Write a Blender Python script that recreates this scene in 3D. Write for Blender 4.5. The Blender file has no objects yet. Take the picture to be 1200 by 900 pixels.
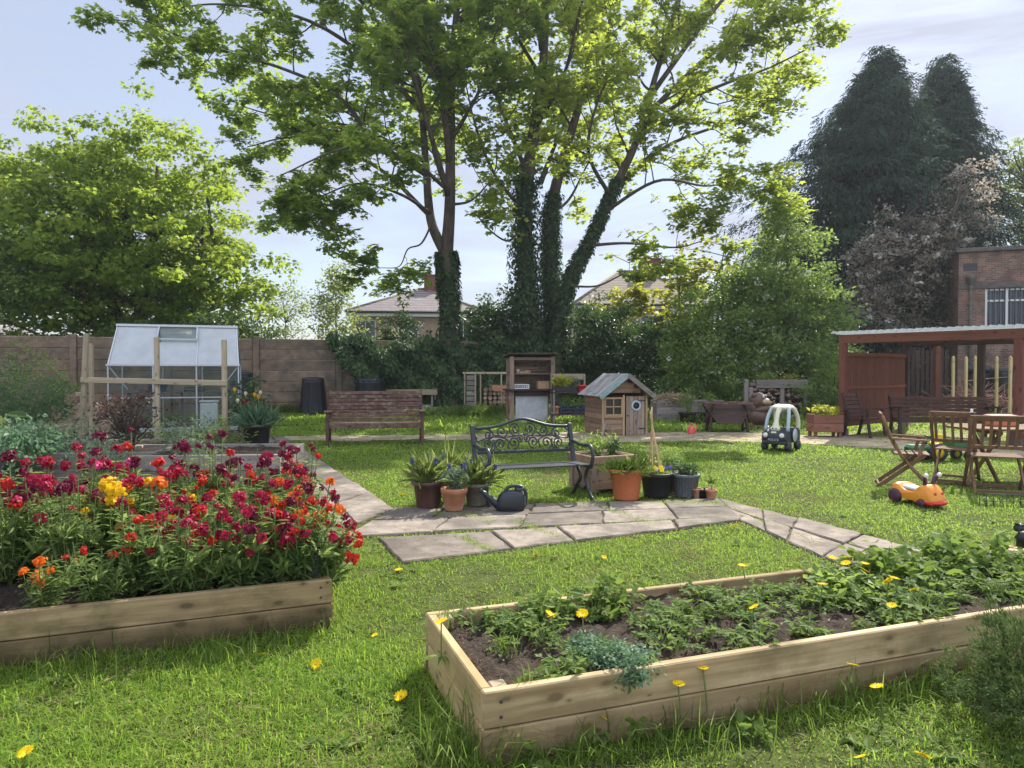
import bpy, math, random
import numpy as np
from mathutils import Vector, Matrix
R = math.radians
scene = bpy.context.scene
COL = scene.collection
rng = np.random.default_rng(11)
random.seed(5)
H, F, HOR = 1.55, 850.0, 433.0          # eye height, focal length and horizon measured on the 1200 px photograph
PITCH = math.atan((450 - HOR) / F)

def ray(px, py):
    x, u = (px - 600) / F, (450 - py) / F
    c, s = math.cos(PITCH), math.sin(PITCH)
    return np.array([x, c + u * s, u * c - s])
def G(px, py, z=0.0):                    # the point of the level z seen there
    d = ray(px, py); t = (z - H) / d[2]
    return np.array([d[0] * t, d[1] * t, z])
def P(px, py, Y):                        # the point at distance Y seen there
    d = ray(px, py); t = Y / d[1]
    return np.array([d[0] * t, Y, H + d[2] * t])
def unit(a):
    a = np.asarray(a, float)
    return a / np.maximum(np.linalg.norm(a, axis=-1, keepdims=True), 1e-9)
def rotz(a):
    c, s = math.cos(a), math.sin(a)
    return np.array([[c, -s, 0], [s, c, 0], [0, 0, 1.0]])
def rotx(a):
    c, s = math.cos(a), math.sin(a)
    return np.array([[1.0, 0, 0], [0, c, -s], [0, s, c]])
def roty(a):
    c, s = math.cos(a), math.sin(a)
    return np.array([[c, 0, s], [0, 1.0, 0], [-s, 0, c]])

BOXF4 = []; BOXF3 = []
class MB:
    def __init__(s):
        s.V = []; s.FL = []; s.FS = []; s.A = []; s.SM = []; s.MI = []; s.n = 0
    def add(s, v, faces, rnd=None, smooth=False, mi=0):
        v = np.asarray(v, float).reshape(-1, 3)
        if rnd is None: rnd = random.random()
        s.V.append(v)
        s.A.append(np.full(len(v), rnd) if np.isscalar(rnd) else np.asarray(rnd, float))
        if isinstance(faces, np.ndarray):
            s.FL.append((faces + s.n).ravel()); s.FS.append(np.full(len(faces), faces.shape[1])); m = len(faces)
        else:
            s.FL.append(np.array([i for f in faces for i in f], int) + s.n); s.FS.append(np.array([len(f) for f in faces])); m = len(faces)
        s.SM.append(np.full(m, smooth)); s.MI.append(np.full(m, mi))
        s.n += len(v)
        return s
    def box(s, c, size, rot=None, bev=0.004, mi=0, rnd=None):
        hx, hy, hz = np.array(size) / 2
        b = min(bev, hx * .6, hy * .6, hz * .6)
        v = []; idx = {}
        for i, sx in enumerate((-1, 1)):
            for j, sy in enumerate((-1, 1)):
                for k, sz in enumerate((-1, 1)):
                    idx[i, j, k] = len(v)
                    v += [(sx * hx, sy * (hy - b), sz * (hz - b)), (sx * (hx - b), sy * hy, sz * (hz - b)), (sx * (hx - b), sy * (hy - b), sz * hz)]
        f = []
        for a in range(3):
            o = [q for q in range(3) if q != a]
            for e in (0, 1):
                def I(p, q):
                    t = [0, 0, 0]; t[a] = e; t[o[0]] = p; t[o[1]] = q
                    return idx[tuple(t)] + a
                q = [I(0, 0), I(1, 0), I(1, 1), I(0, 1)]
                if (e == 1) == (a == 1): q.reverse()
                f.append(q)
        for a in range(3):
            o = [q for q in range(3) if q != a]
            for p in (0, 1):
                for q in (0, 1):
                    t0 = [0, 0, 0]; t0[o[0]] = p; t0[o[1]] = q; t1 = list(t0); t1[a] = 1
                    A, B = idx[tuple(t0)], idx[tuple(t1)]
                    f.append([A + o[0], B + o[0], B + o[1], A + o[1]])
        for k, A in idx.items(): f.append([A, A + 1, A + 2])
        v = np.array(v)
        # make faces face outwards
        for q in f:
            c3 = v[q].mean(0); n = np.cross(v[q[1]] - v[q[0]], v[q[2]] - v[q[0]])
            if np.dot(n, c3) < 0: q.reverse()
        if rot is not None: v = v @ np.asarray(rot).T
        return s.add(v + np.array(c), f, rnd=rnd, mi=mi)
    def bar(s, p0, p1, w, h, up=(0, 0, 1), bev=0.004, mi=0, rnd=None):
        p0, p1 = np.array(p0, float), np.array(p1, float)
        d = p1 - p0; L = np.linalg.norm(d); x = d / L
        up = np.array(up, float)
        if abs(np.dot(up, x)) > .98: up = np.array([0, 1.0, 0])
        y = unit(np.cross(up, x)); z = np.cross(x, y)
        return s.box((p0 + p1) / 2, (L, w, h), np.stack([x, y, z], 1), bev, mi, rnd)
    def tube(s, pts, r, sides=6, smooth=True, mi=0, caps=True, rnd=None):
        pts = np.asarray(pts, float); n = len(pts)
        r = np.full(n, r) if np.isscalar(r) else np.asarray(r, float)
        t = np.gradient(pts, axis=0); t = unit(t)
        a = np.array([0, 0, 1.0]) if abs(t[0][2]) < .9 else np.array([1.0, 0, 0])
        u = unit(np.cross(t[0], a)); U = []
        for i in range(n):
            u = unit(u - t[i] * np.dot(u, t[i])); U.append(u)
        U = np.array(U); W = np.cross(t, U)
        an = np.linspace(0, 2 * np.pi, sides, endpoint=False)
        v = pts[:, None] + r[:, None, None] * (np.cos(an)[None, :, None] * U[:, None] + np.sin(an)[None, :, None] * W[:, None])
        i = np.arange(n - 1)[:, None] * sides; j = np.arange(sides)[None]; k = (j + 1) % sides
        q = np.stack([i + j, i + k, i + sides + k, i + sides + j], -1).reshape(-1, 4)
        if caps:
            fl = q.tolist() + [list(range(sides))[::-1], list(range((n - 1) * sides, n * sides))]
            return s.add(v, fl, rnd=rnd, smooth=smooth, mi=mi)
        return s.add(v, q, rnd=rnd, smooth=smooth, mi=mi)
    def lathe(s, prof, sides=24, c=(0, 0, 0), rot=None, smooth=True, mi=0, wob=None, rnd=None):
        prof = np.asarray(prof, float); n = len(prof)
        an = np.linspace(0, 2 * np.pi, sides, endpoint=False)
        rr = prof[:, 0][:, None] * (np.ones(sides)[None] if wob is None else wob(an)[None])
        v = np.stack([rr * np.cos(an), rr * np.sin(an), np.repeat(prof[:, 1][:, None], sides, 1)], -1).reshape(-1, 3)
        if rot is not None: v = v @ np.asarray(rot).T
        i = np.arange(n - 1)[:, None] * sides; j = np.arange(sides)[None]; k = (j + 1) % sides
        q = np.stack([i + j, i + k, i + sides + k, i + sides + j], -1).reshape(-1, 4)
        return s.add(v + np.array(c), q, smooth=smooth, mi=mi, rnd=rnd)
    def ball(s, c, r, seg=14, rings=9, rot=None, mi=0, fn=None, rnd=None):
        th = np.linspace(0, np.pi, rings + 1); ph = np.linspace(0, 2 * np.pi, seg, endpoint=False)
        v = np.stack([np.sin(th)[:, None] * np.cos(ph), np.sin(th)[:, None] * np.sin(ph), np.repeat(np.cos(th)[:, None], seg, 1)], -1).reshape(-1, 3)
        if fn is not None: v = fn(v)
        v = v * np.array(r if not np.isscalar(r) else (r, r, r))
        if rot is not None: v = v @ np.asarray(rot).T
        i = np.arange(rings)[:, None] * seg; j = np.arange(seg)[None]; k = (j + 1) % seg
        q = np.stack([i + j, i + seg + j, i + seg + k, i + k], -1).reshape(-1, 4)
        return s.add(v + np.array(c), q, smooth=True, mi=mi, rnd=rnd)
    def prism(s, poly, depth, fr=None, o=(0, 0, 0), mi=0, smooth=False, rnd=None):
        # poly in local (x, z), extruded along local y from -depth/2 to depth/2; fr = 3x3 frame
        p = np.asarray(poly, float); n = len(p)
        a = np.stack([p[:, 0], np.full(n, -depth / 2), p[:, 1]], 1); b = a.copy(); b[:, 1] = depth / 2
        v = np.concatenate([a, b])
        if fr is not None: v = v @ np.asarray(fr).T
        f = [list(range(n)), list(range(2 * n - 1, n - 1, -1))] + [[i, i + n, (i + 1) % n + n, (i + 1) % n] for i in range(n)]
        return s.add(v + np.array(o), f, mi=mi, smooth=smooth, rnd=rnd)
    def sheet(s, quad, nx=1, ny=1, mi=0):
        q = np.asarray(quad, float)
        u = np.linspace(0, 1, nx + 1)[None, :, None]; w = np.linspace(0, 1, ny + 1)[:, None, None]
        v = (q[0] * (1 - u) + q[1] * u) * (1 - w) + (q[3] * (1 - u) + q[2] * u) * w
        i = np.arange(ny)[:, None] * (nx + 1) + np.arange(nx)[None]
        f = np.stack([i, i + 1, i + nx + 2, i + nx + 1], -1).reshape(-1, 4)
        return s.add(v.reshape(-1, 3), f, mi=mi)
    def mesh(s, name):
        me = bpy.data.meshes.new(name)
        V = np.concatenate(s.V).astype(np.float32); L = np.concatenate(s.FL).astype(np.int32); S = np.concatenate(s.FS).astype(np.int32)
        me.vertices.add(len(V)); me.vertices.foreach_set('co', V.ravel())
        me.loops.add(len(L)); me.loops.foreach_set('vertex_index', L)
        me.polygons.add(len(S))
        st = np.zeros(len(S), np.int32); st[1:] = np.cumsum(S)[:-1]
        me.polygons.foreach_set('loop_start', st)
        me.polygons.foreach_set('material_index', np.concatenate(s.MI).astype(np.int32))
        me.polygons.foreach_set('use_smooth', np.concatenate(s.SM).astype(bool))
        at = me.attributes.new('rnd', 'FLOAT', 'POINT'); at.data.foreach_set('value', np.concatenate(s.A).astype(np.float32))
        me.update(calc_edges=True); me.validate()
        return me
    def build(s, name, mat, parent=None, loc=(0, 0, 0), rz=0.0):
        me = s.mesh(name)
        for m in (mat if isinstance(mat, (list, tuple)) else [mat]): me.materials.append(m)
        o = bpy.data.objects.new(name, me); COL.objects.link(o)
        o.location = loc; o.rotation_euler = (0, 0, rz)
        if parent is not None: o.parent = parent
        return o

LABELS = {}
def tag(o, label, cat, group=None):
    o['label'] = label; o['category'] = cat
    if group: o['group'] = group
    return o
def thing(name, label, cat, loc=(0, 0, 0), rz=0.0, group=None):
    o = bpy.data.objects.new(name, None); COL.objects.link(o)
    o.empty_display_size = .2
    o.location = loc; o.rotation_euler = (0, 0, rz)
    return tag(o, label, cat, group)
def struct(name, mb, mat, kind='structure', **k):
    o = mb.build(name, mat, **k); o['kind'] = kind
    return o
def copy_tree(o, parent=None):
    c = o.copy(); COL.objects.link(c)
    if parent is not None: c.parent = parent
    for ch in list(o.children): copy_tree(ch, c)
    return c
def dup(root, loc, rz, label=None, group=None, scale=1.0):
    c = copy_tree(root); c.location = loc; c.rotation_euler = (0, 0, rz); c.scale = (scale,) * 3
    if label: c['label'] = label
    if group: c['group'] = group
    return c

# ------------------------------------------------------------------ materials
class NT:
    def __init__(s, name):
        s.m = bpy.data.materials.new(name); s.m.use_nodes = True
        s.t = s.m.node_tree; s.t.nodes.clear()
        s.out = s.n('ShaderNodeOutputMaterial')
    def n(s, typ, **k):
        nd = s.t.nodes.new(typ)
        for a, b in k.items():
            if a.startswith('i_'): nd.inputs[a[2:].replace('_', ' ')].default_value = b
            else: setattr(nd, a, b)
        return nd
    def l(s, a, b): s.t.links.new(a, b)
    def coord(s, kind='Object', scale=(1, 1, 1)):
        c = s.n('ShaderNodeTexCoord'); m = s.n('ShaderNodeMapping'); m.inputs['Scale'].default_value = scale
        s.l(c.outputs[kind], m.inputs['Vector']); return m.outputs['Vector']
    def world(s, scale=(1, 1, 1)):
        c = s.n('ShaderNodeNewGeometry'); m = s.n('ShaderNodeMapping'); m.inputs['Scale'].default_value = scale
        s.l(c.outputs['Position'], m.inputs['Vector']); return m.outputs['Vector']
    def noise(s, vec, scale, detail=4, rough=.6, dist=0):
        t = s.n('ShaderNodeTexNoise'); t.inputs['Scale'].default_value = scale; t.inputs['Detail'].default_value = detail
        t.inputs['Roughness'].default_value = rough; t.inputs['Distortion'].default_value = dist
        s.l(vec, t.inputs['Vector']); return t.outputs['Fac']
    def ramp(s, fac, stops):
        r = s.n('ShaderNodeValToRGB'); e = r.color_ramp.elements
        while len(e) < len(stops): e.new(.5)
        for q, (p, c) in zip(e, stops):
            q.position = p; q.color = (*c, 1) if len(c) == 3 else c
        s.l(fac, r.inputs['Fac']); return r.outputs['Color']
    def mix(s, fac, a, b, mode='MIX'):
        m = s.n('ShaderNodeMix', data_type='RGBA', blend_type=mode)
        for sock, v in ((m.inputs[0], fac), (m.inputs[6], a), (m.inputs[7], b)):
            if hasattr(v, 'is_linked') or isinstance(v, bpy.types.NodeSocket): s.l(v, sock)
            else: sock.default_value = v if not isinstance(v, tuple) or len(v) == 4 else (*v, 1)
        return m.outputs[2]
    def math(s, op, a, b=0.0):
        m = s.n('ShaderNodeMath', operation=op)
        for sock, v in ((m.inputs[0], a), (m.inputs[1], b)):
            if isinstance(v, bpy.types.NodeSocket): s.l(v, sock)
            else: sock.default_value = v
        return m.outputs[0]
    def attr(s, name='rnd'):
        a = s.n('ShaderNodeAttribute', attribute_name=name); return a.outputs['Fac']
    def bump(s, h, strength=.3, dist=.01):
        b = s.n('ShaderNodeBump'); b.inputs['Strength'].default_value = strength; b.inputs['Distance'].default_value = dist
        s.l(h, b.inputs['Height']); return b.outputs['Normal']
    def principled(s, col, rough=.7, metal=0, normal=None, spec=.5, **k):
        p = s.n('ShaderNodeBsdfPrincipled')
        for name, v in (('Base Color', col), ('Roughness', rough), ('Metallic', metal), ('Specular IOR Level', spec)):
            if isinstance(v, bpy.types.NodeSocket): s.l(v, p.inputs[name])
            else: p.inputs[name].default_value = (*v, 1) if isinstance(v, tuple) and len(v) == 3 else v
        if normal is not None: s.l(normal, p.inputs['Normal'])
        for a, b in k.items(): p.inputs[a.replace('_', ' ')].default_value = b
        return p.outputs[0]
    def end(s, sh):
        s.l(sh, s.out.inputs['Surface']); return s.m

def surf(name, c1, c2, scale=8, stretch=(1, 1, 1), rough=.75, bump=.25, bd=.006, metal=0, island=.35, dirt=None, ds=2.5, space='Object', spec=.4, detail=5, lo=.35, hi=.68, pores=True):
    """two-tone weathered surface: stretched noise, tone of each piece, optional dirt patches"""
    t = NT(name); v = t.coord(space, stretch)
    if island:
        a = t.attr(); off = t.n('ShaderNodeVectorMath', operation='ADD'); t.l(v, off.inputs[0])
        sc = t.math('MULTIPLY', a, 37.0); cb = t.n('ShaderNodeCombineXYZ')
        for q in range(3): t.l(sc, cb.inputs[q])
        t.l(cb.outputs[0], off.inputs[1]); v = off.outputs[0]
    n1 = t.noise(v, scale, detail, .62)
    col = t.ramp(n1, [(lo, c1), (hi, c2)])
    if island:
        k = t.math('ADD', t.math('MULTIPLY', a, island * 2), 1 - island)
        cc = t.n('ShaderNodeCombineXYZ')
        for q in range(3): t.l(k, cc.inputs[q])
        col = t.mix(1.0, col, cc.outputs[0], 'MULTIPLY')
    if dirt is not None:
        n2 = t.noise(t.world(), ds, 5, .65)
        f = t.ramp(n2, [(.5, (0, 0, 0)), (.68, (.85, .85, .85))])
        col = t.mix(f, col, dirt)
    nb = t.noise(v, scale * 2.6, 4, .65)
    nor = t.bump(nb, bump, bd) if bump else None
    return t.end(t.principled(col, rough, metal, nor, spec))

def woodm(name, c1, c2, axis='x', dirt=None, island=.25, rough=.8, knots=True, ds=2.5, bump=.35, scale=14., damp=0):
    """grain runs along the given local axis"""
    st = {'x': (.06, 1, 1), 'y': (1, .06, 1), 'z': (1, 1, .06)}[axis]
    t = NT(name); base = t.coord('Object'); a = t.attr()
    off = t.n('ShaderNodeVectorMath', operation='ADD'); t.l(base, off.inputs[0])
    cb = t.n('ShaderNodeCombineXYZ')
    for q in range(3): t.l(t.math('MULTIPLY', a, 23.0 + q * 7), cb.inputs[q])
    t.l(cb.outputs[0], off.inputs[1])
    mp = t.n('ShaderNodeMapping'); mp.inputs['Scale'].default_value = st; t.l(off.outputs[0], mp.inputs['Vector'])
    g = t.noise(mp.outputs[0], scale, 6, .7, .6)
    g2 = t.noise(mp.outputs[0], scale * 4.5, 3, .6)
    fac = t.math('ADD', t.math('MULTIPLY', g, .7), t.math('MULTIPLY', g2, .3))
    col = t.ramp(fac, [(.34, c1), (.66, c2)])
    if knots:
        vo = t.n('ShaderNodeTexVoronoi', voronoi_dimensions='2D'); vo.inputs['Scale'].default_value = 1.0
        s3 = t.n('ShaderNodeSeparateXYZ'); t.l(off.outputs[0], s3.inputs[0]); c3 = t.n('ShaderNodeCombineXYZ'); X_, Y_, Z_ = s3.outputs
        along, across = {'x': (X_, t.math('ADD', Z_, t.math('MULTIPLY', Y_, .3))), 'y': (Y_, t.math('ADD', Z_, t.math('MULTIPLY', X_, .3))), 'z': (Z_, t.math('ADD', X_, Y_))}[axis]
        t.l(t.math('MULTIPLY', along, 2.6), c3.inputs[0]); t.l(t.math('MULTIPLY', across, 5.5), c3.inputs[1]); t.l(c3.outputs[0], vo.inputs['Vector'])
        sc3 = t.n('ShaderNodeSeparateColor'); t.l(vo.outputs['Color'], sc3.inputs[0])
        kd = t.math('DIVIDE', vo.outputs['Distance'], t.math('ADD', sc3.outputs[0], .25))
        kf = t.ramp(kd, [(.06, (.85, .85, .85)), (.10, (.35, .35, .35)), (.22, (0, 0, 0))])
        col = t.mix(kf, col, tuple(.45 * q for q in c1))
    k = t.math('ADD', t.math('MULTIPLY', a, island * 2), 1 - island); cc = t.n('ShaderNodeCombineXYZ')
    for q in range(3): t.l(k, cc.inputs[q])
    col = t.mix(1.0, col, cc.outputs[0], 'MULTIPLY')
    if dirt is not None:
        n2 = t.noise(t.world((1, 1, 1.6)), ds, 5, .65)
        f = t.ramp(n2, [(.48, (0, 0, 0)), (.7, (.9, .9, .9))]); col = t.mix(f, col, dirt)
    if damp:
        sp = t.n('ShaderNodeSeparateXYZ'); t.l(base, sp.inputs[0])
        h = t.math('ADD', sp.outputs[2], t.math('MULTIPLY', t.noise(t.world((1, 1, .5)), 5, 4, .7), .16))
        f = t.ramp(h, [(damp, (.85, .85, .85)), (damp + .12, (0, 0, 0))]); col = t.mix(f, col, tuple(.28 * q for q in c1))
        g3 = t.noise(mp.outputs[0], scale * .35, 3, .6); col = t.mix(t.ramp(g3, [(.52, (0, 0, 0)), (.6, (.5, .5, .5))]), col, tuple(.62 * q for q in c1))
    return t.end(t.principled(col, rough, 0, t.bump(fac, bump, .006), .3))

def leafm(name, stops, trans=(.3, .5, .05), tf=.4, rough=.5, spec=.35, wv=.0):
    """leaf: colour by the leaf's own number, some light passes through"""
    t = NT(name); a = t.attr()
    if wv:
        n = t.noise(t.world(), wv, 3, .6); a = t.math('ADD', t.math('MULTIPLY', a, .55), t.math('MULTIPLY', n, .5))
    n = len(stops); col = t.ramp(a, [(i / max(1, n - 1), c) for i, c in enumerate(stops)])
    p = t.principled(col, rough, 0, None, spec)
    tr = t.n('ShaderNodeBsdfTranslucent'); tc = t.mix(.6, col, trans); t.l(tc, tr.inputs['Color'])
    mx = t.n('ShaderNodeMixShader'); mx.inputs[0].default_value = tf
    t.l(p, mx.inputs[1]); t.l(tr.outputs[0], mx.inputs[2])
    return t.end(mx.outputs[0])

def plain(name, col, rough=.5, metal=0, bump=.05, var=.12, scale=30, spec=.5, space='Object'):
    return surf(name, tuple(c * (1 - var) for c in col), tuple(min(1, c * (1 + var)) for c in col), scale, rough=rough, metal=metal, bump=bump, bd=.003, island=0, spec=spec, space=space)

# ------------------------------------------------------------------ foliage
LEAF = {
    'kite': ([(0, 0, 0), (.5, .3, .08), (1, 0, -.05), (.5, -.3, .08)], [(0, 1, 2), (0, 2, 3)]),
    'oval': ([(0, 0, 0), (.25, .2, .04), (.6, .24, .04), (1, 0, -.08), (.6, -.24, .04), (.25, -.2, .04)], [(0, 1, 2, 3), (0, 3, 4, 5)]),
    'maple': ([(0, 0, 0), (.1, .4, 0), (.36, .3, .02), (.62, .56, -.04), (.66, .2, .02), (1.05, 0, -.06), (.66, -.2, .02), (.62, -.56, -.04), (.36, -.3, .02), (.1, -.4, 0)], [tuple(range(10))]),
    'lance': ([(0, 0, 0), (.35, .1, .02), (.7, .08, 0), (1, 0, -.12), (.7, -.08, 0), (.35, -.1, .02)], [(0, 1, 2, 3, 4, 5)]),
    'reed': ([(0, 0, 0), (.3, .016, .0), (.65, .015, -.02), (1, 0, -.22), (.65, -.015, -.02), (.3, -.016, .0)], [(0, 1, 2, 3, 4, 5)]),
    'strap': ([(0, 0, 0), (.3, .035, .0), (.65, .03, 0), (1, 0, -.18), (.65, -.03, 0), (.3, -.035, .0)], [(0, 1, 2, 3, 4, 5)]),
    'spray': ([(0, 0, 0), (.4, .16, 0), (.55, .05, 0), (.8, .13, -.1), (1.15, 0, -.3), (.8, -.13, -.1), (.55, -.05, 0), (.4, -.16, 0)], [(0, 1, 2, 6, 7), (2, 3, 4, 5, 6)]),
    'petal': ([(0, 0, 0), (.55, .42, .12), (1, .22, .02), (1, -.22, .02), (.55, -.42, .12)], [(0, 1, 2, 3, 4)]),
}
def leaves(mb, pos, nor, tan, size, shape='kite', rnd=None, mi=0):
    n = len(pos)
    if n == 0: return
    nor = unit(nor); tan = unit(tan - nor * np.sum(tan * nor, 1, keepdims=True)); bit = np.cross(nor, tan)
    T, Fs = LEAF[shape]; T = np.array(T); k = len(T)
    size = np.broadcast_to(np.asarray(size, float), (n,))
    v = pos[:, None] + size[:, None, None] * (T[None, :, 0, None] * tan[:, None] + T[None, :, 1, None] * bit[:, None] + T[None, :, 2, None] * nor[:, None])
    if rnd is None: rnd = rng.random(n)
    base = np.arange(n)[:, None] * k
    L = len(Fs[0])
    first = True
    for f in Fs:
        fa = base + np.array(f)[None]
        if first: mb.add(v.reshape(-1, 3), fa, rnd=np.repeat(rnd, k), mi=mi); first = False; n0 = len(v) * k
        else:
            mb.FL.append((fa + mb.n - n0).ravel()); mb.FS.append(np.full(n, len(f))); mb.SM.append(np.full(n, False)); mb.MI.append(np.full(n, mi))
def rvec(n): return unit(rng.normal(size=(n, 3)))
def clumps(mb, cen, rad, n, size, shape='kite', up=.6, out=.5, flat=.6, shell=.45, sv=.3, rnd_c=.5, mi=0, droop=0.0):
    """n leaves round each centre; leaves of a clump share a tone"""
    cen = np.asarray(cen, float); m = len(cen)
    if m == 0: return
    rad = np.broadcast_to(np.asarray(rad, float), (m,))
    idx = np.repeat(np.arange(m), n)
    d = rvec(len(idx)); r = rad[idx] * rng.random(len(idx)) ** shell
    pos = cen[idx] + d * r[:, None] * np.array([1, 1, flat])
    nor = rvec(len(idx)) * (1 - up) + np.array([0, 0, up]) + d * out * .5
    tan = d * np.array([1, 1, .4]) + rvec(len(idx)) * .7 + np.array([0, 0, -droop])
    tone = rng.random(m)
    rn = np.clip(tone[idx] * rnd_c + rng.random(len(idx)) * (1 - rnd_c), 0, 1)
    leaves(mb, pos, nor, tan, size * (1 + sv * rng.normal(size=len(idx)).clip(-1.5, 1.5)), shape, rn, mi)
def spline(pts, n):
    pts = np.asarray(pts, float)
    t = np.linspace(0, len(pts) - 1, n); o = []
    p = np.vstack([2 * pts[0] - pts[1], pts, 2 * pts[-1] - pts[-2]])
    for q in t:
        i = min(int(q), len(pts) - 2); u = q - i; a, b, c, d = p[i], p[i + 1], p[i + 2], p[i + 3]
        o.append(.5 * ((2 * b) + (-a + c) * u + (2 * a - 5 * b + 4 * c - d) * u * u + (-a + 3 * b - 3 * c + d) * u ** 3))
    return np.array(o)
def in_poly(x, y, poly):
    poly = np.asarray(poly)[:, :2]; c = np.zeros(len(x), bool); n = len(poly)
    for i in range(n):
        x0, y0 = poly[i]; x1, y1 = poly[(i + 1) % n]
        with np.errstate(divide='ignore', invalid='ignore'):
            c ^= ((y0 > y) != (y1 > y)) & (x < (x1 - x0) * (y - y0) / (y1 - y0 + 1e-12) + x0)
    return c
# ------------------------------------------------------------------ camera, light, sky
cam = bpy.data.cameras.new('camera'); camo = bpy.data.objects.new('camera', cam); COL.objects.link(camo)
cam.sensor_width = 36; cam.lens = 36 * F / 1200; cam.clip_end = 2000; cam.clip_start = .05
camo.location = (0, 0, H); camo.rotation_euler = (math.pi / 2 - PITCH, 0, 0); scene.camera = camo
SUN_AZ, SUN_EL = 31, 43                  # right of straight ahead, above the horizon
sd = bpy.data.lights.new('sun', 'SUN'); sd.energy = 4.3; sd.angle = R(.53); sd.color = (1, .95, .86)
so = bpy.data.objects.new('sun', sd); COL.objects.link(so)
sv = Vector((math.sin(R(SUN_AZ)) * math.cos(R(SUN_EL)), math.cos(R(SUN_AZ)) * math.cos(R(SUN_EL)), math.sin(R(SUN_EL))))
so.rotation_euler = sv.to_track_quat('Z', 'Y').to_euler(); so.location = (8, 20, 30)
w = bpy.data.worlds.new('World'); scene.world = w; w.use_nodes = True
wt = w.node_tree; wt.nodes.clear()
wo = wt.nodes.new('ShaderNodeOutputWorld'); bg = wt.nodes.new('ShaderNodeBackground'); sky = wt.nodes.new('ShaderNodeTexSky')
sky.sky_type = 'NISHITA'; sky.sun_disc = False; sky.sun_elevation = R(SUN_EL); sky.sun_rotation = R(SUN_AZ)
sky.air_density = 1.0; sky.dust_density = .7; sky.ozone_density = 1.5; sky.altitude = 50
# thin high cloud: by direction only
tc = wt.nodes.new('ShaderNodeTexCoord'); mp = wt.nodes.new('ShaderNodeMapping'); mp.inputs['Scale'].default_value = (1.2, 1.2, 4.5); mp.inputs['Rotation'].default_value = (0, .25, .4)
nz = wt.nodes.new('ShaderNodeTexNoise'); nz.inputs['Scale'].default_value = 2.2; nz.inputs['Detail'].default_value = 7; nz.inputs['Roughness'].default_value = .58; nz.inputs['Distortion'].default_value = .5
rp = wt.nodes.new('ShaderNodeValToRGB'); rp.color_ramp.elements[0].position = .44; rp.color_ramp.elements[0].color = (.62, .62, .62, 1); rp.color_ramp.elements[1].position = .62; rp.color_ramp.elements[1].color = (.97, .97, .97, 1)
mx = wt.nodes.new('ShaderNodeMix'); mx.data_type = 'RGBA'
dp = wt.nodes.new('ShaderNodeVectorMath'); dp.operation = 'DOT_PRODUCT'; dp.inputs[1].default_value = (0, -.6, .8)      # added fill: sky veil brightened overhead and behind the camera, out of view
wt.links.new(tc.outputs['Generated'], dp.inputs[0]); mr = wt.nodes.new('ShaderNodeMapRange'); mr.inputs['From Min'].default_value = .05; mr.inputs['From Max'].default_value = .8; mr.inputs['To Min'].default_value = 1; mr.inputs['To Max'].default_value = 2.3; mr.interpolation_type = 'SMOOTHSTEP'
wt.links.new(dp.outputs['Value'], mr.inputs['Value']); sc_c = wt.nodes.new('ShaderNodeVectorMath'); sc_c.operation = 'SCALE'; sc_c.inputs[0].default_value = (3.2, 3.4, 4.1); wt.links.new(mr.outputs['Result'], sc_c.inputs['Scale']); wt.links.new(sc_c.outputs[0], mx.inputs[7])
wt.links.new(tc.outputs['Generated'], mp.inputs['Vector']); wt.links.new(mp.outputs['Vector'], nz.inputs['Vector']); wt.links.new(nz.outputs['Fac'], rp.inputs['Fac'])
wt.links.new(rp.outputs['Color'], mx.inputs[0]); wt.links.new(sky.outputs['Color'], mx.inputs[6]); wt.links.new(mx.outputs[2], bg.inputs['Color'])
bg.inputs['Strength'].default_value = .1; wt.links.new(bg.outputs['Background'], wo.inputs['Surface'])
vs = scene.view_settings; vs.view_transform = 'Standard'; vs.look = 'None'; vs.gamma = 1; vs.exposure = 1.0; vs.use_curve_mapping = False
cy = scene.cycles
cy.use_denoising = True; cy.max_bounces = 6; cy.diffuse_bounces = 4; cy.transmission_bounces = 5; cy.glossy_bounces = 2; cy.transparent_max_bounces = 6; cy.caustics_reflective = False; cy.caustics_refractive = False
cy.sample_clamp_indirect = 6

# ------------------------------------------------------------------ materials
M = {}
M['bed_wood'] = woodm('new softwood', (.29, .19, .085), (.60, .455, .26), 'x', dirt=(.20, .155, .07), ds=1.9, island=.12, damp=.10)
M['old_bed_wood'] = woodm('stained softwood', (.20, .135, .06), (.43, .31, .165), 'x', dirt=(.10, .09, .032), ds=2.4, island=.15, damp=.14)
M['post_wood'] = woodm('weathered post', (.30, .24, .15), (.46, .38, .25), 'z', island=.2)
M['rail_wood'] = woodm('weathered rail', (.30, .24, .15), (.46, .38, .25), 'x', island=.2)
M['grey_wood'] = woodm('grey timber', (.17, .15, .125), (.33, .29, .25), 'x', island=.2)
M['grey_wood_z'] = woodm('grey timber upright', (.17, .15, .125), (.33, .29, .25), 'z', island=.2)
M['bench_wood'] = woodm('flaking brown paint', (.06, .028, .021), (.15, .08, .057), 'x', dirt=(.28, .215, .155), ds=9, island=.2)
M['bench_wood_y'] = woodm('brown paint', (.085, .04, .03), (.17, .09, .065), 'z', island=.15)
M['teak_x'] = woodm('teak', (.13, .07, .036), (.26, .155, .085), 'x', island=.25)
M['teak_z'] = woodm('teak upright', (.13, .07, .036), (.25, .145, .08), 'z', island=.25)
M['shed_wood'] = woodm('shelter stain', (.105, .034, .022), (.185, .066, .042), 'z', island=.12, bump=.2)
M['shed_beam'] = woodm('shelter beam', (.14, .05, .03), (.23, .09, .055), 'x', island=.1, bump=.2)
M['dark_wood'] = woodm('dark stain', (.035, .022, .018), (.085, .055, .042), 'x', island=.2)
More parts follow.
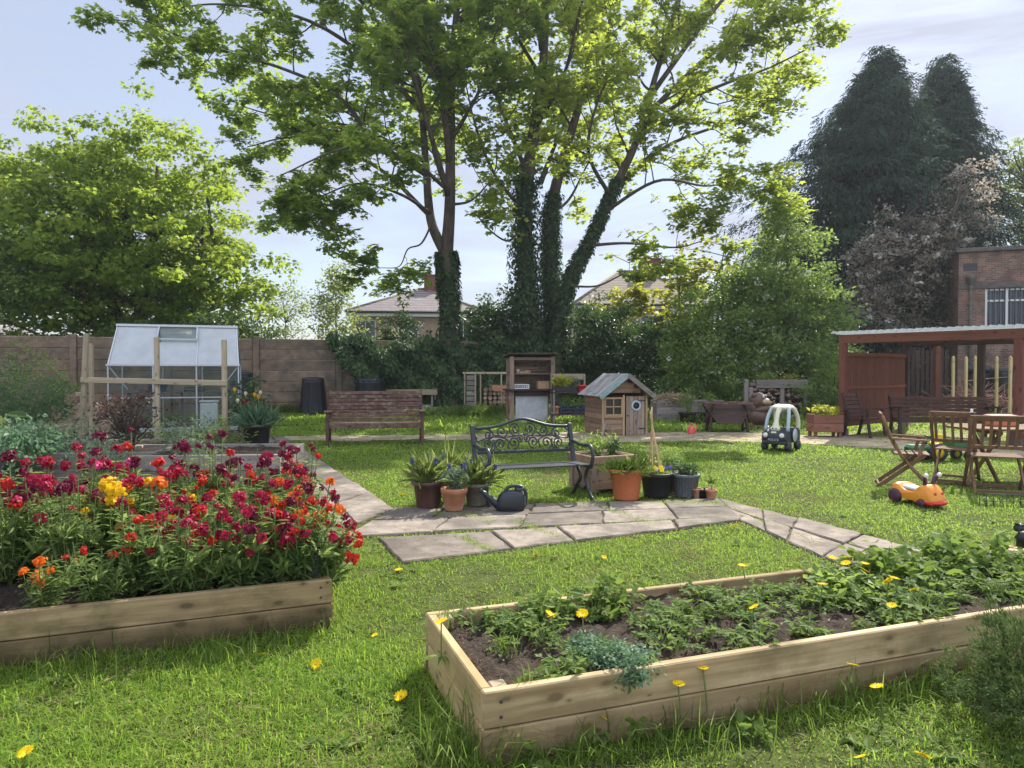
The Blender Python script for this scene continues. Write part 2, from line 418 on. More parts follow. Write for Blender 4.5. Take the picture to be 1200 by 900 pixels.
M['dark_wood_z'] = woodm('dark stain upright', (.035, .022, .018), (.085, .055, .042), 'z', island=.2)
M['brown_bench'] = woodm('dark brown bench', (.06, .028, .022), (.12, .06, .045), 'x', island=.15)
M['play_x'] = woodm('playhouse boards', (.20, .125, .075), (.38, .255, .17), 'x', island=.2)
M['play_z'] = woodm('playhouse upright', (.22, .165, .12), (.38, .29, .22), 'z', island=.2)
M['play_trim'] = woodm('playhouse trim', (.34, .22, .12), (.50, .35, .20), 'z', island=.12)
M['cupboard_z'] = woodm('mud kitchen upright', (.20, .135, .09), (.33, .23, .16), 'z', island=.2)
M['cupboard_x'] = woodm('mud kitchen board', (.15, .11, .085), (.30, .215, .15), 'x', island=.25)
M['concrete'] = surf('concrete panel', (.15, .105, .068), (.26, .19, .13), 3, (1, 1, 1.4), .9, .4, .02, island=.1, dirt=(.09, .085, .06), ds=1.1)
M['post_base'] = surf('paving slab', (.14, .118, .098), (.27, .23, .19), 3.2, rough=.9, bump=.3, bd=.01, island=.16, dirt=(.095, .082, .066), ds=1.9)
t = NT('worn paving'); a_ = t.attr(); w_ = t.world(); n1 = t.noise(w_, 4.5, 6, .7); n2 = t.noise(w_, 1.3, 4, .6); n3 = t.noise(w_, 38, 3, .6); n4 = t.noise(w_, 11, 5, .7)
col = t.ramp(n1, [(.3, (.135, .108, .085)), (.5, (.22, .184, .148)), (.7, (.31, .262, .21))])
col = t.mix(t.ramp(n2, [(.46, (0, 0, 0)), (.62, (.7, .7, .7))]), col, (.085, .073, .06)); col = t.mix(t.ramp(n4, [(.57, (0, 0, 0)), (.66, (.6, .6, .6))]), col, (.075, .08, .04)); col = t.mix(t.ramp(n3, [(.62, (0, 0, 0)), (.70, (.6, .6, .6))]), col, (.32, .30, .25))
k_ = t.math('ADD', t.math('MULTIPLY', a_, .5), .72); cc_ = t.n('ShaderNodeCombineXYZ'); [t.l(k_, cc_.inputs[q]) for q in range(3)]
M['slab'] = t.end(t.principled(t.mix(1.0, col, cc_.outputs[0], 'MULTIPLY'), .92, 0, t.bump(n4, .45, .012), .25))
M['joint'] = surf('joint soil', (.06, .05, .03), (.14, .115, .07), 10, rough=1, island=0)
M['soil'] = surf('bed soil', (.022, .014, .009), (.085, .058, .038), 30, rough=1, bump=1, bd=.03, island=.2, space='Object')
M['worn'] = surf('worn earth', (.26, .20, .13), (.42, .335, .23), 1.8, rough=1, bump=.3, island=0, dirt=(.16, .17, .06), ds=1.6)
M['iron'] = plain('dark iron paint', (.045, .048, .056), .42, .3, .15, .35, 60)
M['black_plastic'] = plain('black plastic', (.018, .019, .021), .45, 0, .05, .2)
M['can_plastic'] = plain('watering can plastic', (.022, .027, .034), .4, 0, .05, .15)
M['terracotta'] = surf('clay', (.40, .165, .085), (.52, .25, .14), 9, rough=.85, bump=.15, island=.1, dirt=(.50, .33, .22), ds=9)
M['orange_pot'] = plain('orange plastic pot', (.56, .17, .07), .5, 0, .06, .08)
M['brown_pot'] = plain('glazed brown pot', (.10, .05, .04), .3, 0, .1, .25)
M['grey_pot'] = plain('grey green pot', (.16, .145, .10), .7, 0, .2, .25)
M['rib_pot'] = plain('grey plastic pot', (.13, .14, .155), .5, 0, .05, .2)
M['white'] = plain('white plastic', (.78, .78, .74), .4, 0, .02, .05)
M['alu'] = plain('aluminium', (.55, .57, .58), .38, .75, .05, .08)
M['red'] = plain('red plastic', (.62, .035, .03), .4, 0, .02, .05)
M['pink_red'] = plain('coral plastic', (.80, .10, .10), .4, 0, .02, .05)
M['snail_orange'] = plain('orange plastic', (.80, .29, .025), .38, 0, .02, .05)
M['purple'] = plain('plum plastic', (.07, .018, .045), .42, 0, .02, .1)
M['pale_blue'] = plain('pale blue plastic', (.55, .68, .80), .4, 0, .02, .04)
M['tractor_green'] = plain('green toy', (.03, .16, .045), .4, 0, .02, .08)
M['yellow'] = plain('yellow plastic', (.80, .56, .02), .4, 0, .02, .05)
M['cream'] = plain('faded cream plastic', (.74, .70, .50), .45, 0, .02, .08)
M['toy_black'] = plain('charcoal plastic', (.03, .032, .037), .42, 0, .02, .15)
M['silver'] = plain('silver sticker', (.55, .6, .65), .35, .3, .02, .05)
M['bear'] = plain('brown plastic', (.135, .075, .055), .45, 0, .05, .15)
M['tan'] = plain('tan plastic', (.50, .36, .23), .5, 0, .03, .08)
M['black'] = plain('black gloss', (.008, .008, .009), .25, 0, .0, .1)
M['bamboo'] = surf('bamboo cane', (.42, .27, .14), (.58, .42, .25), 12, (1, 1, .3), .6, .2, island=.2)
M['bark'] = surf('tree bark', (.055, .043, .034), (.15, .115, .085), 5, (1, 1, .35), .95, 1, .04, island=.05, dirt=(.09, .10, .05), ds=1.2)
M['twig'] = surf('twig bark', (.06, .046, .036), (.12, .09, .066), 8, rough=.95, bump=.3, island=.1)
M['stem'] = surf('green stem', (.10, .15, .04), (.17, .22, .07), 20, rough=.7, bump=0, island=.2)
# foliage
M['grass'] = leafm('grass blade', [(.055, .12, .018), (.115, .22, .026), (.18, .30, .038), (.28, .35, .065), (.46, .40, .18)], (.52, .74, .09), .5, .55, .15, wv=1.3)
M['long_grass'] = leafm('long grass blade', [(.03, .07, .018), (.07, .13, .025), (.13, .19, .035), (.22, .25, .08)], (.3, .45, .06), .4, .6, .12)
M['maple_leaf'] = leafm('sycamore leaf', [(.06, .12, .022), (.10, .18, .03), (.155, .24, .04), (.26, .32, .07)], (.62, .78, .12), .6, .5, .25)
M['lime_maple_leaf'] = leafm('backlit sycamore leaf', [(.08, .13, .02), (.13, .19, .026), (.20, .25, .035), (.32, .35, .06)], (.70, .82, .11), .6, .5, .25)
M['left_leaf'] = leafm('maple leaf', [(.06, .12, .02), (.11, .19, .026), (.19, .27, .038), (.28, .33, .06)], (.55, .68, .08), .54, .5, .3)
M['dark_leaf'] = leafm('dark leaf', [(.02, .04, .018), (.036, .068, .026), (.062, .105, .036), (.10, .155, .05)], (.15, .28, .05), .3, .4, .45)
M['ivy_leaf'] = leafm('ivy leaf', [(.016, .034, .016), (.032, .062, .026), (.06, .105, .04), (.12, .18, .065)], (.12, .25, .05), .25, .5, .25)
M['pale_leaf'] = leafm('pale green leaf', [(.08, .12, .03), (.14, .19, .05), (.22, .27, .08), (.32, .35, .14)], (.5, .6, .15), .5, .5, .3)
M['hedge_leaf'] = leafm('hedge leaf', [(.055, .105, .025), (.10, .165, .04), (.16, .24, .06), (.26, .33, .12)], (.48, .65, .12), .48, .5, .35)
M['lime_leaf'] = leafm('lime leaf', [(.12, .16, .02), (.22, .25, .025), (.32, .33, .04), (.42, .40, .06)], (.65, .65, .06), .5, .5, .3)
M['conifer_leaf'] = leafm('cypress spray', [(.012, .026, .018), (.024, .046, .030), (.046, .076, .048), (.08, .115, .075)], (.08, .15, .07), .22, .8, .1)
M['cherry_leaf'] = leafm('bronze leaf', [(.10, .10, .05), (.15, .14, .075), (.22, .19, .13), (.38, .31, .27), (.60, .50, .48)], (.6, .52, .42), .5, .5, .3)
M['blossom'] = leafm('pale blossom', [(.42, .40, .32), (.60, .58, .50), (.72, .71, .64)], (.8, .8, .7), .35, .6, .2)
M['thatch'] = leafm('dry grass', [(.20, .17, .07), (.33, .28, .13), (.46, .40, .22)], (.5, .45, .2), .3, .7, .1)
M['bronze_leaf'] = leafm('dark red leaf', [(.03, .02, .016), (.055, .03, .022), (.085, .045, .032), (.07, .075, .035)], (.2, .09, .05), .3, .45, .4)
M['flower_leaf'] = leafm('wallflower leaf', [(.06, .11, .035), (.105, .175, .05), (.16, .235, .07), (.27, .32, .12)], (.45, .6, .15), .45, .6, .15)
M['silver_leaf'] = leafm('grey green leaf', [(.10, .15, .09), (.15, .21, .13), (.21, .27, .17)], (.3, .4, .2), .3, .6, .25)
M['fern_leaf'] = leafm('feathery leaf', [(.04, .09, .04), (.075, .14, .06), (.12, .19, .085)], (.25, .4, .12), .35, .6, .25)
M['bed_leaf'] = leafm('strawberry leaf', [(.05, .10, .025), (.09, .155, .035), (.15, .22, .05), (.25, .30, .09)], (.35, .5, .08), .4, .6, .15)
M['blue_leaf'] = leafm('blue green leaf', [(.07, .135, .075), (.11, .19, .105), (.165, .25, .14)], (.25, .45, .2), .35, .5, .35)
M['juniper'] = leafm('juniper needle', [(.045, .08, .028), (.08, .13, .04), (.13, .18, .06), (.18, .16, .08)], (.2, .3, .08), .3, .7, .15)
for k_, c_ in dict(crimson=[(.17, .004, .022), (.31, .008, .04), (.47, .02, .07)], darkred=[(.07, .004, .02), (.14, .008, .035), (.22, .014, .05)], red=[(.36, .012, .012), (.52, .022, .016), (.62, .05, .02)], orange=[(.62, .07, .008), (.75, .15, .012), (.8, .22, .02)], yellow=[(.75, .40, .005), (.85, .52, .01), (.9, .62, .03)], pink=[(.50, .02, .13), (.62, .06, .22), (.70, .16, .32)], blue=[(.05, .055, .16), (.09, .09, .24), (.14, .14, .34)], cream=[(.75, .66, .45), (.85, .78, .6)], dandelion=[(.86, .56, .005), (.92, .68, .01), (.94, .76, .03)]).items():
    M[k_ + '_petal'] = leafm(k_ + ' petal', c_, tuple(min(1, q * 1.3) for q in c_[-1]), .3, .55, .25)

def glassm(name, col, alpha, rough=.15):
    t = NT(name); tr = t.n('ShaderNodeBsdfTransparent'); tr.inputs[0].default_value = (.9, .93, .92, 1)
    n = t.noise(t.coord('Object'), 2.2, 5, .65); f = t.math('ADD', t.math('MULTIPLY', n, .5), alpha - .25)
    p = t.principled(col, rough, 0, None, .6)
    d = t.n('ShaderNodeBsdfTranslucent'); d.inputs[0].default_value = (*col, 1)
    m0 = t.n('ShaderNodeMixShader'); m0.inputs[0].default_value = .5; t.l(p, m0.inputs[1]); t.l(d.outputs[0], m0.inputs[2])
    m = t.n('ShaderNodeMixShader'); t.l(f, m.inputs[0]); t.l(tr.outputs[0], m.inputs[1]); t.l(m0.outputs[0], m.inputs[2])
    return t.end(m.outputs[0])
M['roof_sheet'] = glassm('clouded polycarbonate', (.88, .90, .90), .72)
M['wall_sheet'] = glassm('dusty glazing', (.32, .36, .34), .08)
M['clear_sheet'] = glassm('corrugated clear sheet', (.62, .66, .68), .55)
M['pane'] = plain('window glass', (.06, .075, .085), .08, 0, 0, .2)

def brickm(name, c1, c2, mortar, scale, bw=.225, bh=.075, ms=.012, stain=None):
    t = NT(name); c = t.n('ShaderNodeTexCoord'); s = t.n('ShaderNodeSeparateXYZ'); t.l(c.outputs['Object'], s.inputs[0])
    cb = t.n('ShaderNodeCombineXYZ'); t.l(t.math('ADD', s.outputs[0], s.outputs[1]), cb.inputs[0]); t.l(s.outputs[2], cb.inputs[1])
    b = t.n('ShaderNodeTexBrick'); t.l(cb.outputs[0], b.inputs['Vector'])
    for q, v in (('Color1', (*c1, 1)), ('Color2', (*c2, 1)), ('Mortar', (*mortar, 1)), ('Scale', 1.0), ('Mortar Size', ms), ('Brick Width', bw), ('Row Height', bh), ('Mortar Smooth', .2), ('Bias', 0.0)): b.inputs[q].default_value = v
    n = t.noise(t.coord('Object', (1, 1, 1)), 1.3, 6, .7)
    col = t.mix(t.ramp(n, [(.42, (0, 0, 0)), (.66, (.8, .8, .8))]), b.outputs['Color'], stain or tuple(q * .45 for q in c1))
    return t.end(t.principled(col, .9, 0, t.bump(b.outputs['Fac'], -.4, .01), .2))
M['brick'] = brickm('building brick', (.36, .165, .105), (.15, .085, .07), (.27, .24, .20), 1, stain=(.085, .055, .042))
M['red_brick'] = brickm('red brick', (.42, .13, .075), (.34, .10, .06), (.34, .26, .2), 1)
M['chimney_brick'] = brickm('chimney brick', (.32, .09, .06), (.24, .07, .05), (.2, .16, .13), 1)
M['roof_tile'] = brickm('roof tile', (.235, .20, .20), (.30, .255, .25), (.12, .10, .10), 1, .30, .20, .03, stain=(.20, .18, .165))
M['brown_tile'] = brickm('brown roof tile', (.26, .215, .17), (.33, .275, .215), (.13, .11, .09), 1, .30, .20, .03, stain=(.22, .20, .16))
M['render_pink'] = surf('pink render', (.42, .30, .235), (.50, .37, .295), 4, rough=.95, bump=.1, island=0)
M['render_grey'] = surf('grey render', (.34, .29, .25), (.43, .375, .33), 4, rough=.95, bump=.1, island=0)
M['stone_trim'] = surf('dark coping', (.09, .08, .07), (.16, .145, .125), 5, rough=.9, island=0)
M['frame_white'] = plain('white frame', (.75, .75, .73), .5, 0, 0, .04)
M['gutter'] = plain('black gutter', (.03, .03, .032), .5, 0, 0, .1)

# ------------------------------------------------------------------ ground
t = NT('lawn earth'); n1 = t.noise(t.world(), 7, 5, .65); n2 = t.noise(t.world(), .5, 3, .6)
c1 = t.ramp(n1, [(.35, (.035, .045, .013)), (.62, (.08, .095, .028))]); c2 = t.ramp(n1, [(.35, (.035, .03, .016)), (.65, (.085, .075, .04))])
M['lawn_earth'] = t.end(t.principled(t.mix(t.ramp(n2, [(.5, (0, 0, 0)), (.62, (.7, .7, .7))]), c1, c2), 1, 0, t.bump(n1, .6, .02), .1))
mb = MB(); mb.sheet([(-120, -30, 0), (120, -30, 0), (120, 150, 0), (-120, 150, 0)], 2, 2); struct('ground', mb, M['lawn_earth'])

def pl(*pts): return [G(x, y) for x, y in pts]
LEFTP = pl((372, 634), (462, 598), (333, 513), (300, 514))
MIDP = pl((400, 632), (872, 607), (842, 586), (462, 598))
FRONTP = pl((470, 662), (866, 613), (872, 607), (442, 633))
RIGHTP = pl((868, 612), (842, 586), (1165, 668), (1045, 692))
PATHS = [LEFTP, MIDP, FRONTP, RIGHTP]
def slabs(mb, q, nx, ny, gap=.003, jit=.05, z=.03):
    q = np.array(q)[:, :2]
    us = [np.sort(np.linspace(0, 1, nx + 1) + np.r_[0, rng.uniform(-jit, jit, nx - 1), 0]) for _ in range(ny)]
    vsr = np.linspace(0, 1, ny + 1) + np.r_[0, rng.uniform(-jit, jit, ny - 1) * .6, 0]
    def B(u, v): return (q[0] * (1 - u) + q[1] * u) * (1 - v) + (q[3] * (1 - u) + q[2] * u) * v
    for j in range(ny):
        for i in range(nx):
            c = np.array([B(us[j][i], vsr[j]), B(us[j][i + 1], vsr[j]), B(us[j][i + 1], vsr[j + 1]), B(us[j][i], vsr[j + 1])])
            ctr = c.mean(0); e = np.linalg.norm(c - ctr, axis=1, keepdims=True)
            # densify with ragged edges
            out = []
            for k in range(4):
                a, b = c[k], c[(k + 1) % 4]; m = max(2, int(np.linalg.norm(b - a) / .12))
                for tt in np.linspace(0, 1, m, endpoint=False): out.append(a + (b - a) * tt)
            out = np.array(out); dirs = unit(out - ctr)
            o1 = out - dirs * (gap + rng.random((len(out), 1)) ** 2 * .03); o2 = o1 - dirs * .012
            zz = z + rng.uniform(-.006, .008); tl = rng.uniform(-.006, .006, 2)
            zt = zz + (o2 - ctr) @ tl
            n = len(out)
            v = np.concatenate([np.c_[o1, np.zeros(n) - .01], np.c_[o1, zt - .01], np.c_[o2, zt]])
            f = []
            for r_ in (0, 1):
                for k in range(n): f.append([r_ * n + k, r_ * n + (k + 1) % n, (r_ + 1) * n + (k + 1) % n, (r_ + 1) * n + k])
            f.append(list(range(2 * n, 3 * n)))
            mb.add(v, f, rnd=random.random())
mb = MB(); slabs(mb, LEFTP, 2, 9); slabs(mb, MIDP, 5, 2); slabs(mb, FRONTP, 4, 1, .006); slabs(mb, RIGHTP, 2, 5)
struct('paved_path', mb, M['slab'])
mb = MB()
for i, q in enumerate(PATHS): mb.sheet([p + np.array([0, 0, .004 + .001 * i]) for p in q], 1, 1)
struct('path_joint_soil', mb, M['joint'])
def ragged(px, amp=.12, step=.3, z=.006):
    p = np.array(pl(*px))[:, :2]; o = []
    for a, b in zip(p, np.roll(p, -1, 0)):
        m = max(2, int(np.linalg.norm(b - a) / step))
        for tt in np.linspace(0, 1, m, endpoint=False): o.append(a + (b - a) * tt + rng.normal(size=2) * amp * .5)
    return np.c_[np.array(o), np.full(len(o), z)]
WORN = ragged([(318, 517), (560, 516), (700, 519), (840, 517), (960, 521), (1075, 530), (1200, 536), (1200, 526), (1000, 512), (905, 507), (700, 506), (570, 509), (318, 512)], .25)
mb = MB(); mb.add(WORN, [list(range(len(WORN)))]); struct('worn_earth_path', mb, M['worn'])
LEFTBED_AREA = [(-30, 5.9), tuple(G(300, 640)[:2]), tuple(LEFTP[0][:2] + [-.1, 0]), tuple(LEFTP[3][:2] + [-.12, 0]), (-7.2, 23), (-30, 22)]
mb = MB(); mb.add(np.c_[np.array(LEFTBED_AREA), np.full(len(LEFTBED_AREA), .012)], [list(range(len(LEFTBED_AREA)))]); struct('border_soil', mb, M['soil'])

# raised bed frames in plan (used to keep the lawn out)
RB0 = G(567, 812, .30); rbu = np.array([.941, .338, 0]); rbv = np.array([-.338, .941, 0]); RBL, RBW = 4.25, 1.0
LB0 = G(390, 678, .30); lbu = np.array([-.928, -.372, 0]); lbv = np.array([-.372, .928, 0]); LBL, LBW = 4.2, 1.75
def plan(o, u, v, L, W): return [o[:2], o[:2] + u[:2] * L, o[:2] + u[:2] * L + v[:2] * W, o[:2] + v[:2] * W]
BEDS = [plan(RB0, rbu, rbv, RBL, RBW), plan(LB0, lbu, lbv, LBL, LBW)]

# ------------------------------------------------------------------ grass
def edge_dist(x, y, poly):
    p = np.asarray(poly)[:, :2]; d = np.full(len(x), 99.)
    for a, b in zip(p, np.roll(p, -1, 0)):
        ab = b - a; t_ = np.clip(((x - a[0]) * ab[0] + (y - a[1]) * ab[1]) / (ab @ ab), 0, 1)
        d = np.minimum(d, np.hypot(x - a[0] - t_ * ab[0], y - a[1] - t_ * ab[1]))
    return d
def blades(mb, x, y, h, wd, lean=.5, z0=0.0):
    n = len(x); az = rng.random(n) * 2 * np.pi; bd = np.minimum(rng.random(n) ** .6 * lean, 1.9)
    d = np.stack([np.cos(az), np.sin(az), np.zeros(n)], 1); s = np.stack([-np.sin(az + rng.normal(size=n)), np.cos(az), np.zeros(n)], 1); s = unit(s)
    p = np.stack([x, y, np.full(n, z0)], 1) if np.isscalar(z0) else np.stack([x, y, z0], 1)
    hh = h[:, None]; b = bd[:, None]; w_ = wd[:, None] * .5
    up = np.array([0, 0, 1.0])
    m = p + d * hh * b * .35 + up * hh * .6; m = p + d * hh * b * .38 + up * hh * (.62 - .17 * b); tp = p + d * hh * np.minimum(b, 1.25) * 1.0 + up * hh * np.maximum(1 - .52 * b, .06)
    v = np.stack([p - s * w_, p + s * w_, m + s * w_ * .8, m - s * w_ * .8, tp], 1)
    base = np.arange(n)[:, None] * 5
    rn = np.repeat(rng.random(n), 5)
    mb.add(v.reshape(-1, 3), base + np.array([[0, 1, 2, 3]]), rnd=rn)
    mb.FL.append((base + np.array([[3, 2, 4]]) + mb.n - 5 * n).ravel()); mb.FS.append(np.full(n, 3)); mb.SM.append(np.full(n, False)); mb.MI.append(np.full(n, 0))
def patch(x, y, f, seed=0):
    r_ = np.random.default_rng(seed); o = np.zeros(len(x))
    for k in range(5):
        a = r_.random() * 6.28; fr = f * (1 + k * .6); o += np.sin((x * np.cos(a) + y * np.sin(a)) * fr + r_.random() * 6)
    return o / 5
mb = MB()
for y0, y1, den, wd, hb in ((2.0, 4.2, 7800, .0044, .044), (4.2, 6.5, 4800, .005, .038), (6.5, 9.5, 2600, .0075, .036), (9.5, 13, 1400, .011, .036), (13, 18.2, 720, .018, .04), (18.2, 31, 170, .035, .12)):
    xm = .74 * y1 + 1.8; n = int((y1 - y0) * 2 * xm * den)
    x = rng.uniform(-xm, xm, n); y = rng.uniform(y0, y1, n)
    keep = np.abs(x) < .74 * y + 1.8
    for q in BEDS + [LEFTBED_AREA]: keep &= ~in_poly(x, y, q)
    dp = np.full(n, 9.)
    for q in PATHS:
        q2 = np.asarray(q)[:, :2]; ins = in_poly(x, y, q2); keep &= ~ins
        dp = np.minimum(dp, edge_dist(x, y, q2))
    wi = in_poly(x, y, WORN); keep &= ~(wi & (rng.random(n) < .93))
    pt = patch(x, y, 1.5, 3) + .5 * patch(x, y, 5, 4)
    keep &= rng.random(n) < np.clip(.95 + .6 * pt, .5, 1)
    x, y, dp, pt = x[keep], y[keep], dp[keep], pt[keep]
    eb = np.minimum(edge_dist(x, y, BEDS[0]), edge_dist(x, y, BEDS[1]))
    h = hb * (.45 + .9 * rng.random(len(x)) + 1.2 * (rng.random(len(x)) < .04)) * (1 + .55 * pt)
    tall = (eb < .14) & (rng.random(len(x)) < .30); h[tall] *= rng.uniform(1.5, 3.2, tall.sum())
    ep = (dp < .12); h[ep] *= .8
    blades(mb, x, y, h, wd * rng.uniform(.6, 1.5, len(x)), 1.75)
# grass in the joints of the paving
q = MIDP
def joint_grass(a, b, n, sp):
    t_ = rng.random(n); p = a[None, :2] * (1 - t_[:, None]) + b[None, :2] * t_[:, None] + rng.normal(size=(n, 2)) * sp
    blades(mb, p[:, 0], p[:, 1], rng.uniform(.012, .035, n), rng.uniform(.004, .008, n), 1.1, .02)
joint_grass(FRONTP[3], FRONTP[2], 420, .02); joint_grass(G(540, 632), G(575, 648), 260, .03); joint_grass(G(600, 612), G(660, 634), 420, .04)
joint_grass(G(690, 590), G(770, 620), 380, .05); joint_grass(G(540, 602), G(575, 615), 380, .07); joint_grass(G(840, 590), G(960, 640), 300, .035); joint_grass(G(620, 588), G(690, 590), 700, .10); joint_grass(G(760, 590), G(850, 592), 500, .06)
joint_grass(G(505, 604), G(520, 604), 160, .06)
lawn = struct('grass', mb, M['grass'], 'stuff')

# dry, flattened grass lying in patches
n = 150000; x = rng.uniform(-6, 8.5, n); y = rng.uniform(2.2, 11.5, n); k_ = (patch(x, y, 2.2, 31) + .6 * patch(x, y, 6, 32) + .35 * rng.normal(size=n) > .30) & (np.abs(x) < .75 * y + .3)
for q in BEDS + PATHS + [LEFTBED_AREA]: k_ &= ~in_poly(x, y, q)
x, y = x[k_], y[k_]; m = len(x); mb = MB(); az = rng.random(m) * 6.28
leaves(mb, np.c_[x, y, rng.uniform(.006, .032, m)], np.c_[rng.normal(size=(m, 2)) * .4, np.ones(m)], np.c_[np.cos(az), np.sin(az), rng.normal(size=m) * .25], rng.uniform(.03, .075, m), 'reed')
struct('dry_grass', mb, M['thatch'], 'stuff')
# broad leaved lawn weeds
n = 900; x = rng.uniform(-4, 5, n); y = 2.2 + 5.5 * rng.random(n) ** 1.4; k_ = (patch(x, y, 3, 41) > .05) & (np.abs(x) < .75 * y + .2)
for q in BEDS + PATHS + [LEFTBED_AREA]: k_ &= ~in_poly(x, y, q)
x, y = x[k_], y[k_]; m = len(x); mb = MB(); r9 = np.repeat(np.arange(m), 8); az = rng.random(len(r9)) * 6.28
leaves(mb, np.c_[x[r9], y[r9], np.full(len(r9), .012)], np.c_[rng.normal(size=(len(r9), 2)) * .3, np.ones(len(r9))], np.c_[np.cos(az), np.sin(az), rng.uniform(.1, .6, len(r9))], rng.uniform(.03, .075, len(r9)), 'oval')
struct('lawn_weeds', mb, M['bed_leaf'], 'stuff')
# ------------------------------------------------------------------ the air
t = NT('haze'); pv = t.n('ShaderNodeVolumePrincipled'); pv.inputs['Color'].default_value = (.84, .90, 1, 1); pv.inputs['Density'].default_value = .0005; pv.inputs['Anisotropy'].default_value = .35
t.l(pv.outputs[0], t.out.inputs['Volume']); t.m.cycles.homogeneous_volume = True if hasattr(t.m.cycles, 'homogeneous_volume') else None
mb = MB(); mb.box((0, 60, 12.5), (244, 184, 27), None, 0.001); hz = mb.build('haze', t.m); hz['kind'] = 'stuff'
# ------------------------------------------------------------------ concrete panel fence
fa = np.array([-19.6, 21.9]); fb = np.array([9.8, 31.2]); fd = unit(fb - fa); fang = math.atan2(fd[1], fd[0]); FL_ = np.linalg.norm(fb - fa)
FENCE_Z = 2.62
fence = thing('concrete_fence', 'tall brown concrete panel fence closing off the back of the garden', 'fence', (fa[0], fa[1], 0), fang)
nb = 11; bw_ = FL_ / nb
def fx(s, off=0.0, z=0.0): p = fa + fd * s + np.array([-fd[1], fd[0]]) * off; return np.array([p[0], p[1], z])
for i in range(nb):
    m_ = MB()
    for k in range(7): m_.box((i * bw_ + bw_ / 2, 0, FENCE_Z * (k + .5) / 7), (bw_ - .2, .07, FENCE_Z / 7 - .002), None, .024)
    m_.build('fence_panel', M['concrete'], fence)
for i in range(nb + 1):
    m_ = MB(); m_.box((i * bw_, -.02, FENCE_Z / 2 + .04), (.21, .17, FENCE_Z + .08), None, .02); m_.build('post', M['concrete'], fence)

# ------------------------------------------------------------------ buildings beyond
def hip_house(name, label, px0, px1, Y, z_e, z_r, depth, rx0, rx1, wall, roof, chim=None, wins=(), rz=0.0):
    x0, x1 = (px0 - 600) / F * Y, (px1 - 600) / F * Y
    root = thing(name, label, 'house', ((x0 + x1) / 2, Y, 0), rz); W = x1 - x0; hw = W / 2
    m_ = MB(); m_.box((0, depth / 2, z_e / 2), (W, depth, z_e), None, .01); m_.build('wall', wall, root)
    e = .35; a = [(-hw - e, -e, z_e), (hw + e, -e, z_e), (hw + e, depth + e, z_e), (-hw - e, depth + e, z_e), (-hw + rx0, depth / 2, z_r), (hw - rx1, depth / 2, z_r)]
    m_ = MB(); m_.add(a, [[0, 1, 5, 4], [1, 2, 5], [2, 3, 4, 5], [3, 0, 4], [0, 3, 2, 1]]); rf = m_.build('roof', roof, root)
    m_ = MB(); m_.tube([a[4], a[5]], .12, 6); m_.tube([a[0], a[4]], .1, 6); m_.tube([a[1], a[5]], .1, 6); m_.build('ridge_tile', M['brown_tile'], rf)
    m_ = MB(); m_.box((0, -e - .05, z_e - .03), (W + 2 * e, .1, .12), None, .02); m_.box((0, -e + .03, z_e - .2), (W + 2 * e - .04, .05, .2), None, .01, mi=1); m_.build('gutter', [M['gutter'], M['frame_white']], root)
    if chim:
        cx, cy_, cz, cw = chim; m_ = MB(); m_.box((cx, cy_, (z_e + cz) / 2), (cw, .6, cz - z_e), None, .02); m_.box((cx, cy_, cz + .03), (cw + .12, .72, .1), None, .02)
        for q in (-.25, .25): m_.lathe([(.11, 0), (.1, .35), (.12, .38), (.08, .38)], 10, (cx + q * cw, cy_, cz + .07))
        m_.build('chimney', M['chimney_brick'], rf)
    for (wx, wz, ww, wh) in wins:
        m_ = MB()
        for s_ in (-1, 1): m_.box((wx + s_ * ww / 2, -.03, wz), (.07, .1, wh + .08), None, .01); m_.box((wx, -.03, wz + s_ * wh / 2), (ww - .075, .1, .07), None, .01)
        m_.box((wx, -.025, wz), (.05, .07, wh - .075), None, .01); wf = m_.build('window', M['frame_white'], root)
        m_ = MB(); m_.box((wx, .0, wz), (ww, .05, wh), None, .0); m_.build('pane', M['pane'], wf)
    return root
hip_house('house', 'pinkish rendered house with grey hipped roof beyond the ivy covered fence', 414, 566, 45, 5.1, 7.0, 9, 4.0, 3.6, M['render_pink'], M['roof_tile'], (.95, 4.4, 7.9, 1.15), [(-3.2, 3.9, 1.2, 1.3), (-.6, 3.6, 1.2, 1.3), (2.8, 3.9, 1.0, 1.3)], .12)
hip_house('house', 'grey rendered house with brown hipped roof half hidden by yellow green leaves', 676, 838, 45, 5.55, 8.2, 9, 3.6, 3.2, M['render_grey'], M['brown_tile'], (1.4, 4.3, 9.0, 1.4), [(-2.6, 4.4, 1.3, 1.2), (.4, 4.3, 1.5, 1.2), (3, 4.3, 1.2, 1.2)], .08)
bh = thing('brick_house', 'low red brick house with grey tiled roof beyond the fence at far left', 'house', (-39.0, 48, 0), -.1)
m_ = MB(); m_.box((0, 3, 2), (8, 6, 4.1), None, .01); m_.build('wall', M['red_brick'], bh)
m_ = MB(); m_.add([(-4.3, -.4, 5.4), (4.4, -.4, 3.9), (4.4, 6.4, 3.9), (-4.3, 6.4, 5.4), (-4.3, -.4, 5.55), (4.4, -.4, 4.05), (4.4, 6.4, 4.05), (-4.3, 6.4, 5.55)], [[0, 1, 5, 4], [1, 2, 6, 5], [2, 3, 7, 6], [3, 0, 4, 7], [4, 5, 6, 7], [3, 2, 1, 0]]); m_.build('roof', M['roof_tile'], bh)
m_ = MB(); m_.add([(-4, -.01, 4.04), (4, -.01, 4.04), (-4, -.01, 5.4), (-4, .2, 4.04), (4, .2, 4.04), (-4, .2, 5.4)], [[0, 1, 2], [5, 4, 3], [0, 2, 5, 3], [1, 4, 5, 2]]); m_.build('gable', M['red_brick'], bh)
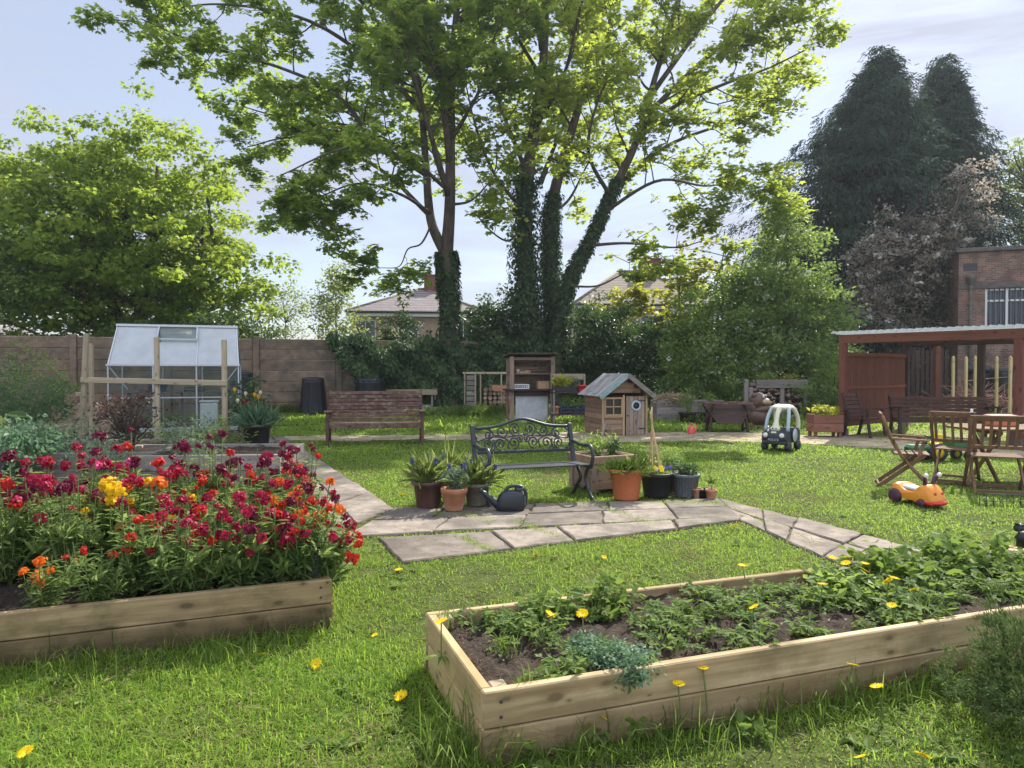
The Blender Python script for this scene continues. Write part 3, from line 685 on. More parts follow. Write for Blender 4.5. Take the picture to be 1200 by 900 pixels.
for wx in (1.2, 2.9):
    m_ = MB(); m_.box((wx, -.03, 3.3), (.5, .08, .7), None, .01); wf = m_.build('window', M['frame_white'], bh)
    m_ = MB(); m_.box((wx, -.075, 3.3), (.36, .02, .56), None, .0); m_.build('pane', M['pane'], wf)

# brick building on the right
bx, by = (1122 - 600) / F * 30, 30.0
bb = thing('brick_building', 'flat roofed dark brick building with barred window at right edge', 'building', (bx, by, 0), R(-20))
m_ = MB()
HB = 6.35
wx0, wx1, wz0, wz1 = .95, 2.5, 3.25, 4.85
m_.box((wx0 / 2, 3.0, HB / 2), (wx0, 6, HB), None, .005); m_.box(((wx1 + 9) / 2, 3, HB / 2), (9 - wx1, 6, HB), None, .005)
m_.box(((wx0 + wx1) / 2, 3.003, wz0 / 2), (wx1 - wx0, 5.99, wz0), None, .0); m_.box(((wx0 + wx1) / 2, 3.003, (wz1 + HB) / 2), (wx1 - wx0, 5.99, HB - wz1), None, .0)
m_.box(((wx0 + wx1) / 2, .75, (wz0 + wz1) / 2), (wx1 - wx0, .9, wz1 - wz0), None, 0)
m_.build('wall', M['brick'], bb)
m_ = MB(); m_.box((4.45, 2.95, HB + .09), (9.15, 6.2, .17), None, .02); m_.build('coping', M['stone_trim'], bb)
m_ = MB(); m_.box((4.5, -.02, 4.98), (8.9, .05, .25), None, .01); m_.build('band', M['stone_trim'], bb)
m_ = MB()
for s_ in (wx0 + .05, (wx0 + wx1) / 2, wx1 - .05): m_.box((s_, .12, (wz0 + wz1) / 2), (.09, .1, wz1 - wz0), None, .01)
for z_ in (wz0 + .05, wz1 - .5, wz1 - .05):
    for s_ in (-1, 1): m_.box(((wx0 + wx1) / 2 + s_ * .365, .12, z_), (.63, .09, .08), None, .01)
wf = m_.build('window', M['frame_white'], bb)
m_ = MB(); m_.box(((wx0 + wx1) / 2, .2, (wz0 + wz1) / 2), (wx1 - wx0 - .01, .03, wz1 - wz0 - .01), None, 0); m_.build('pane', M['pane'], wf)
m_ = MB()
for k in range(8): m_.tube([(wx0 + .15 + k * .18, .05, wz0), (wx0 + .15 + k * .18, .05, wz1)], .018, 6)
m_.build('bar', M['gutter'], wf)
m_ = MB(); m_.box(((wx0 + wx1) / 2, -.03, wz0 - .06), (wx1 - wx0 + .2, .14, .1), None, .015); m_.build('sill', M['stone_trim'], wf)
m_ = MB(); m_.tube([(.42, -.1, 0), (.42, -.1, 5.0)], .06, 10); m_.lathe([(.05, 0), (.2, .25), (.2, .42), (.17, .42), (.16, .3)], 12, (.42, -.13, 5.0))
for z_ in (1, 2.6, 4.2): m_.box((.42, -.06, z_), (.2, .1, .06), None, .01)
m_.build('drainpipe', M['stone_trim'], bb)
m_ = MB(); m_.box((.42, .002, 5.75), (.5, .03, .32), None, .005); m_.build('vent', M['gutter'], bb)
# ------------------------------------------------------------------ trees, shrubs, ivy
def wander(p, d, L, n, wob, trop):
    pts = [np.array(p, float)]; d = unit(np.array(d, float))
    for i in range(n):
        d = unit(d + rng.normal(size=3) * wob + np.array([0, 0, trop])); pts.append(pts[-1] + d * L / n)
    return np.array(pts)
def sycamore(name, label, base, limbs, depth, leafsz, seedn, l1_len=2.8, l1_step=.55, extra=(), nleaf=7, leafmat='maple_leaf'):
    """limbs: [(points in (px, py, dy), [r0, r1], t_start)] - traced, each with its own distance"""
    root = thing(name, label, 'tree', (base[0], base[1], 0)); o = np.array([base[0], base[1], 0])
    tk = MB(); br = MB(); cen = []; rad = []
    L3 = []
    for pts, r, t0 in limbs:
        q = np.array([P(a, b, depth + c) for a, b, c in pts]) - o
        if q[0][2] < .6: q[0][2] = -.1
        L3.append((spline(q, len(pts) * 5), r, t0))
    for p_, r, t0 in extra: L3.append((spline(np.array(p_) - o, len(p_) * 5), r, t0))
    for q, r, t0 in L3:
        n = len(q); rr = r[0] + (r[1] - r[0]) * np.linspace(0, 1, n) ** .8
        if q[0][2] < .2: rr *= 1 + .5 * np.exp(-np.maximum(q[:, 2], 0) / .6)
        tk.tube(q, rr, 9, rnd=.5)
        seg = np.linalg.norm(np.diff(q, axis=0), axis=1); cum = np.r_[0, np.cumsum(seg)]; Lt = cum[-1]
        s = max(t0, 0) * Lt
        while s < Lt * .995:
            s += l1_step * rng.uniform(.6, 1.4); tt = min(s / Lt, 1)
            p = np.array([np.interp(min(s, Lt), cum, q[:, k]) for k in range(3)])
            i = min(np.searchsorted(cum, s), n - 1); tang = unit(q[i] - q[i - 1])
            perp = rvec(1)[0]; perp = unit(perp - tang * (perp @ tang))
            d = unit(.55 * tang + perp * rng.uniform(.7, 1.1) + np.array([0, 0, .12]))
            L = l1_len * rng.uniform(.55, 1.15) * (1.05 - .45 * tt)
            b = wander(p, d, L, 6, .16, .03 + (0 if p[2] > 5 else -.07))
            r0 = min(np.interp(tt, [0, 1], r) * .45, .055); br.tube(b, np.linspace(r0, .012, len(b)), 5, caps=False)
            for k in range(2, len(b)):
                for _ in range(2):
                    td = unit((b[k] - b[k - 1]) / (L / 6) * .6 + rvec(1)[0] * np.array([1, 1, .5])); tl = rng.uniform(.4, 1.0)
                    tw = wander(b[k], td, tl, 3, .2, .0)
                    if rng.random() < .7: br.tube(tw, np.linspace(.014, .006, 4), 4, caps=False)
                    for m_ in (1, 2, 3):
                        if rng.random() < .82: cen.append(tw[m_]); rad.append(rng.uniform(.16, .34))
    cr = MB(); clumps(cr, cen, rad, nleaf, leafsz, 'maple', up=.62, out=.3, flat=.5, shell=.5, rnd_c=.4, droop=.25)
    tr_ = tk.build('trunk', M['bark'], root); br.build('branch', M['twig'], tr_); cr.build('crown', M[leafmat], root)
    return root, L3
def ivy_on(root, L3, idx, zmax, n, size, spread=.13, name='ivy', patchy=0.0):
    mb = MB(); pos = []; nor = []
    for i in idx:
        q, r, t0 = L3[i]; k = len(q); rr = r[0] + (r[1] - r[0]) * np.linspace(0, 1, k) ** .8
        keep = q[:, 2] < zmax; m_ = keep.sum()
        if m_ < 2: continue
        t_ = rng.random(n) * (m_ - 1); j = np.minimum(t_.astype(int), k - 2); u = (t_ - j)[:, None]
        c = q[j] * (1 - u) + q[j + 1] * u; ra = rr[j]
        tan = unit(q[j + 1] - q[j]); d = rvec(n); d = unit(d - tan * np.sum(d * tan, 1, keepdims=True))
        off = ra * (1 + .4 * np.exp(-np.maximum(c[:, 2], 0) / .7)) + spread * rng.random(n) ** 1.5 * (1.3 - .5 * c[:, 2] / zmax)
        pp = c + d * off[:, None]
        if patchy:
            az = np.arctan2(d[:, 1], d[:, 0]); g = np.sin(az * 2 + pp[:, 2] * 1.3) + np.sin(pp[:, 2] * 2.1 + az) + .8 * np.sin(az * 5)
            s_ = g > -1.2 + patchy * 2 - pp[:, 2] * .12
            pp, d = pp[s_], d[s_]
        pos.append(pp); nor.append(d)
    pos = np.concatenate(pos); nor = np.concatenate(nor)
    leaves(mb, pos, nor + rvec(len(pos)) * .5 + np.array([0, 0, .4]), rvec(len(pos)) + np.array([0, 0, -1.0]), size * rng.uniform(.6, 1.3, len(pos)), 'oval')
    # re-use as its own plant growing on the tree
    return mb

DT = 27.5
tA = P(527, 480, DT)
limbsA = [
    ([(528, 484, 0), (527, 400, 0), (525, 330, 0), (523, 295, 0)], [.40, .36], 2),
    ([(523, 300, 0), (505, 258, .2), (499, 190, .6), (490, 95, 1.2), (470, 20, 1.6), (452, -60, 2)], [.22, .06], .42),
    ([(523, 300, 0), (527, 240, -.2), (528, 150, -.4), (531, 60, -.3), (540, -40, 0), (545, -120, .3)], [.26, .07], .4),
    ([(527, 190, -.4), (515, 90, -1.6), (500, 20, -2.4), (488, -70, -3)], [.13, .04], .25),
    ([(500, 205, .5), (440, 165, -.6), (395, 112, -1.2), (330, 80, -1.8), (235, 52, -2.2), (165, 22, -2.4)], [.12, .02], .15),
    ([(506, 255, .2), (440, 195, 1.2), (350, 162, 2), (290, 172, 2.4)], [.10, .02], .2),
    ([(499, 190, .6), (420, 150, 1.8), (340, 140, 2.6), (285, 125, 3)], [.10, .02], .2),
    ([(495, 130, .9), (420, 60, .2), (350, 20, -.3), (260, 5, -.6), (190, 12, -.8)], [.11, .02], .15),
    ([(490, 95, 1.2), (430, 10, 2), (370, -50, 2.5), (300, -70, 3)], [.10, .03], .1),
    ([(505, 250, .2), (470, 228, -1.4), (420, 215, -2.3), (365, 235, -2.8)], [.08, .02], .25),
    ([(528, 165, -.4), (560, 110, -1.5), (575, 60, -2.2), (590, 5, -2.6)], [.09, .02], .2),
    ([(527, 225, -.2), (465, 175, -2.6), (400, 175, -3.8), (330, 205, -4.4)], [.08, .02], .25),
    ([(507, 260, .1), (494, 285, -.6), (478, 292, -.9), (468, 312, -1.2), (446, 314, -1.5)], [.045, .012], .42),
    ([(529, 240, -.2), (552, 235, .8), (572, 215, 1.6), (590, 190, 2)], [.06, .015], .35),
]
extraA = [([tA + [0, .5, 8], tA + [-1, 3, 11], tA + [-1.5, 5.5, 14]], [.12, .03], .2), ([tA + [0, -.3, 8], tA + [-1, -2.5, 11.5], tA + [-2, -4.5, 14.5]], [.12, .03], .2), ([tA + [0, 0, 13.5], tA + [1, 1.5, 17], tA + [1, 2, 19]], [.1, .03], .1), ([tA + [-1, 0, 13.5], tA + [-3.5, -1.5, 16], tA + [-6, -2, 17.5]], [.1, .03], .1)]
rA, LA = sycamore('sycamore_tree', 'tall sycamore with a forked trunk, ivy on its lower half and long limbs reaching left', tA, limbsA, DT, .165, 1, l1_step=.56, extra=extraA, nleaf=14)
mbi = ivy_on(rA, LA, [0], 6.0, 5200, .15, .10, patchy=.35)
tag(mbi.build('ivy', M['ivy_leaf'], None, (tA[0], tA[1], 0)), 'dark ivy climbing the single straight trunk of the left sycamore', 'ivy')

tB = P(634, 480, DT + 1)
limbsB = [
    ([(622, 486, 0), (622, 400, 0), (617, 330, 0), (615, 240, .1), (625, 160, .2), (636, 80, .2), (640, 0, .1), (640, -90, 0)], [.52, .07], .52),
    ([(640, 484, .2), (646, 380, .4), (645, 300, .6), (647, 240, .8), (662, 180, 1), (682, 110, 1.4), (700, 20, 1.8), (712, -70, 2)], [.42, .06], .48),
    ([(648, 482, -.2), (655, 390, -.4), (667, 330, -.6), (690, 285, -.8), (720, 220, -1), (746, 165, -1.1), (768, 90, -1.2), (792, 10, -1.3), (808, -60, -1.4)], [.33, .05], .48),
    ([(746, 165, -1.1), (790, 125, -1.8), (850, 98, -2.4), (900, 80, -2.8), (945, 58, -3)], [.10, .02], .12),
    ([(720, 220, -1), (780, 172, .6), (840, 148, 1.4), (890, 130, 2), (930, 118, 2.3)], [.10, .02], .15),
    ([(752, 140, -1.1), (830, 65, -2), (885, 22, -2.6), (930, -10, -3)], [.11, .02], .12),
    ([(760, 115, -1.1), (830, 20, 0), (880, -35, .6), (920, -60, 1)], [.11, .03], .1),
    ([(688, 288, -.8), (735, 285, -2), (790, 290, -2.6), (825, 282, -3)], [.07, .015], .3),
    ([(706, 250, -.9), (770, 212, -2.6), (830, 218, -3.6), (875, 205, -4.2)], [.08, .015], .22),
    ([(715, 230, -1), (690, 180, -2.8), (700, 120, -4), (730, 60, -5)], [.09, .02], .25),
    ([(616, 250, .1), (580, 205, -.8), (558, 150, -1.4), (545, 95, -1.8)], [.09, .02], .25),
    ([(618, 205, .1), (585, 120, 1.4), (565, 50, 2.4), (550, -30, 3)], [.10, .02], .2),
    ([(616, 262, .1), (596, 282, -.9), (572, 268, -1.5), (556, 248, -2)], [.06, .014], .45),
    ([(647, 250, .8), (668, 232, 2.4), (690, 190, 3.4), (715, 150, 4)], [.08, .02], .3),
    ([(628, 150, .2), (660, 90, -2), (675, 30, -3.5), (690, -40, -4.5)], [.10, .025], .2),
    ([(634, 90, .2), (600, 30, -1.6), (585, -30, -2.6)], [.09, .025], .15),
    ([(664, 335, -.6), (700, 335, -1.8), (735, 320, -2.6), (760, 325, -3)], [.05, .012], .6),
]
extraB = [([tB + [0, .4, 9], tB + [1, 3.5, 12], tB + [2, 6, 14]], [.12, .03], .2), ([tB + [0, 0, 14], tB + [-.5, -2, 17], tB + [-1, -2.5, 19.5]], [.1, .03], .1), ([tB + [2.5, 1.5, 13.5], tB + [3, 2.5, 16.5], tB + [3, 3, 18.5]], [.1, .03], .1)]
rB, LB = sycamore('sycamore_tree', 'tall sycamore with three ivy clad stems, the right one leaning out', tB, limbsB, DT + 1, .155, 2, l1_step=.6, extra=extraB, nleaf=11, leafmat='lime_maple_leaf')
mbi = ivy_on(rB, LB, [0], 9.5, 8000, .15, .42); 
for i_, z_, n_ in ((1, 9, 5600), (2, 9.0, 5600)):
    m2 = ivy_on(rB, LB, [i_], z_, n_, .14, .22 if i_ == 1 else .13)
    for a_ in ('V', 'A', 'SM', 'MI', 'FS'): getattr(mbi, a_).extend(getattr(m2, a_))
    mbi.FL.extend([f + mbi.n for f in m2.FL]); mbi.n += m2.n
tag(mbi.build('ivy', M['ivy_leaf'], None, (tB[0], tB[1], 0)), 'thick dark ivy wrapping the three stems of the right sycamore', 'ivy')

def env_tree(name, label, cat, base, ells, ncl, cr, nl, size, mat, shape='kite', trunk=None, tmat='bark', group=None, up=.5, flat=.6, shell=.3, cshell=.5, low=0.0, droop=.1, rnd_c=.5, nb=40, tr=.25, stems=None, sv=.3, mat2=None, n2=0, size2=.1, crownname='crown', ragged=.12):
    """crown = leaf clumps spread through a few overlapping ellipsoids (dx, dy, z, rx, ry, rz)"""
    root = thing(name, label, cat, (base[0], base[1], 0), 0, group)
    ells = np.array(ells, float); wgt = (ells[:, 3] * ells[:, 4] * ells[:, 5]) ** .8; k = rng.choice(len(ells), ncl, p=wgt / wgt.sum())
    d = rvec(ncl); rr = rng.random(ncl) ** shell * (1 + ragged * rng.normal(size=ncl))
    c = ells[k, :3] + d * rr[:, None] * ells[k, 3:]
    c = c[c[:, 2] > low]
    mb = MB(); clumps(mb, c, cr * rng.uniform(.6, 1.35, len(c)), nl, size, shape, up=up, out=.5, flat=flat, shell=cshell, rnd_c=rnd_c, droop=droop, sv=sv)
    mb.build(crownname, mat, root)
    if mat2:
        mb = MB(); c2 = c[rng.choice(len(c), n2)]; clumps(mb, c2 + rvec(n2) * cr * .7, .13, 14, size2, 'petal', up=.3, out=.8, flat=.7); mb.build('blossom', mat2, root)
    tk = MB()
    if stems is None: stems = [[(0, 0, -.1), (0, 0, ells[:, 2].mean() * .55), (0, 0, ells[:, 2].max())]]
    for s_ in stems:
        q = spline(np.array(s_, float), 12); tk.tube(q, np.linspace(tr, tr * .25, len(q)), 8, rnd=.5)
    if nb:
        far = c[rng.choice(len(c), min(nb, len(c)), replace=False)]
        for p in far:
            q = np.array(stems[rng.integers(len(stems))], float); q = spline(q, 12)
            hgt = np.clip(p[2] - .55 * np.hypot(p[0], p[1]), q[0][2] + .3, q[-1][2] * .95); i = np.argmin(np.abs(q[:, 2] - hgt)); s0 = q[i]
            mid = (s0 + p) / 2 + np.array([0, 0, .12 * np.linalg.norm(p - s0)]) + rng.normal(size=3) * .15
            b = spline([s0, mid, p], 7); tk.tube(b, np.linspace(tr * .3, .012, 7), 5, caps=False)
    tk.build('trunk' if tr > .06 else 'stem', M[tmat], root)
    return root

def at(px, Y): return ((px - 600) / F * Y, Y)
# big bright maple behind the fence on the left, and its darker neighbour
env_tree('maple_tree', 'broad bright green maple standing behind the fence on the left', 'tree', at(150, 34), [(0, 0, 7.5, 6.0, 5, 4.6), (-2.6, 0, 9.2, 3.3, 3.5, 3.4), (1.2, -.5, 9.6, 3.0, 3, 3.4), (3.7, 0, 5.8, 2.5, 3, 3.2), (-5, 0, 7.5, 2.8, 3, 3.6), (0, 0, 5, 5.8, 4, 2.2)], 900, .75, 70, .185, M['left_leaf'], 'maple', up=.5, flat=.5, shell=.2, cshell=.5, low=2.7, droop=.3, nb=90, tr=.4, ragged=.2, stems=[[(0, 0, -.1), (-.2, 0, 3), (-1.5, 0, 7), (-2, 0, 11)], [(.1, 0, 0), (.3, 0, 3), (1.2, 0, 7), (1.5, 0, 11)], [(1.2, 0, 0), (1.6, 0, 3), (3, 0, 5), (4.5, 0, 7.5)]])
env_tree('dark_tree', 'darker green tree cut off by the left edge of the picture', 'tree', at(-28, 30), [(0, 0, 6.2, 2.6, 2.6, 2.4), (1.4, -.3, 4.8, 1.9, 2, 1.6), (-2, 0, 7, 2, 2, 2)], 150, .7, 60, .18, M['hedge_leaf'], 'kite', up=.55, flat=.5, low=2.6, nb=30, tr=.2)
# shrubs along the top of the fence
sh = [(40, 33, 1.9, 3.6, 'pale_leaf', 'pale leafy shrub behind the fence below the dark tree'), (95, 32, 2.0, 3.5, 'hedge_leaf', 'mid green shrub behind the fence left of the greenhouse'), (160, 31, 2.1, 3.6, 'hedge_leaf', 'mid green shrub behind the fence above the greenhouse roof'), (215, 31, 1.7, 3.9, 'dark_leaf', 'dark evergreen shrub behind the fence right above the greenhouse'), (275, 30.5, 2.0, 4.15, 'dark_leaf', 'largest dark evergreen shrub between maple and pale birch')]
for px, Y, r_, h_, mt, lb in sh:
    env_tree('shrub', lb, 'shrub', at(px, Y), [(0, 0, h_ * .55, r_, 1.2, h_ * .42), (.4 * r_, 0, h_ * .7, r_ * .5, 1, h_ * .3), (-.5 * r_, 0, h_ * .6, r_ * .5, 1, h_ * .3)], 110, .42, 46, .14, M[mt], 'kite', up=.45, flat=.7, nb=14, tr=.05, tmat='twig', low=.2)
env_tree('birch_tree', 'pale feathery young tree with hazy foliage beyond the fence', 'tree', at(335, 42), [(0, 0, 4.6, 1.5, 1.5, 2.2)], 70, .55, 34, .14, M['pale_leaf'], 'kite', up=.3, nb=20, tr=.07, tmat='twig')
env_tree('birch_tree', 'taller pale young tree left of the pinkish house', 'tree', at(394, 40), [(0, 0, 4.2, 1.35, 1.5, 2.6), (.2, 0, 6.2, .9, 1, 1.6), (-.6, 0, 5, .9, 1, 1.6)], 120, .5, 34, .15, M['pale_leaf'], 'kite', up=.3, nb=30, tr=.08, tmat='twig', shell=.4)
env_tree('flowering_shrub', 'orange tinged shrub in front of the pinkish house', 'shrub', at(446, 36), [(0, 0, 2.7, 1.2, .8, 1.5)], 40, .4, 30, .14, M['pale_leaf'], 'kite', nb=8, tr=.04, tmat='twig')
env_tree('evergreen_bush', 'round dark ivy bush rising above the fence before the pinkish house', 'shrub', at(470, 29.4), [(0, 0, 3.1, .75, .7, 1.1), (.3, 0, 2.4, 1.2, .7, .8)], 60, .34, 60, .12, M['ivy_leaf'], 'oval', nb=8, tr=.05, tmat='twig')
# ivy over the fence: hanging over both faces, ragged lower edge
def ivy_wall(label, s0, s1, ztop, low, n, thick=.45, mat='ivy_leaf', bulge=.55):
    s = rng.uniform(s0, s1, n); z = rng.random(n)
    lo = np.interp(s, *low); zt = ztop + .22 * np.sin(s * 2.3) + .14 * np.sin(s * 5.1 + 1) + .1 * rng.normal(size=n)
    lo = lo + .18 * np.sin(s * 7) + .12 * np.sin(s * 13 + 2) + .1 * rng.normal(size=n); zz = lo + (zt - lo) * z
    ok = zz > np.maximum(lo, .03); s, zz = s[ok], zz[ok]; n = len(s)
    b = bulge * (.55 + .45 * np.sin(s * 2.7 + zz * 1.9) * np.sin(zz * 3.3 + s * 1.7) + .25 * np.sin(s * 6.1) * np.sin(zz * 5)).clip(.05) + .05
    off = -b * rng.random(n) ** .6
    over = zz > FENCE_Z - .1; off[over] = rng.uniform(-thick, thick, over.sum())
    p2 = fa[None] + fd[None] * s[:, None] + np.array([-fd[1], fd[0]])[None] * (off[:, None] - .06)
    pos = np.c_[p2, zz]; nr = np.tile([fd[1], -fd[0], .55], (n, 1)) + rvec(n) * .6
    tone = .38 + .28 * np.sin(s * 3.1 + 1.3 * np.sin(zz * 4)) * np.sin(zz * 3.7 + s) + .22 * (off < -b * .75)
    mb = MB(); leaves(mb, pos, nr, rvec(n) + np.array([0, 0, -1.]), .15 * rng.uniform(.5, 1.5, n), 'oval', np.clip(tone + .3 * rng.normal(size=n), 0, 1))
    tag(mb.build('ivy', M[mat], None), label, 'ivy')
def s_at(px):   # fence station seen at a picture column
    k = (px - 600) / F; return (k * fa[1] - fa[0]) / (fd[0] - k * fd[1])
ivy_wall('dark ivy spilling over the fence between the bin and the left sycamore', s_at(385), s_at(545), 2.55, ([s_at(385), s_at(405), s_at(420), s_at(450), s_at(480), s_at(545)], [2.55, 1.95, .9, 1.4, .25, .0]), 17000)
ivy_wall('dark ivy covering the fence between and beyond the two sycamores', s_at(545), s_at(700), 2.6, ([s_at(545), s_at(700)], [.1, .1]), 15000)
ivy_wall('ivy covered fence in deep shade behind the playhouse', s_at(700), s_at(900), 2.5, ([s_at(700), s_at(900)], [.1, .1]), 12000)
env_tree('holly_bush', 'dark holly like bush between the trunks of the two sycamores', 'shrub', at(582, 28.6), [(0, 0, 2.6, 1.2, .8, 1.7), (.5, 0, 3.6, .9, .7, 1.3), (-.5, 0, 3.2, .8, .7, 1.2)], 140, .42, 60, .13, M['dark_leaf'], 'oval', nb=10, tr=.06, tmat='twig', up=.4)
env_tree('evergreen_shrub', 'dark glossy shrub right of the ivy clad trunks', 'shrub', at(705, 27.6), [(0, 0, 2.2, 1.5, 1, 1.7), (-.6, 0, 3.0, 1.0, .8, 1.2), (.7, 0, 2.9, 1.0, .8, 1.1)], 150, .45, 60, .13, M['dark_leaf'], 'oval', nb=10, tr=.06, tmat='twig', up=.4)
env_tree('evergreen_shrub', 'dark shrub with pale highlights directly behind the playhouse', 'shrub', at(765, 26.4), [(0, 0, 1.9, 1.5, 1, 1.6), (.6, 0, 2.6, 1.1, .8, 1.1)], 130, .45, 60, .12, M['dark_leaf'], 'oval', nb=10, tr=.06, tmat='twig', up=.4, mat2=M['blossom'], n2=20, size2=.08)
# yellow green saplings in front of the grey house
env_tree('sapling', 'thin yellow green sapling in front of the grey house', 'tree', at(728, 30.5), [(0, 0, 3.9, 1.3, .8, 1.0), (.8, 0, 4.6, .8, .7, .9)], 60, .34, 16, .17, M['lime_leaf'], 'maple', nb=26, tr=.05, tmat='twig', up=.5, flat=.5, shell=.6)
env_tree('sapling', 'many stemmed lime green sapling right of the grey house', 'tree', at(808, 27), [(0, 0, 3.6, 1.2, .9, 1.8), (.5, 0, 5.2, 1.1, .8, 1.4), (-.3, 0, 2.4, 1.2, .8, 1.2)], 130, .4, 22, .15, M['lime_leaf'], 'maple', nb=50, tr=.06, tmat='twig', up=.5, flat=.5, shell=.6, stems=[[(0, 0, 0), (-.2, 0, 2), (-.4, 0, 4), (-.3, 0, 6)], [(.1, 0, 0), (.5, 0, 2.4), (.9, 0, 4.2), (1.4, 0, 6.6)], [(.2, 0, 0), (1, .2, 2), (1.6, .2, 4), (2.2, .2, 6.2)]])
env_tree('viburnum_bush', 'large green bush dotted with white flowers behind the dark trough', 'shrub', at(842, 24.5), [(0, 0, 2.2, 1.9, 1.4, 2.0), (-.8, 0, 2.6, 1.1, 1, 1.7), (.8, 0, 3.4, 1.2, 1, 1.6), (0, -.5, 1.1, 2.1, 1.2, 1.1)], 330, .45, 56, .12, M['hedge_leaf'], 'kite', nb=24, tr=.06, tmat='twig', up=.4, flat=.7, shell=.28, mat2=M['blossom'], n2=90, size2=.07)
env_tree('hawthorn_tree', 'tall leafy green tree with pale flower tufts left of the shelter', 'tree', at(922, 24.8), [(0, 0, 3.0, 1.9, 1.6, 2.3), (.1, 0, 5.0, 1.25, 1.2, 1.9), (-.1, 0, 6.4, .7, .7, 1.0), (.7, -.2, 2.2, 1.5, 1.4, 1.8), (-.9, 0, 4.0, 1.1, 1, 1.4)], 430, .45, 60, .125, M['hedge_leaf'], 'kite', nb=30, tr=.12, tmat='twig', up=.45, flat=.6, shell=.28, mat2=M['blossom'], n2=45, size2=.08)
env_tree('shrub', 'low shrub filling the gap beside the shelter wall', 'shrub', at(978, 22.5), [(0, 0, .8, .9, .8, .8), (-.8, 0, .7, .8, .7, .7), (.3, 0, 1.7, .5, .5, .7)], 80, .3, 46, .1, M['hedge_leaf'], 'kite', nb=8, tr=.035, tmat='twig')
# two big drooping cypresses
def cypress(label, px, Y, hgt, wid, n, prof, lean=0.0):
    b = at(px, Y); root = thing('cypress_tree', label, 'tree', (b[0], b[1], 0))
    z = rng.random(n) ** .85; az = rng.random(n) * 2 * np.pi
    rad = np.interp(z, [0, .15, .4, .6, .75, .88, .96, 1], prof) * wid
    lob = 1 + .16 * np.sin(az * 3 + z * 9) + .14 * np.sin(az * 7 - z * 21) + .13 * rng.normal(size=n)
    rr = rad * lob * rng.uniform(.62, 1.05, n)
    tier = 1 + .16 * np.sin(z * 75 + 2.2 * np.sin(az * 2) + rng.normal(size=n) * .5); rr = rr * tier
    c = np.stack([rr * np.cos(az) + lean * z ** 1.5, rr * np.sin(az), z * hgt * (1 + .025 * rng.normal(size=n))], 1)
    k = 70; idx = np.repeat(np.arange(n), k); o = np.stack([np.cos(az), np.sin(az), np.zeros(n)], 1)[idx]
    t_ = rng.random(len(idx)); side = rng.normal(size=len(idx)) * .42; tg = np.stack([-o[:, 1], o[:, 0], o[:, 2]], 1)
    Lb = (rng.uniform(.6, 1.5, n) * (1.15 - .6 * z))[idx]; side = side * (.35 + t_) * 1.2
    pos = c[idx] + o * (t_ * Lb)[:, None] + tg * (side * Lb)[:, None] + np.array([0, 0, 1.]) * (.15 * t_ * Lb - (t_ ** 2) * Lb * .75 - .35 * np.abs(side) * Lb - rng.random(len(idx)) ** 2 * .35)[:, None]
    tan = o * .8 + np.array([0, 0, -.75]) + rvec(len(idx)) * .55 + tg * side[:, None]
    nor = o * .4 + rvec(len(idx)) * .6 + np.array([0, 0, .8])
    tone = rng.random(n); rn = np.clip(tone[idx] * .55 + rng.random(len(idx)) * .45, 0, 1)
    mb = MB(); leaves(mb, pos, nor, tan, rng.uniform(.13, .30, len(idx)), 'spray', rn); mb.build('crown', M['conifer_leaf'], root)
    # close inner foliage
    m2 = MB(); nn = 2600; z = rng.random(nn) * .96; az = rng.random(nn) * 2 * np.pi; r2 = np.interp(z, [0, .15, .4, .6, .75, .88, .96, 1], prof) * wid * .55 * rng.random(nn) ** .4
    pos = np.stack([r2 * np.cos(az) + lean * z ** 1.5, r2 * np.sin(az), z * hgt], 1); leaves(m2, pos, rvec(nn), rvec(nn) - [0, 0, .6], .9, 'spray'); m2.build('inner_foliage', M['conifer_leaf'], root)
    tk = MB(); tk.tube([(0, 0, -.1), (lean * .35, 0, hgt * .5), (lean * .94, 0, hgt * .96)], [.35, .2, .04], 8); tk.build('trunk', M['bark'], root)
cypress('larger of two dark weeping cypresses, nearer to the big sycamore', 988, 37, 17.2, 5.0, 1650, [.95, 1, .95, .76, .52, .27, .10, .01], 1.8)
cypress('smaller dark cypress rising behind the copper leaved tree', 1116, 40, 18.3, 3.5, 1150, [.95, 1, .92, .70, .44, .24, .09, .01], -.7)
# copper tree with washed out blossom, pale tree at the edge
env_tree('cherry_tree', 'copper leaved cherry with fading pink blossom above the shelter roof', 'tree', at(1050, 32), [(.2, 0, 4.6, 2.6, 1.6, 2.6), (2.2, .8, 7.6, 2.1, 1.4, 2.0), (-1.2, 0, 5.4, 1.4, 1.4, 2.4), (3.6, 1, 9.2, 1.3, 1.2, 1.8), (-.8, 0, 7.4, .7, .8, 1.4), (1.2, 0, 6.4, 1.6, 1.4, 1.8)], 360, .5, 30, .16, M['cherry_leaf'], 'kite', mat2=M['blossom'], n2=170, size2=.10, nb=110, tr=.16, up=.3, flat=.7, shell=.35, tmat='twig', low=1.2, stems=[[(0, 0, 0), (-.3, 0, 2), (-1, 0, 4.5), (-1.4, 0, 7)], [(.2, 0, 0), (.7, 0, 3), (1.8, 0, 6), (2.6, 0, 9)]])
env_tree('pale_tree', 'sunlit pale leaved tree behind the brick building at the right edge', 'tree', at(1205, 38), [(0, 0, 10.2, 2.0, 2, 2.6), (-.6, 0, 12, 1.2, 1.2, 1.6)], 130, .6, 30, .17, M['pale_leaf'], 'kite', nb=60, tr=.2, up=.3, tmat='twig', shell=.5)
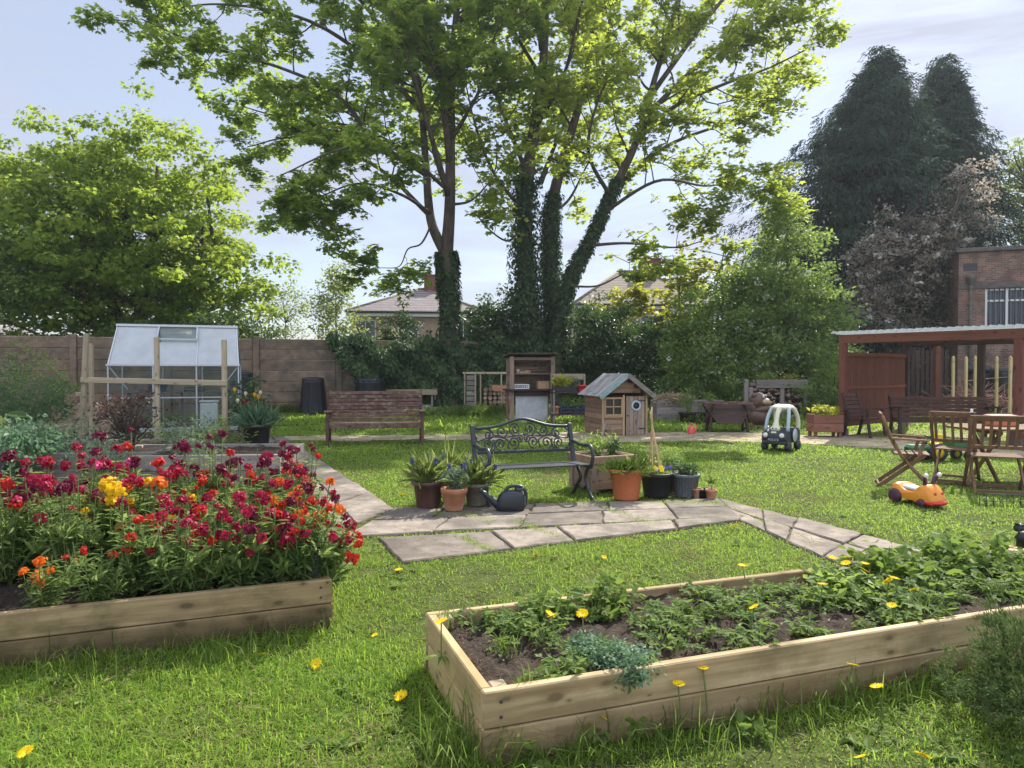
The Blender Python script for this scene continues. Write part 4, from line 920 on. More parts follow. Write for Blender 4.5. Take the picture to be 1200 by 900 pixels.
# ------------------------------------------------------------------ raised beds
def link_(me, name, parent, loc, rot):
    o = bpy.data.objects.new(name, me); COL.objects.link(o); o.parent = parent; o.location = loc; o.rotation_euler = rot
M['straw_bit'] = leafm('soil debris', [(.05, .035, .025), (.12, .085, .06), (.22, .17, .11), (.34, .27, .18)], (.2, .15, .1), .1, .9, .1)
def raised_bed(name, label, o, u, v, L, W, hb, n, wood, soilz, posts=True, th=.045):
    root = thing(name, label, 'raised bed', (o[0], o[1], 0), math.atan2(u[1], u[0]))
    sgn = np.sign(np.cross(u, v)[2])       # v to the left (+y) or right (-y) of u
    for k in range(n):
        z = hb * (k + .5) / n; h = hb / n - .004
        for y in (th / 2, W - th / 2):
            m_ = MB(); m_.box((L / 2, sgn * y + rng.uniform(-.003, .003), z), (L, th, h), None, .006, rnd=rng.random()); m_.build('side_board', wood, root)
        for x in (th / 2, L - th / 2):
            m_ = MB(); m_.box((x + .001, sgn * W / 2, z - .001), (th, W - 2 * th - .004, h), None, .006, rnd=rng.random()); m_.build('end_board', (M['bed_end'] if L > 3 else M['grey_wood_y']), root)
    if L > 3:
        sm = MB(); sm.lathe([(0, .003), (.006, .003), (.007, 0)], 10, rot=rotx(math.pi / 2)); sme = sm.mesh('screw'); sme.materials.append(M['iron'])
        for k in range(n):
            for x in (.07, L - .07):
                for dz in (-.03, .03): link_(sme, 'screw', root, (x, -.002 if sgn > 0 else .002, hb * (k + .5) / n + dz), (0, 0, 0 if sgn > 0 else math.pi))
    if posts:
        for x in (th + .04, L - th - .04):
            for y in (th + .04, W - th - .04):
                m_ = MB(); m_.box((x, sgn * y, hb / 2 - .008), (.07, .07, hb), None, .006); m_.build('corner_post', M['post_wood'], root)
    # soil: lumpy
    nx, ny = int(L / .035), int(W / .035); m_ = MB()
    xs = np.linspace(th + .002, L - th - .002, nx); ys = np.linspace(th + .002, W - th - .002, ny); X, Y = np.meshgrid(xs, ys)
    Z = soilz + .018 * patch(X.ravel(), Y.ravel(), 6, 9) + .02 * patch(X.ravel(), Y.ravel(), 17, 10) + .010 * patch(X.ravel(), Y.ravel(), 43, 12) + .005 * rng.normal(size=X.size)
    i = np.arange(ny - 1)[:, None] * nx + np.arange(nx - 1)[None]; f = np.stack([i, i + 1, i + nx + 1, i + nx], -1).reshape(-1, 4)
    if sgn < 0: f = f[:, ::-1]
    m_.add(np.c_[X.ravel(), sgn * Y.ravel(), Z], f, smooth=True); so_ = m_.build('soil', M['soil'], root)
    if L > 3:
        nd = 900; kx, ky = rng.integers(0, nx, nd), rng.integers(0, ny, nd); mb = MB(); po_ = np.c_[xs[kx], sgn * ys[ky], Z.reshape(ny, nx)[ky, kx] + .006]
        leaves(mb, po_, rvec(nd) * .6 + [0, 0, 1.], rvec(nd) * [1, 1, .3], rng.uniform(.008, .03, nd), 'kite'); de = mb.build('soil_debris', M['straw_bit'], so_); de['kind'] = 'stuff'
    return root
M['grey_wood_y'] = woodm('grey timber end', (.17, .15, .125), (.33, .29, .25), 'y', island=.2)
M['bed_end'] = woodm('softwood end', (.40, .27, .115), (.58, .43, .22), 'y', dirt=(.25, .19, .08), ds=1.6, island=.12)
raised_bed('raised_bed', 'pale new timber raised bed with strawberries in the right foreground', RB0, rbu, rbv, RBL, RBW, .30, 2, M['bed_wood'], .235)
raised_bed('raised_bed', 'green stained timber raised bed crowded with wallflowers on the left', LB0, lbu, lbv, LBL, LBW, .30, 2, M['old_bed_wood'], .24)
m_ = MB(); c = LB0 + lbu * .1 + lbv * .1
m_.box((0, 0, .12), (.075, .05, .24), rotz(.4), .006); m_.box((0, 0, .246), (.085, .06, .012), rotz(.4), .004); tag(m_.build('black_post', M['black_plastic'], None, (c[0], c[1], .24)), 'short black plastic post in the near corner of the wallflower bed', 'post')
# weathered beds further back on the left
for (px, py, L, W, h_, a, lb) in ((100, 572, 2.5, 1.5, .42, 4, 'weathered grey timber raised bed behind the wallflowers, holding the dark red shrub'), (-60, 570, 2.6, 2.0, .42, 8, 'weathered timber raised bed of ferny green plants at the left edge')):
    p = G(px, py); raised_bed('raised_bed', lb, p, np.array([math.cos(R(a)), math.sin(R(a)), 0]), np.array([-math.sin(R(a)), math.cos(R(a)), 0]), L, W, h_, 2, M['grey_wood'], h_ - .05, th=.06)

# ------------------------------------------------------------------ greenhouse, timber frame
GY = 18.0; gp = at(205, GY); gh = thing('greenhouse', 'small aluminium greenhouse with clouded roof panes by the fence', 'greenhouse', (gp[0], gp[1], 0), R(19))
gw, gd, ge, gr = 2.95, 1.9, 1.66, 2.66
m_ = MB(); s_ = .035
for x in np.linspace(-gw / 2, gw / 2, 4):
    m_.bar((x, 0, 0), (x, 0, ge), s_, s_); m_.bar((x, gd, 0), (x, gd, ge), s_, s_)
    xr = x * .955
    m_.bar((x, 0, ge), (xr, gd / 2, gr), s_, s_); m_.bar((x, gd, ge), (xr, gd / 2, gr), s_, s_)
m_.bar((-gw / 2 - .04, -.03, ge), (gw / 2 + .04, -.03, ge), .06, .05); m_.bar((-gw / 2, gd, ge), (gw / 2, gd, ge), .06, .05); m_.bar((-gw / 2 * .98, gd / 2, gr + .02), (gw / 2 * .98, gd / 2, gr + .02), .1, .06)
m_.bar((-gw / 2, 0, .06), (gw / 2, 0, .06), .05, .1); m_.bar((-gw / 2, 0, .85), (gw / 2, 0, .85), .03, .03)
for sx in (-1, 1):
    m_.bar((sx * gw / 2, .02, .05), (sx * gw / 2, gd, .05), .05, .1); m_.bar((sx * gw / 2, .02, ge), (sx * gw / 2, gd - .03, ge), .04, .04)
    m_.bar((sx * (gw / 2 - .03), .03, ge - .06), (sx * (gw / 2 - .42), .03, ge - .6), .03, .03); m_.bar((sx * (gw / 2 - .03), .03, .75), (sx * (gw / 2 - .5), .03, .12), .03, .03)
m_.build('frame', M['alu'], gh)
def quad_part(q, nm, mat, parent): m_ = MB(); q = np.array(q, float); n = unit(np.cross(q[1] - q[0], q[3] - q[0])) * .004; m_.add(np.concatenate([q - n, q + n]), [[3, 2, 1, 0], [4, 5, 6, 7], [0, 1, 5, 4], [1, 2, 6, 5], [2, 3, 7, 6], [3, 0, 4, 7]]); return m_.build(nm, mat, parent)
xs = np.linspace(-gw / 2, gw / 2, 4)
for i in range(3):
    a, b = xs[i] + .02, xs[i + 1] - .02
    def rp_(x, t): return (x * (1 - .045 * t), gd / 2 * t, ge + (gr - ge) * t)
    if i == 1:
        quad_part([rp_(a, .02), rp_(b, .02), rp_(b, .58), rp_(a, .58)], 'roof_pane', M['roof_sheet'], gh)
        v = [np.array(rp_(a, .6)) + [0, -.06, .06], np.array(rp_(b, .6)) + [0, -.06, .06], np.array(rp_(b, .98)) + [0, -.005, .02], np.array(rp_(a, .98)) + [0, -.005, .02]]
        vent = quad_part(v, 'roof_vent', M['wall_sheet'], gh); m_ = MB()
        for k in range(4): m_.bar(v[k], v[(k + 1) % 4], .035, .03)
        m_.build('vent_frame', M['alu'], vent)
    else: quad_part([rp_(a, .02), rp_(b, .02), rp_(b, .98), rp_(a, .98)], 'roof_pane', M['roof_sheet'], gh)
    quad_part([(a, 0, .12), (b, 0, .12), (b, 0, ge - .04), (a, 0, ge - .04)], 'wall_pane', M['wall_sheet'], gh)
    quad_part([(b, gd, .12), (a, gd, .12), (a, gd, ge - .04), (b, gd, ge - .04)], 'wall_pane', M['wall_sheet'], gh)
    quad_part([(b, gd - .02, ge + .02), (a, gd - .02, ge + .02), (a, gd / 2 + .02, gr - .02), (b, gd / 2 + .02, gr - .02)], 'roof_pane', M['roof_sheet'], gh)
for sx in (-1, 1):
    x = sx * gw / 2; m_ = MB(); m_.add([(x, .03, .12), (x, gd - .03, .12), (x, gd - .03, ge), (x * .96, gd / 2, gr - .03), (x, .03, ge), (x + .006, .03, .12), (x + .006, gd - .03, .12), (x + .006, gd - .03, ge), (x * .96 + .006, gd / 2, gr - .03), (x + .006, .03, ge)], [[0, 1, 2, 3, 4], [9, 8, 7, 6, 5]]); m_.build('gable_pane', M['wall_sheet'], gh)
def inside(name, label, cat, dx, dy, z, fn, mat):
    m_ = MB(); fn(m_); p = Vector((gp[0], gp[1], 0)) + Matrix.Rotation(R(19), 3, 'Z') @ Vector((dx, dy, z)); tag(m_.build(name, mat, None, p, R(19)), label, cat)
M['blue_tub'] = plain('blue plastic', (.06, .20, .38), .5)
inside('shelf', 'slatted bench inside the greenhouse', 'shelf', 0, 1.35, 0, lambda m: [m.box((0, 0, .95), (2.6, .5, .04), None, .005)] + [m.box((x, y, .465), (.05, .05, .93), None, .005) for x in (-1.25, 0, 1.25) for y in (-.2, .2)], M['grey_wood'])
inside('tub', 'blue plastic tub on the bench inside the greenhouse', 'tub', -.55, 1.3, .975, lambda m: m.lathe([(.0, 0), (.2, 0), (.26, .24), (.28, .25), (.24, .25), (.19, .03)], 18, (0, 0, 0)), M['blue_tub'])
inside('box', 'white plastic box low down inside the greenhouse', 'box', .75, .5, 0, lambda m: [m.box((0, 0, .35), (.42, .3, .7), None, .02), m.box((0, 0, .73), (.46, .33, .05), None, .015)], M['white'])
inside('seed_tray', 'dark seed tray on the bench inside the greenhouse', 'tray', .35, 1.3, .975, lambda m: [m.box((0, 0, .05), (.5, .3, .1), None, .02), m.box((0, 0, .11), (.54, .34, .03), None, .01)], M['grey_pot'])
TY = 15.0; tf = thing('timber_frame', 'three weathered upright posts joined by one rail in front of the greenhouse', 'frame', (0, TY, 0))
for px, pt, lean in ((98, 391, .07), (184, 395, 0), (263, 398, 0)):
    x = (px - 600) / F * TY; zt = H + (HOR - pt) / F * TY; m_ = MB(); m_.bar((x - lean, 0, -.1), (x + lean, 0, zt), .095, .075, (0, 1, 0), .008); m_.build('post', M['post_wood'], tf)
x0, x1 = (97 - 600) / F * TY, (267 - 600) / F * TY; m_ = MB(); m_.bar((x0, -.07, 1.335), (x1, -.07, 1.27), .05, .115, bev=.008); m_.build('rail', M['rail_wood'], tf)
p = at(107, 16.2); m_ = MB(); m_.box((0, 0, 1.05), (.085, .085, 2.1), None, .008); m_.box((0, 0, 2.115), (.06, .06, .03), None, .01); tag(m_.build('post', M['post_wood'], None, (p[0], p[1], 0)), 'single thinner post just behind the leftmost post of the timber frame', 'post')
# cut logs / sacks heap
p = at(88, 17.5); lg = thing('log_pile', 'low heap of pale cut logs left of the timber frame', 'log pile', (p[0], p[1], 0), .1)
for k, (x, z, r_, l_) in enumerate([(-.5, .2, .2, .7), (-.1, .22, .22, .6), (.35, .2, .2, .8), (.75, .17, .17, .6), (-.3, .55, .19, .7), (.12, .56, .2, .6), (.52, .52, .17, .6), (0, .85, .16, .5)]):
    m_ = MB(); m_.lathe([(0, -l_ / 2), (r_ * .95, -l_ / 2), (r_, -l_ / 2 + .02), (r_, l_ / 2 - .02), (r_ * .95, l_ / 2), (0, l_ / 2)], 14, (x, 0, z), rotx(math.pi / 2), smooth=False); m_.build('log', M['log'] if 'log' in M else M.setdefault('log', surf('cut log', (.26, .17, .11), (.46, .33, .24), 6, rough=.9)), lg)

# ------------------------------------------------------------------ compost bins
def compost(label, px, Y, h_=1.12, r_=.42):
    p = at(px, Y); root = thing('compost_bin', label, 'compost bin', (p[0], p[1], 0), .3)
    def wob(a): return 1 + .03 * np.sign(np.sin(a * 12)) * np.abs(np.sin(a * 12)) ** .3
    m_ = MB(); m_.lathe([(r_, 0), (r_ * .99, .06), (r_ * .9, h_ * .5), (r_ * .91, h_ * .52), (r_ * .8, h_ * .85), (r_ * .82, h_ * .87), (r_ * .76, h_ * .92)], 48, wob=wob); m_.build('body', M['black_plastic'], root)
    m_ = MB(); m_.lathe([(r_ * .80, h_ * .91), (r_ * .82, h_ * .94), (r_ * .76, h_ * .985), (r_ * .3, h_), (.0, h_ * 1.005)], 32); m_.build('lid', M['black_plastic'], root)
    m_ = MB(); m_.box((0, -r_ * .98, .17), (.34, .06, .26), None, .02); m_.build('hatch', M['black_plastic'], root)
compost('black ribbed compost bin against the fence left of the brown bench', 367, 25.3, 1.28, .46)
compost('black compost bin half hidden behind the brown bench', 434, 25.6, 1.25, .62)
compost('black compost bin right behind the greenhouse corner', 283, 22.8, 1.5, .42)

# ------------------------------------------------------------------ brown bench, seen from the front
def slat_bench(name, label, loc, rz, W, seat_h, back_h, D, mx, mz, nb=8, ns=4, arms=True, lean=.16, seat_m=None):
    root = thing(name, label, 'bench', loc, rz)
    for sx in (-1, 1):
        x = sx * (W / 2 - .05)
        m_ = MB(); m_.bar((x, 0, 0), (x, .02, seat_h + .24), .06, .075, (0, 1, 0), .008); m_.build('leg', mz, root)
        m_ = MB(); m_.bar((x, D + .10, 0), (x, D - .02, seat_h), .06, .08, (0, 1, 0), .008); m_.bar((x, D - .03, seat_h - .02), (x, D + lean, back_h), .058, .07, (0, 1, 0), .008); m_.build('leg', mz, root)
        if arms: m_ = MB(); m_.bar((x, -.08, seat_h + .26), (x, D + .05, seat_h + .22), .12, .04, bev=.01); m_.build('armrest', seat_m or mz, root)
        m_ = MB(); m_.bar((x, .03, seat_h - .06), (x, D, seat_h - .07), .05, .09, bev=.006); m_.build('seat_rail', mz, root)
    m_ = MB(); m_.box((0, .015, seat_h - .05), (W - .16, .04, .10), None, .006); m_.build('apron', mx, root)
    m_ = MB()
    for k in range(ns): m_.box((0, .03 + (D - .08) * (k + .5) / ns, seat_h + .012 - .012 * k), (W - .02 if k else W - .16, (D - .08) / ns - .015, .024), None, .006, rnd=rng.random())
    m_.build('seat', seat_m or mx, root)
    m_ = MB()
    for k in range(nb):
        t_ = (k + .5) / nb; z = seat_h + .02 + (back_h - seat_h - .03) * t_; y = D - .06 + (lean - .02) * t_; hh = (back_h - seat_h - .05) / nb
        m_.box((0, y, z), (W - .08, .022, hh - .008), rotx(-.22), .005, rnd=rng.random())
    m_.build('backrest', mx, root)
    return root
M['bench_seat'] = woodm('bare bench seat', (.20, .13, .09), (.40, .31, .22), 'x', dirt=(.14, .07, .05), ds=7, island=.15)
p = G(440, 521.5); slat_bench('garden_bench', 'long garden bench with flaking brown slats on the lawn in front of the fence', (p[0], p[1], 0), R(10), 2.02, .44, 1.10, .58, M['bench_wood'], M['bench_wood_y'], lean=.24, seat_m=M['bench_seat'])

# weathered potting bench behind it
p = at(478, 26.6); pb = thing('potting_table', 'weathered grey potting table behind the brown bench', 'table', (p[0], p[1], 0), R(-4))
m_ = MB(); m_.box((0, 0, .80), (2.1, .75, .05), None, .01); m_.box((0, -.37, .72), (2.3, .04, .17), None, .008); m_.build('tabletop', M['rail_wood'], pb)
m_ = MB(); m_.box((.0, .36, 1.02), (1.75, .03, .36), None, .01); m_.build('back_board', M['grey_wood'], pb)
for x in (-.95, .95):
    for y in (-.3, .3): m_ = MB(); m_.box((x, y, .385), (.07, .07, .77), None, .006); m_.build('leg', M['grey_wood_z'], pb)
m_ = MB(); m_.box((0, 0, .14), (1.8, .6, .24), None, .01); m_.build('shelf', M['grey_wood'], pb)
# low rail structure with log store between sycamore and mud kitchen
p = at(574, 26.0); ls = thing('log_store', 'open log store under a thin rail left of the mud kitchen', 'log store', (p[0], p[1], 0))
zt = H + (HOR - 437) / F * 26
m_ = MB(); m_.bar((-.95, -.3, zt), (.8, -.3, zt), .07, .07); m_.build('rail', M['post_wood'], ls)
for x, yy in ((-.5, -.3), (-.32, -.28), (.42, -.3), (-.92, .3), (.78, .3)): m_ = MB(); m_.box((x, yy, zt / 2 - .02), (.055, .055, zt - .04), None, .006); m_.build('post', M['post_wood'], ls)
m_ = MB()
for k in range(7): m_.box((-.68, -.02, .12 + k * .19), (.3, .03, .16), None, .006)
m_.build('side_board', M['grey_wood'], ls)
for k in range(34):
    x, z = -.15 + (k % 6) * .165 + rng.uniform(-.02, .02), .09 + (k // 6) * .15; m_ = MB(); r_ = rng.uniform(.055, .08)
    m_.lathe([(0, -.3), (r_, -.3), (r_, .3), (0, .3)], 9, (x, .05 + rng.uniform(-.05, .05), z), rotx(math.pi / 2), smooth=False); m_.build('log', M['log'], ls)
m_ = MB(); m_.prism([(-.3, -.08), (.1, -.11), (.3, .0), (.22, .12), (-.35, .13)], .04, None, (.42, -.4, zt - .55)); tag(m_.build('sign_board', M['terracotta'], None, (p[0], p[1], 0)), 'small blank orange brown board hung on the log store', 'board')

# ------------------------------------------------------------------ mud kitchen
MKY = 21.0; p = at(624, MKY); sc_ = MKY / F
mk = thing('mud_kitchen', 'tall open fronted mud kitchen cupboard of rough boards beside the sycamore', 'cupboard', (p[0], p[1], 0), R(12))
mw, md, mh, sh_ = 1.22, .62, 1.93, .98
for x in (-mw / 2, mw / 2):
    for y in (0, md):
        m_ = MB(); m_.box((x, y, mh / 2), (.12 if y == 0 else .07, .07, mh), None, .008); m_.build('post', M['cupboard_z'], mk)
for sx in (-1, 1):
    m_ = MB()
    for k in range(7): m_.box((sx * (mw / 2 + .01), md / 2, sh_ + .06 + k * .132), (.025, md - .075, .124), None, .004, rnd=rng.random())
    m_.build('side_panel', M['cupboard_y'] if 'cupboard_y' in M else M.setdefault('cupboard_y', woodm('mud kitchen side', (.13, .105, .09), (.26, .21, .175), 'y', island=.3)), mk)
m_ = MB()
for k in range(7): m_.box((0, md + .03, sh_ + .06 + k * .132), (mw + .04, .025, .128), None, .004, rnd=rng.random())
m_.build('back_panel', M['cupboard_x'], mk)
m_ = MB(); m_.box((0, md / 2 - .03, mh + .03), (mw + .26, md + .28, .045), rotx(-.10), .01); m_.build('roof', M['dark_wood'], mk)
m_ = MB(); m_.box((0, -.005, mh - .07), (mw - .125, .05, .09), None, .006); m_.build('header', M['cupboard_x'], mk)
for z in (sh_ + .44, sh_ + .8): m_ = MB(); m_.box((0, md / 2 + (.02 if z < 1.5 else .16), z), (mw - .1, md - .05 if z < 1.5 else .25, .03), None, .005); m_.build('shelf', M['cupboard_x'], mk)
m_ = MB(); m_.box((0, md / 2 - .10, sh_ - .02), (mw + .3, md + .22, .05), None, .008); m_.box((0, -.06, sh_ - .12), (mw - .125, .03, .13), None, .006); m_.build('worktop', M['dark_wood'], mk)
def onmk(name, label, cat, dx, dy, z, fn, mat):
    m_ = MB(); fn(m_); q = Matrix.Rotation(R(12), 3, 'Z') @ Vector((dx, dy, z)); tag(m_.build(name, mat, None, (p[0] + q.x, p[1] + q.y, q.z), R(12)), label, cat)
M['zinc'] = surf('grey painted board', (.40, .41, .42), (.58, .59, .60), 4, rough=.8, bump=.1, island=0)
onmk('grey_board', 'large pale grey board leaning under the worktop of the mud kitchen', 'board', -.02, .02, .28, lambda m: [m.box((0, 0, .22), (.96, .03, .88), rotx(-.05), .006), m.box((0, -.02, .64), (.96, .015, .04), None, .003)], M['zinc'])
onmk('wire_basket', 'white basket of straw on the mud kitchen worktop', 'basket', -.30, .2, sh_ + .006, lambda m: [m.box((0, 0, .01), (.44, .3, .02), None, .005)] + [m.box((x, -.14, .07), (.02, .02, .12), None, .003) for x in np.linspace(-.2, .2, 8)] + [m.box((0, y, .125), (.44, .02, .02), None, .003) for y in (-.14, .14)] + [m.box((x, 0, .07), (.02, .28, .12), None, .003) for x in (-.21, .21)], M['white'])
onmk('wooden_box', 'orange brown wooden box on the right of the mud kitchen worktop', 'box', .36, .2, sh_ + .006, lambda m: [m.box((0, -.12, .1), (.34, .02, .2), None, .004), m.box((0, .12, .1), (.34, .02, .2), None, .004), m.box((-.16, 0, .1), (.02, .22, .2), None, .004), m.box((.16, 0, .1), (.02, .22, .2), None, .004), m.box((0, 0, .215), (.38, .28, .02), None, .004)], M['play_trim'])
onmk('tin_mug', 'small pale mug on the shelf of the mud kitchen', 'mug', -.40, .15, sh_ + .456, lambda m: [m.lathe([(0, 0), (.05, 0), (.055, .13), (.05, .13), (.045, .02)], 12), m.tube(spline([(.05, 0, .03), (.1, 0, .04), (.1, 0, .1), (.05, 0, .11)], 10), .008, 5)], M['tan'])
onmk('wooden_block', 'flat orange wood offcut lying on the shelf of the mud kitchen', 'offcut', -.2, .2, sh_ + .456, lambda m: [m.box((0, 0, .03), (.34, .14, .06), rotz(.2), .008), m.box((.1, .02, .075), (.16, .1, .03), rotz(-.3), .005)], M['play_trim'])

# ------------------------------------------------------------------ potting shelf with plants
PY = 20.5; q = at(668, PY); ps = thing('plant_stand', 'two tier plant stand of thin rails between mud kitchen and playhouse', 'plant stand', (q[0], q[1], 0), R(6))
for x in (-.46, .52):
    for y in (0, .5): m_ = MB(); m_.box((x, y, (.96 if y == 0 else 1.42) / 2), (.05, .05, .96 if y == 0 else 1.42), None, .005); m_.build('leg', M['grey_wood_z'], ps)
m_ = MB(); m_.box((.03, .53, 1.34), (1.0, .03, .17), None, .006); m_.build('back_rail', M['post_wood'], ps)
for z in (.28, .9): m_ = MB(); m_.box((.05, .24, z), (1.1, .56, .04), None, .005); m_.build('shelf', M['dark_wood'], ps)
def onps(dx, dy, z): r_ = Matrix.Rotation(R(6), 3, 'Z') @ Vector((dx, dy, z)); return (q[0] + r_.x, q[1] + r_.y, r_.z)
def pot(name, label, loc, r0, r1, h_, mat, rim=.03, rim_h=.05, cat='pot', sides=32, wob=None, soil=True, feet=0, group=None):
    root = thing(name, label, cat, loc, rng.random() * 6, group)
    m_ = MB(); m_.lathe([(0, .0), (r0, .0), (r0 * 1.01, .01), (r0 + (r1 - r0) * .9, h_ - rim_h), (r1 + rim * .6, h_ - rim_h + .004), (r1 + rim, h_ - .01), (r1 + rim * .7, h_), (r1 - .01, h_), (r1 - .02, h_ - .06)], sides, wob=wob); m_.build('body', mat, root)
    if soil: m_ = MB(); m_.lathe([(0, h_ - .035), (r1 * .5, h_ - .03), (r1 - .012, h_ - .045)], 20, smooth=False); m_.build('soil', M['soil'], root)
    return root
def tuft(mb, c, r_, n, L, shape='lance', up=.9, sv=.3, spread=.6, z0=0):
    d = rvec(n); d[:, 2] = np.abs(d[:, 2]) * .6 + up; d = unit(d * np.array([spread, spread, 1]))
    pos = np.array(c) + np.c_[rng.normal(size=(n, 2)) * r_ * .5, np.zeros(n)]
    leaves(mb, pos, rvec(n) * .6 + d[:, [1, 0, 2]] * np.array([1, -1, .3]), d, L * (1 + sv * rng.normal(size=n).clip(-1.5, 1.5)), shape)
def bush(name, label, loc, r_, h_, n, size, mat, shape='kite', cat='plant', parts=None, up=.35, ncl=22, stemr=.008, group=None):
    root = thing(name, label, cat, loc, rng.random() * 6, group)
    d = rvec(ncl); c = d * np.array([r_, r_, h_ * .45]) * rng.random((ncl, 1)) ** .45 + np.array([0, 0, h_ * .55])
    mb = MB(); clumps(mb, c, r_ * .38, max(4, n // ncl), size, shape, up=up, out=.6, flat=.8, rnd_c=.4); mb.build('foliage', mat, root)
    tk = MB()
    for p_ in c[:14]: tk.tube(spline([(rng.normal() * r_ * .1, rng.normal() * r_ * .1, -.01), p_ * np.array([.5, .5, .6]), p_], 6), np.linspace(stemr, stemr * .4, 6), 5, caps=False)
    tk.build('stem', M['stem'], root)
    return root
trough = thing('trough', 'black plastic trough on the upper tier of the plant stand', 'trough', onps(-.12, .2, .922), R(6)); m_ = MB(); m_.box((0, -.1, .07), (.7, .02, .14), None, .006); m_.box((0, .1, .07), (.7, .02, .14), None, .006); m_.box((-.34, 0, .07), (.02, .18, .14), None, .006); m_.box((.34, 0, .07), (.02, .18, .14), None, .006); m_.box((0, 0, .06), (.66, .18, .1), None, .004); m_.build('body', M['black_plastic'], trough)
bush('trough_plant', 'bright lime yellow plant in the trough on the plant stand', onps(-.18, .2, 1.03), .26, .36, 320, .085, M['lime_leaf'])
bush('trough_plant', 'grey green plant at the right end of the trough on the plant stand', onps(.16, .2, 1.03), .14, .3, 160, .07, M['silver_leaf'])
pot('flower_pot', 'small red pot on the upper tier of the plant stand, left one of two', onps(.36, .12, .922), .08, .11, .19, M['red']); pot('flower_pot', 'small red pot at the right end of the plant stand upper tier', onps(.53, .12, .922), .07, .095, .17, M['red'])
cr = thing('crate', 'blue black plastic crate full of plants on the lower tier of the plant stand', 'crate', onps(.12, .2, .302), R(6)); m_ = MB()
for k in range(3):
    for y in (-.22, .22): m_.box((0, y, .05 + k * .085), (.78, .02, .06), None, .005)
    for x in (-.38, .38): m_.box((x, 0, .05 + k * .085), (.02, .42, .06), None, .005)
for x in (-.38, -.13, .13, .38):
    for y in (-.215, .215): m_.box((x, y, .13), (.035, .015, .27), None, .003)
m_.box((0, 0, .015), (.74, .42, .02), None, .003); M['crate'] = plain('blue black plastic', (.025, .035, .07), .4); m_.build('body', M['crate'], cr)
bush('crate_plant', 'spreading green plant growing out of the blue black crate', onps(.08, .2, .40), .38, .42, 420, .08, M['hedge_leaf'])
pot('flower_pot', 'red clay pot at the left end of the lower tier of the plant stand', onps(-.37, .1, .302), .08, .105, .2, M['terracotta'])

# ------------------------------------------------------------------ playhouse
p = G(728, 511.5); p = p + np.array([.12, .25, 0]); ph = thing('playhouse', "weathered wooden children's playhouse with round porthole in its door", 'playhouse', (p[0], p[1], 0), R(14))
pw, pd, pe, pr = 1.10, 1.22, 1.0, 1.42
def gable_z(x): return pe + (pr - pe) * (1 - abs(x) / (pw / 2))
m_ = MB()
for k in range(8):
    z0, z1 = .02 + k * .1225, .02 + (k + 1) * .1225 - .004
    m_.box((-pw / 2, pd / 2, (z0 + z1) / 2), (.022, pd - .03, z1 - z0), None, .005, rnd=rng.random())
m2_ = MB()
for k in range(8): m2_.box((pw / 2, pd / 2, .02 + (k + .5) * .1225), (.022, pd - .03, .118), None, .005, rnd=rng.random())
m2_.build('side_wall', M['play_x'], ph)
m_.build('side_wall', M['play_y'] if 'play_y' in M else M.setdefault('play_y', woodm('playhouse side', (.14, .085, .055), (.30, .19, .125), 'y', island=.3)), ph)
m_ = MB(); mg_ = MB(); mk_ = MB()
for k in range(11):
    z0, z1 = .02 + k * .1225, .02 + (k + 1) * .1225 - .004; zm = (z0 + z1) / 2
    hw = pw / 2 - .012 if zm < pe else (pw / 2) * (pr - z1) / (pr - pe)
    if hw > .03: mk_.box((0, pd, zm), (2 * hw, .02, z1 - z0), None, .004)
    # front: leave the door and the window open
    if zm > pe - .06:
        if hw > .03: mg_.box((0, 0, zm), (2 * hw, .02, z1 - z0), None, .004, rnd=rng.random())
    elif zm < .46: m_.box((-.29, 0, zm), (.50, .02, z1 - z0), None, .004, rnd=rng.random())
m_.build('front_wall', M['play_x'], ph); mg_.build('gable', M['play_x'], ph); mk_.build('back_wall', M['play_x'], ph)
m_ = MB()
for x in (-pw / 2, -.035, pw / 2 - .01): m_.box((x, -.016, .475), (.05, .03, .95), None, .006)
m_.build('corner_post', M['play_trim'], ph)
m_ = MB(); wx, wz, ww, wh = -.29, .68, .42, .40
for s_ in (-1, 1): m_.box((wx + s_ * ww / 2, -.018, wz), (.045, .03, wh + .05), None, .005); m_.box((wx, -.018, wz + s_ * wh / 2), (ww - .048, .03, .045), None, .005)
m_.box((wx, -.016, wz), (.03, .024, wh - .05), None, .004)
for s_ in (-1, 1): m_.box((wx + s_ * .105, -.016, wz), (.165, .022, .03), None, .004)
m_.box((wx, -.03, wz - wh / 2 - .04), (ww + .06, .05, .03), None, .005)
wf = m_.build('window', M['play_trim'], ph)
m_ = MB(); m_.box((wx, .012, wz), (ww, .008, wh), None, 0); m_.build('pane', M['dark_pane'] if 'dark_pane' in M else M.setdefault('dark_pane', plain('dark perspex', (.03, .032, .025), .25)), wf)
m_ = MB()
for k in range(5): m_.box((.02 + .095 * (k + .5), -.012, .465), (.091, .022, .91), None, .005, rnd=rng.random())
dr = m_.build('door', M['play_z'], ph)
m_ = MB(); m_.lathe([(.075, -.02), (.08, -.035), (.115, -.035), (.125, -.02), (.125, 0)], 28, (.27, -.024, .70), rotx(math.pi / 2) @ np.diag([1, 1, -1])); 
for k in range(8): m_.ball((.27 + .1 * math.cos(k * .785), -.062, .70 + .1 * math.sin(k * .785)), .012, 8, 5)
M['porthole'] = plain('pale blue plastic ring', (.42, .52, .56), .5); m_.build('porthole', M['porthole'], dr)
m_ = MB(); m_.lathe([(0, 0), (.078, 0), (.078, .012), (0, .016)], 20, (.27, -.028, .70), rotx(math.pi / 2)); m_.build('porthole_glass', M['black'], dr)
m_ = MB(); m_.ball((.06, -.045, .47), .018, 10, 6); m_.build('handle', M['iron'], dr)
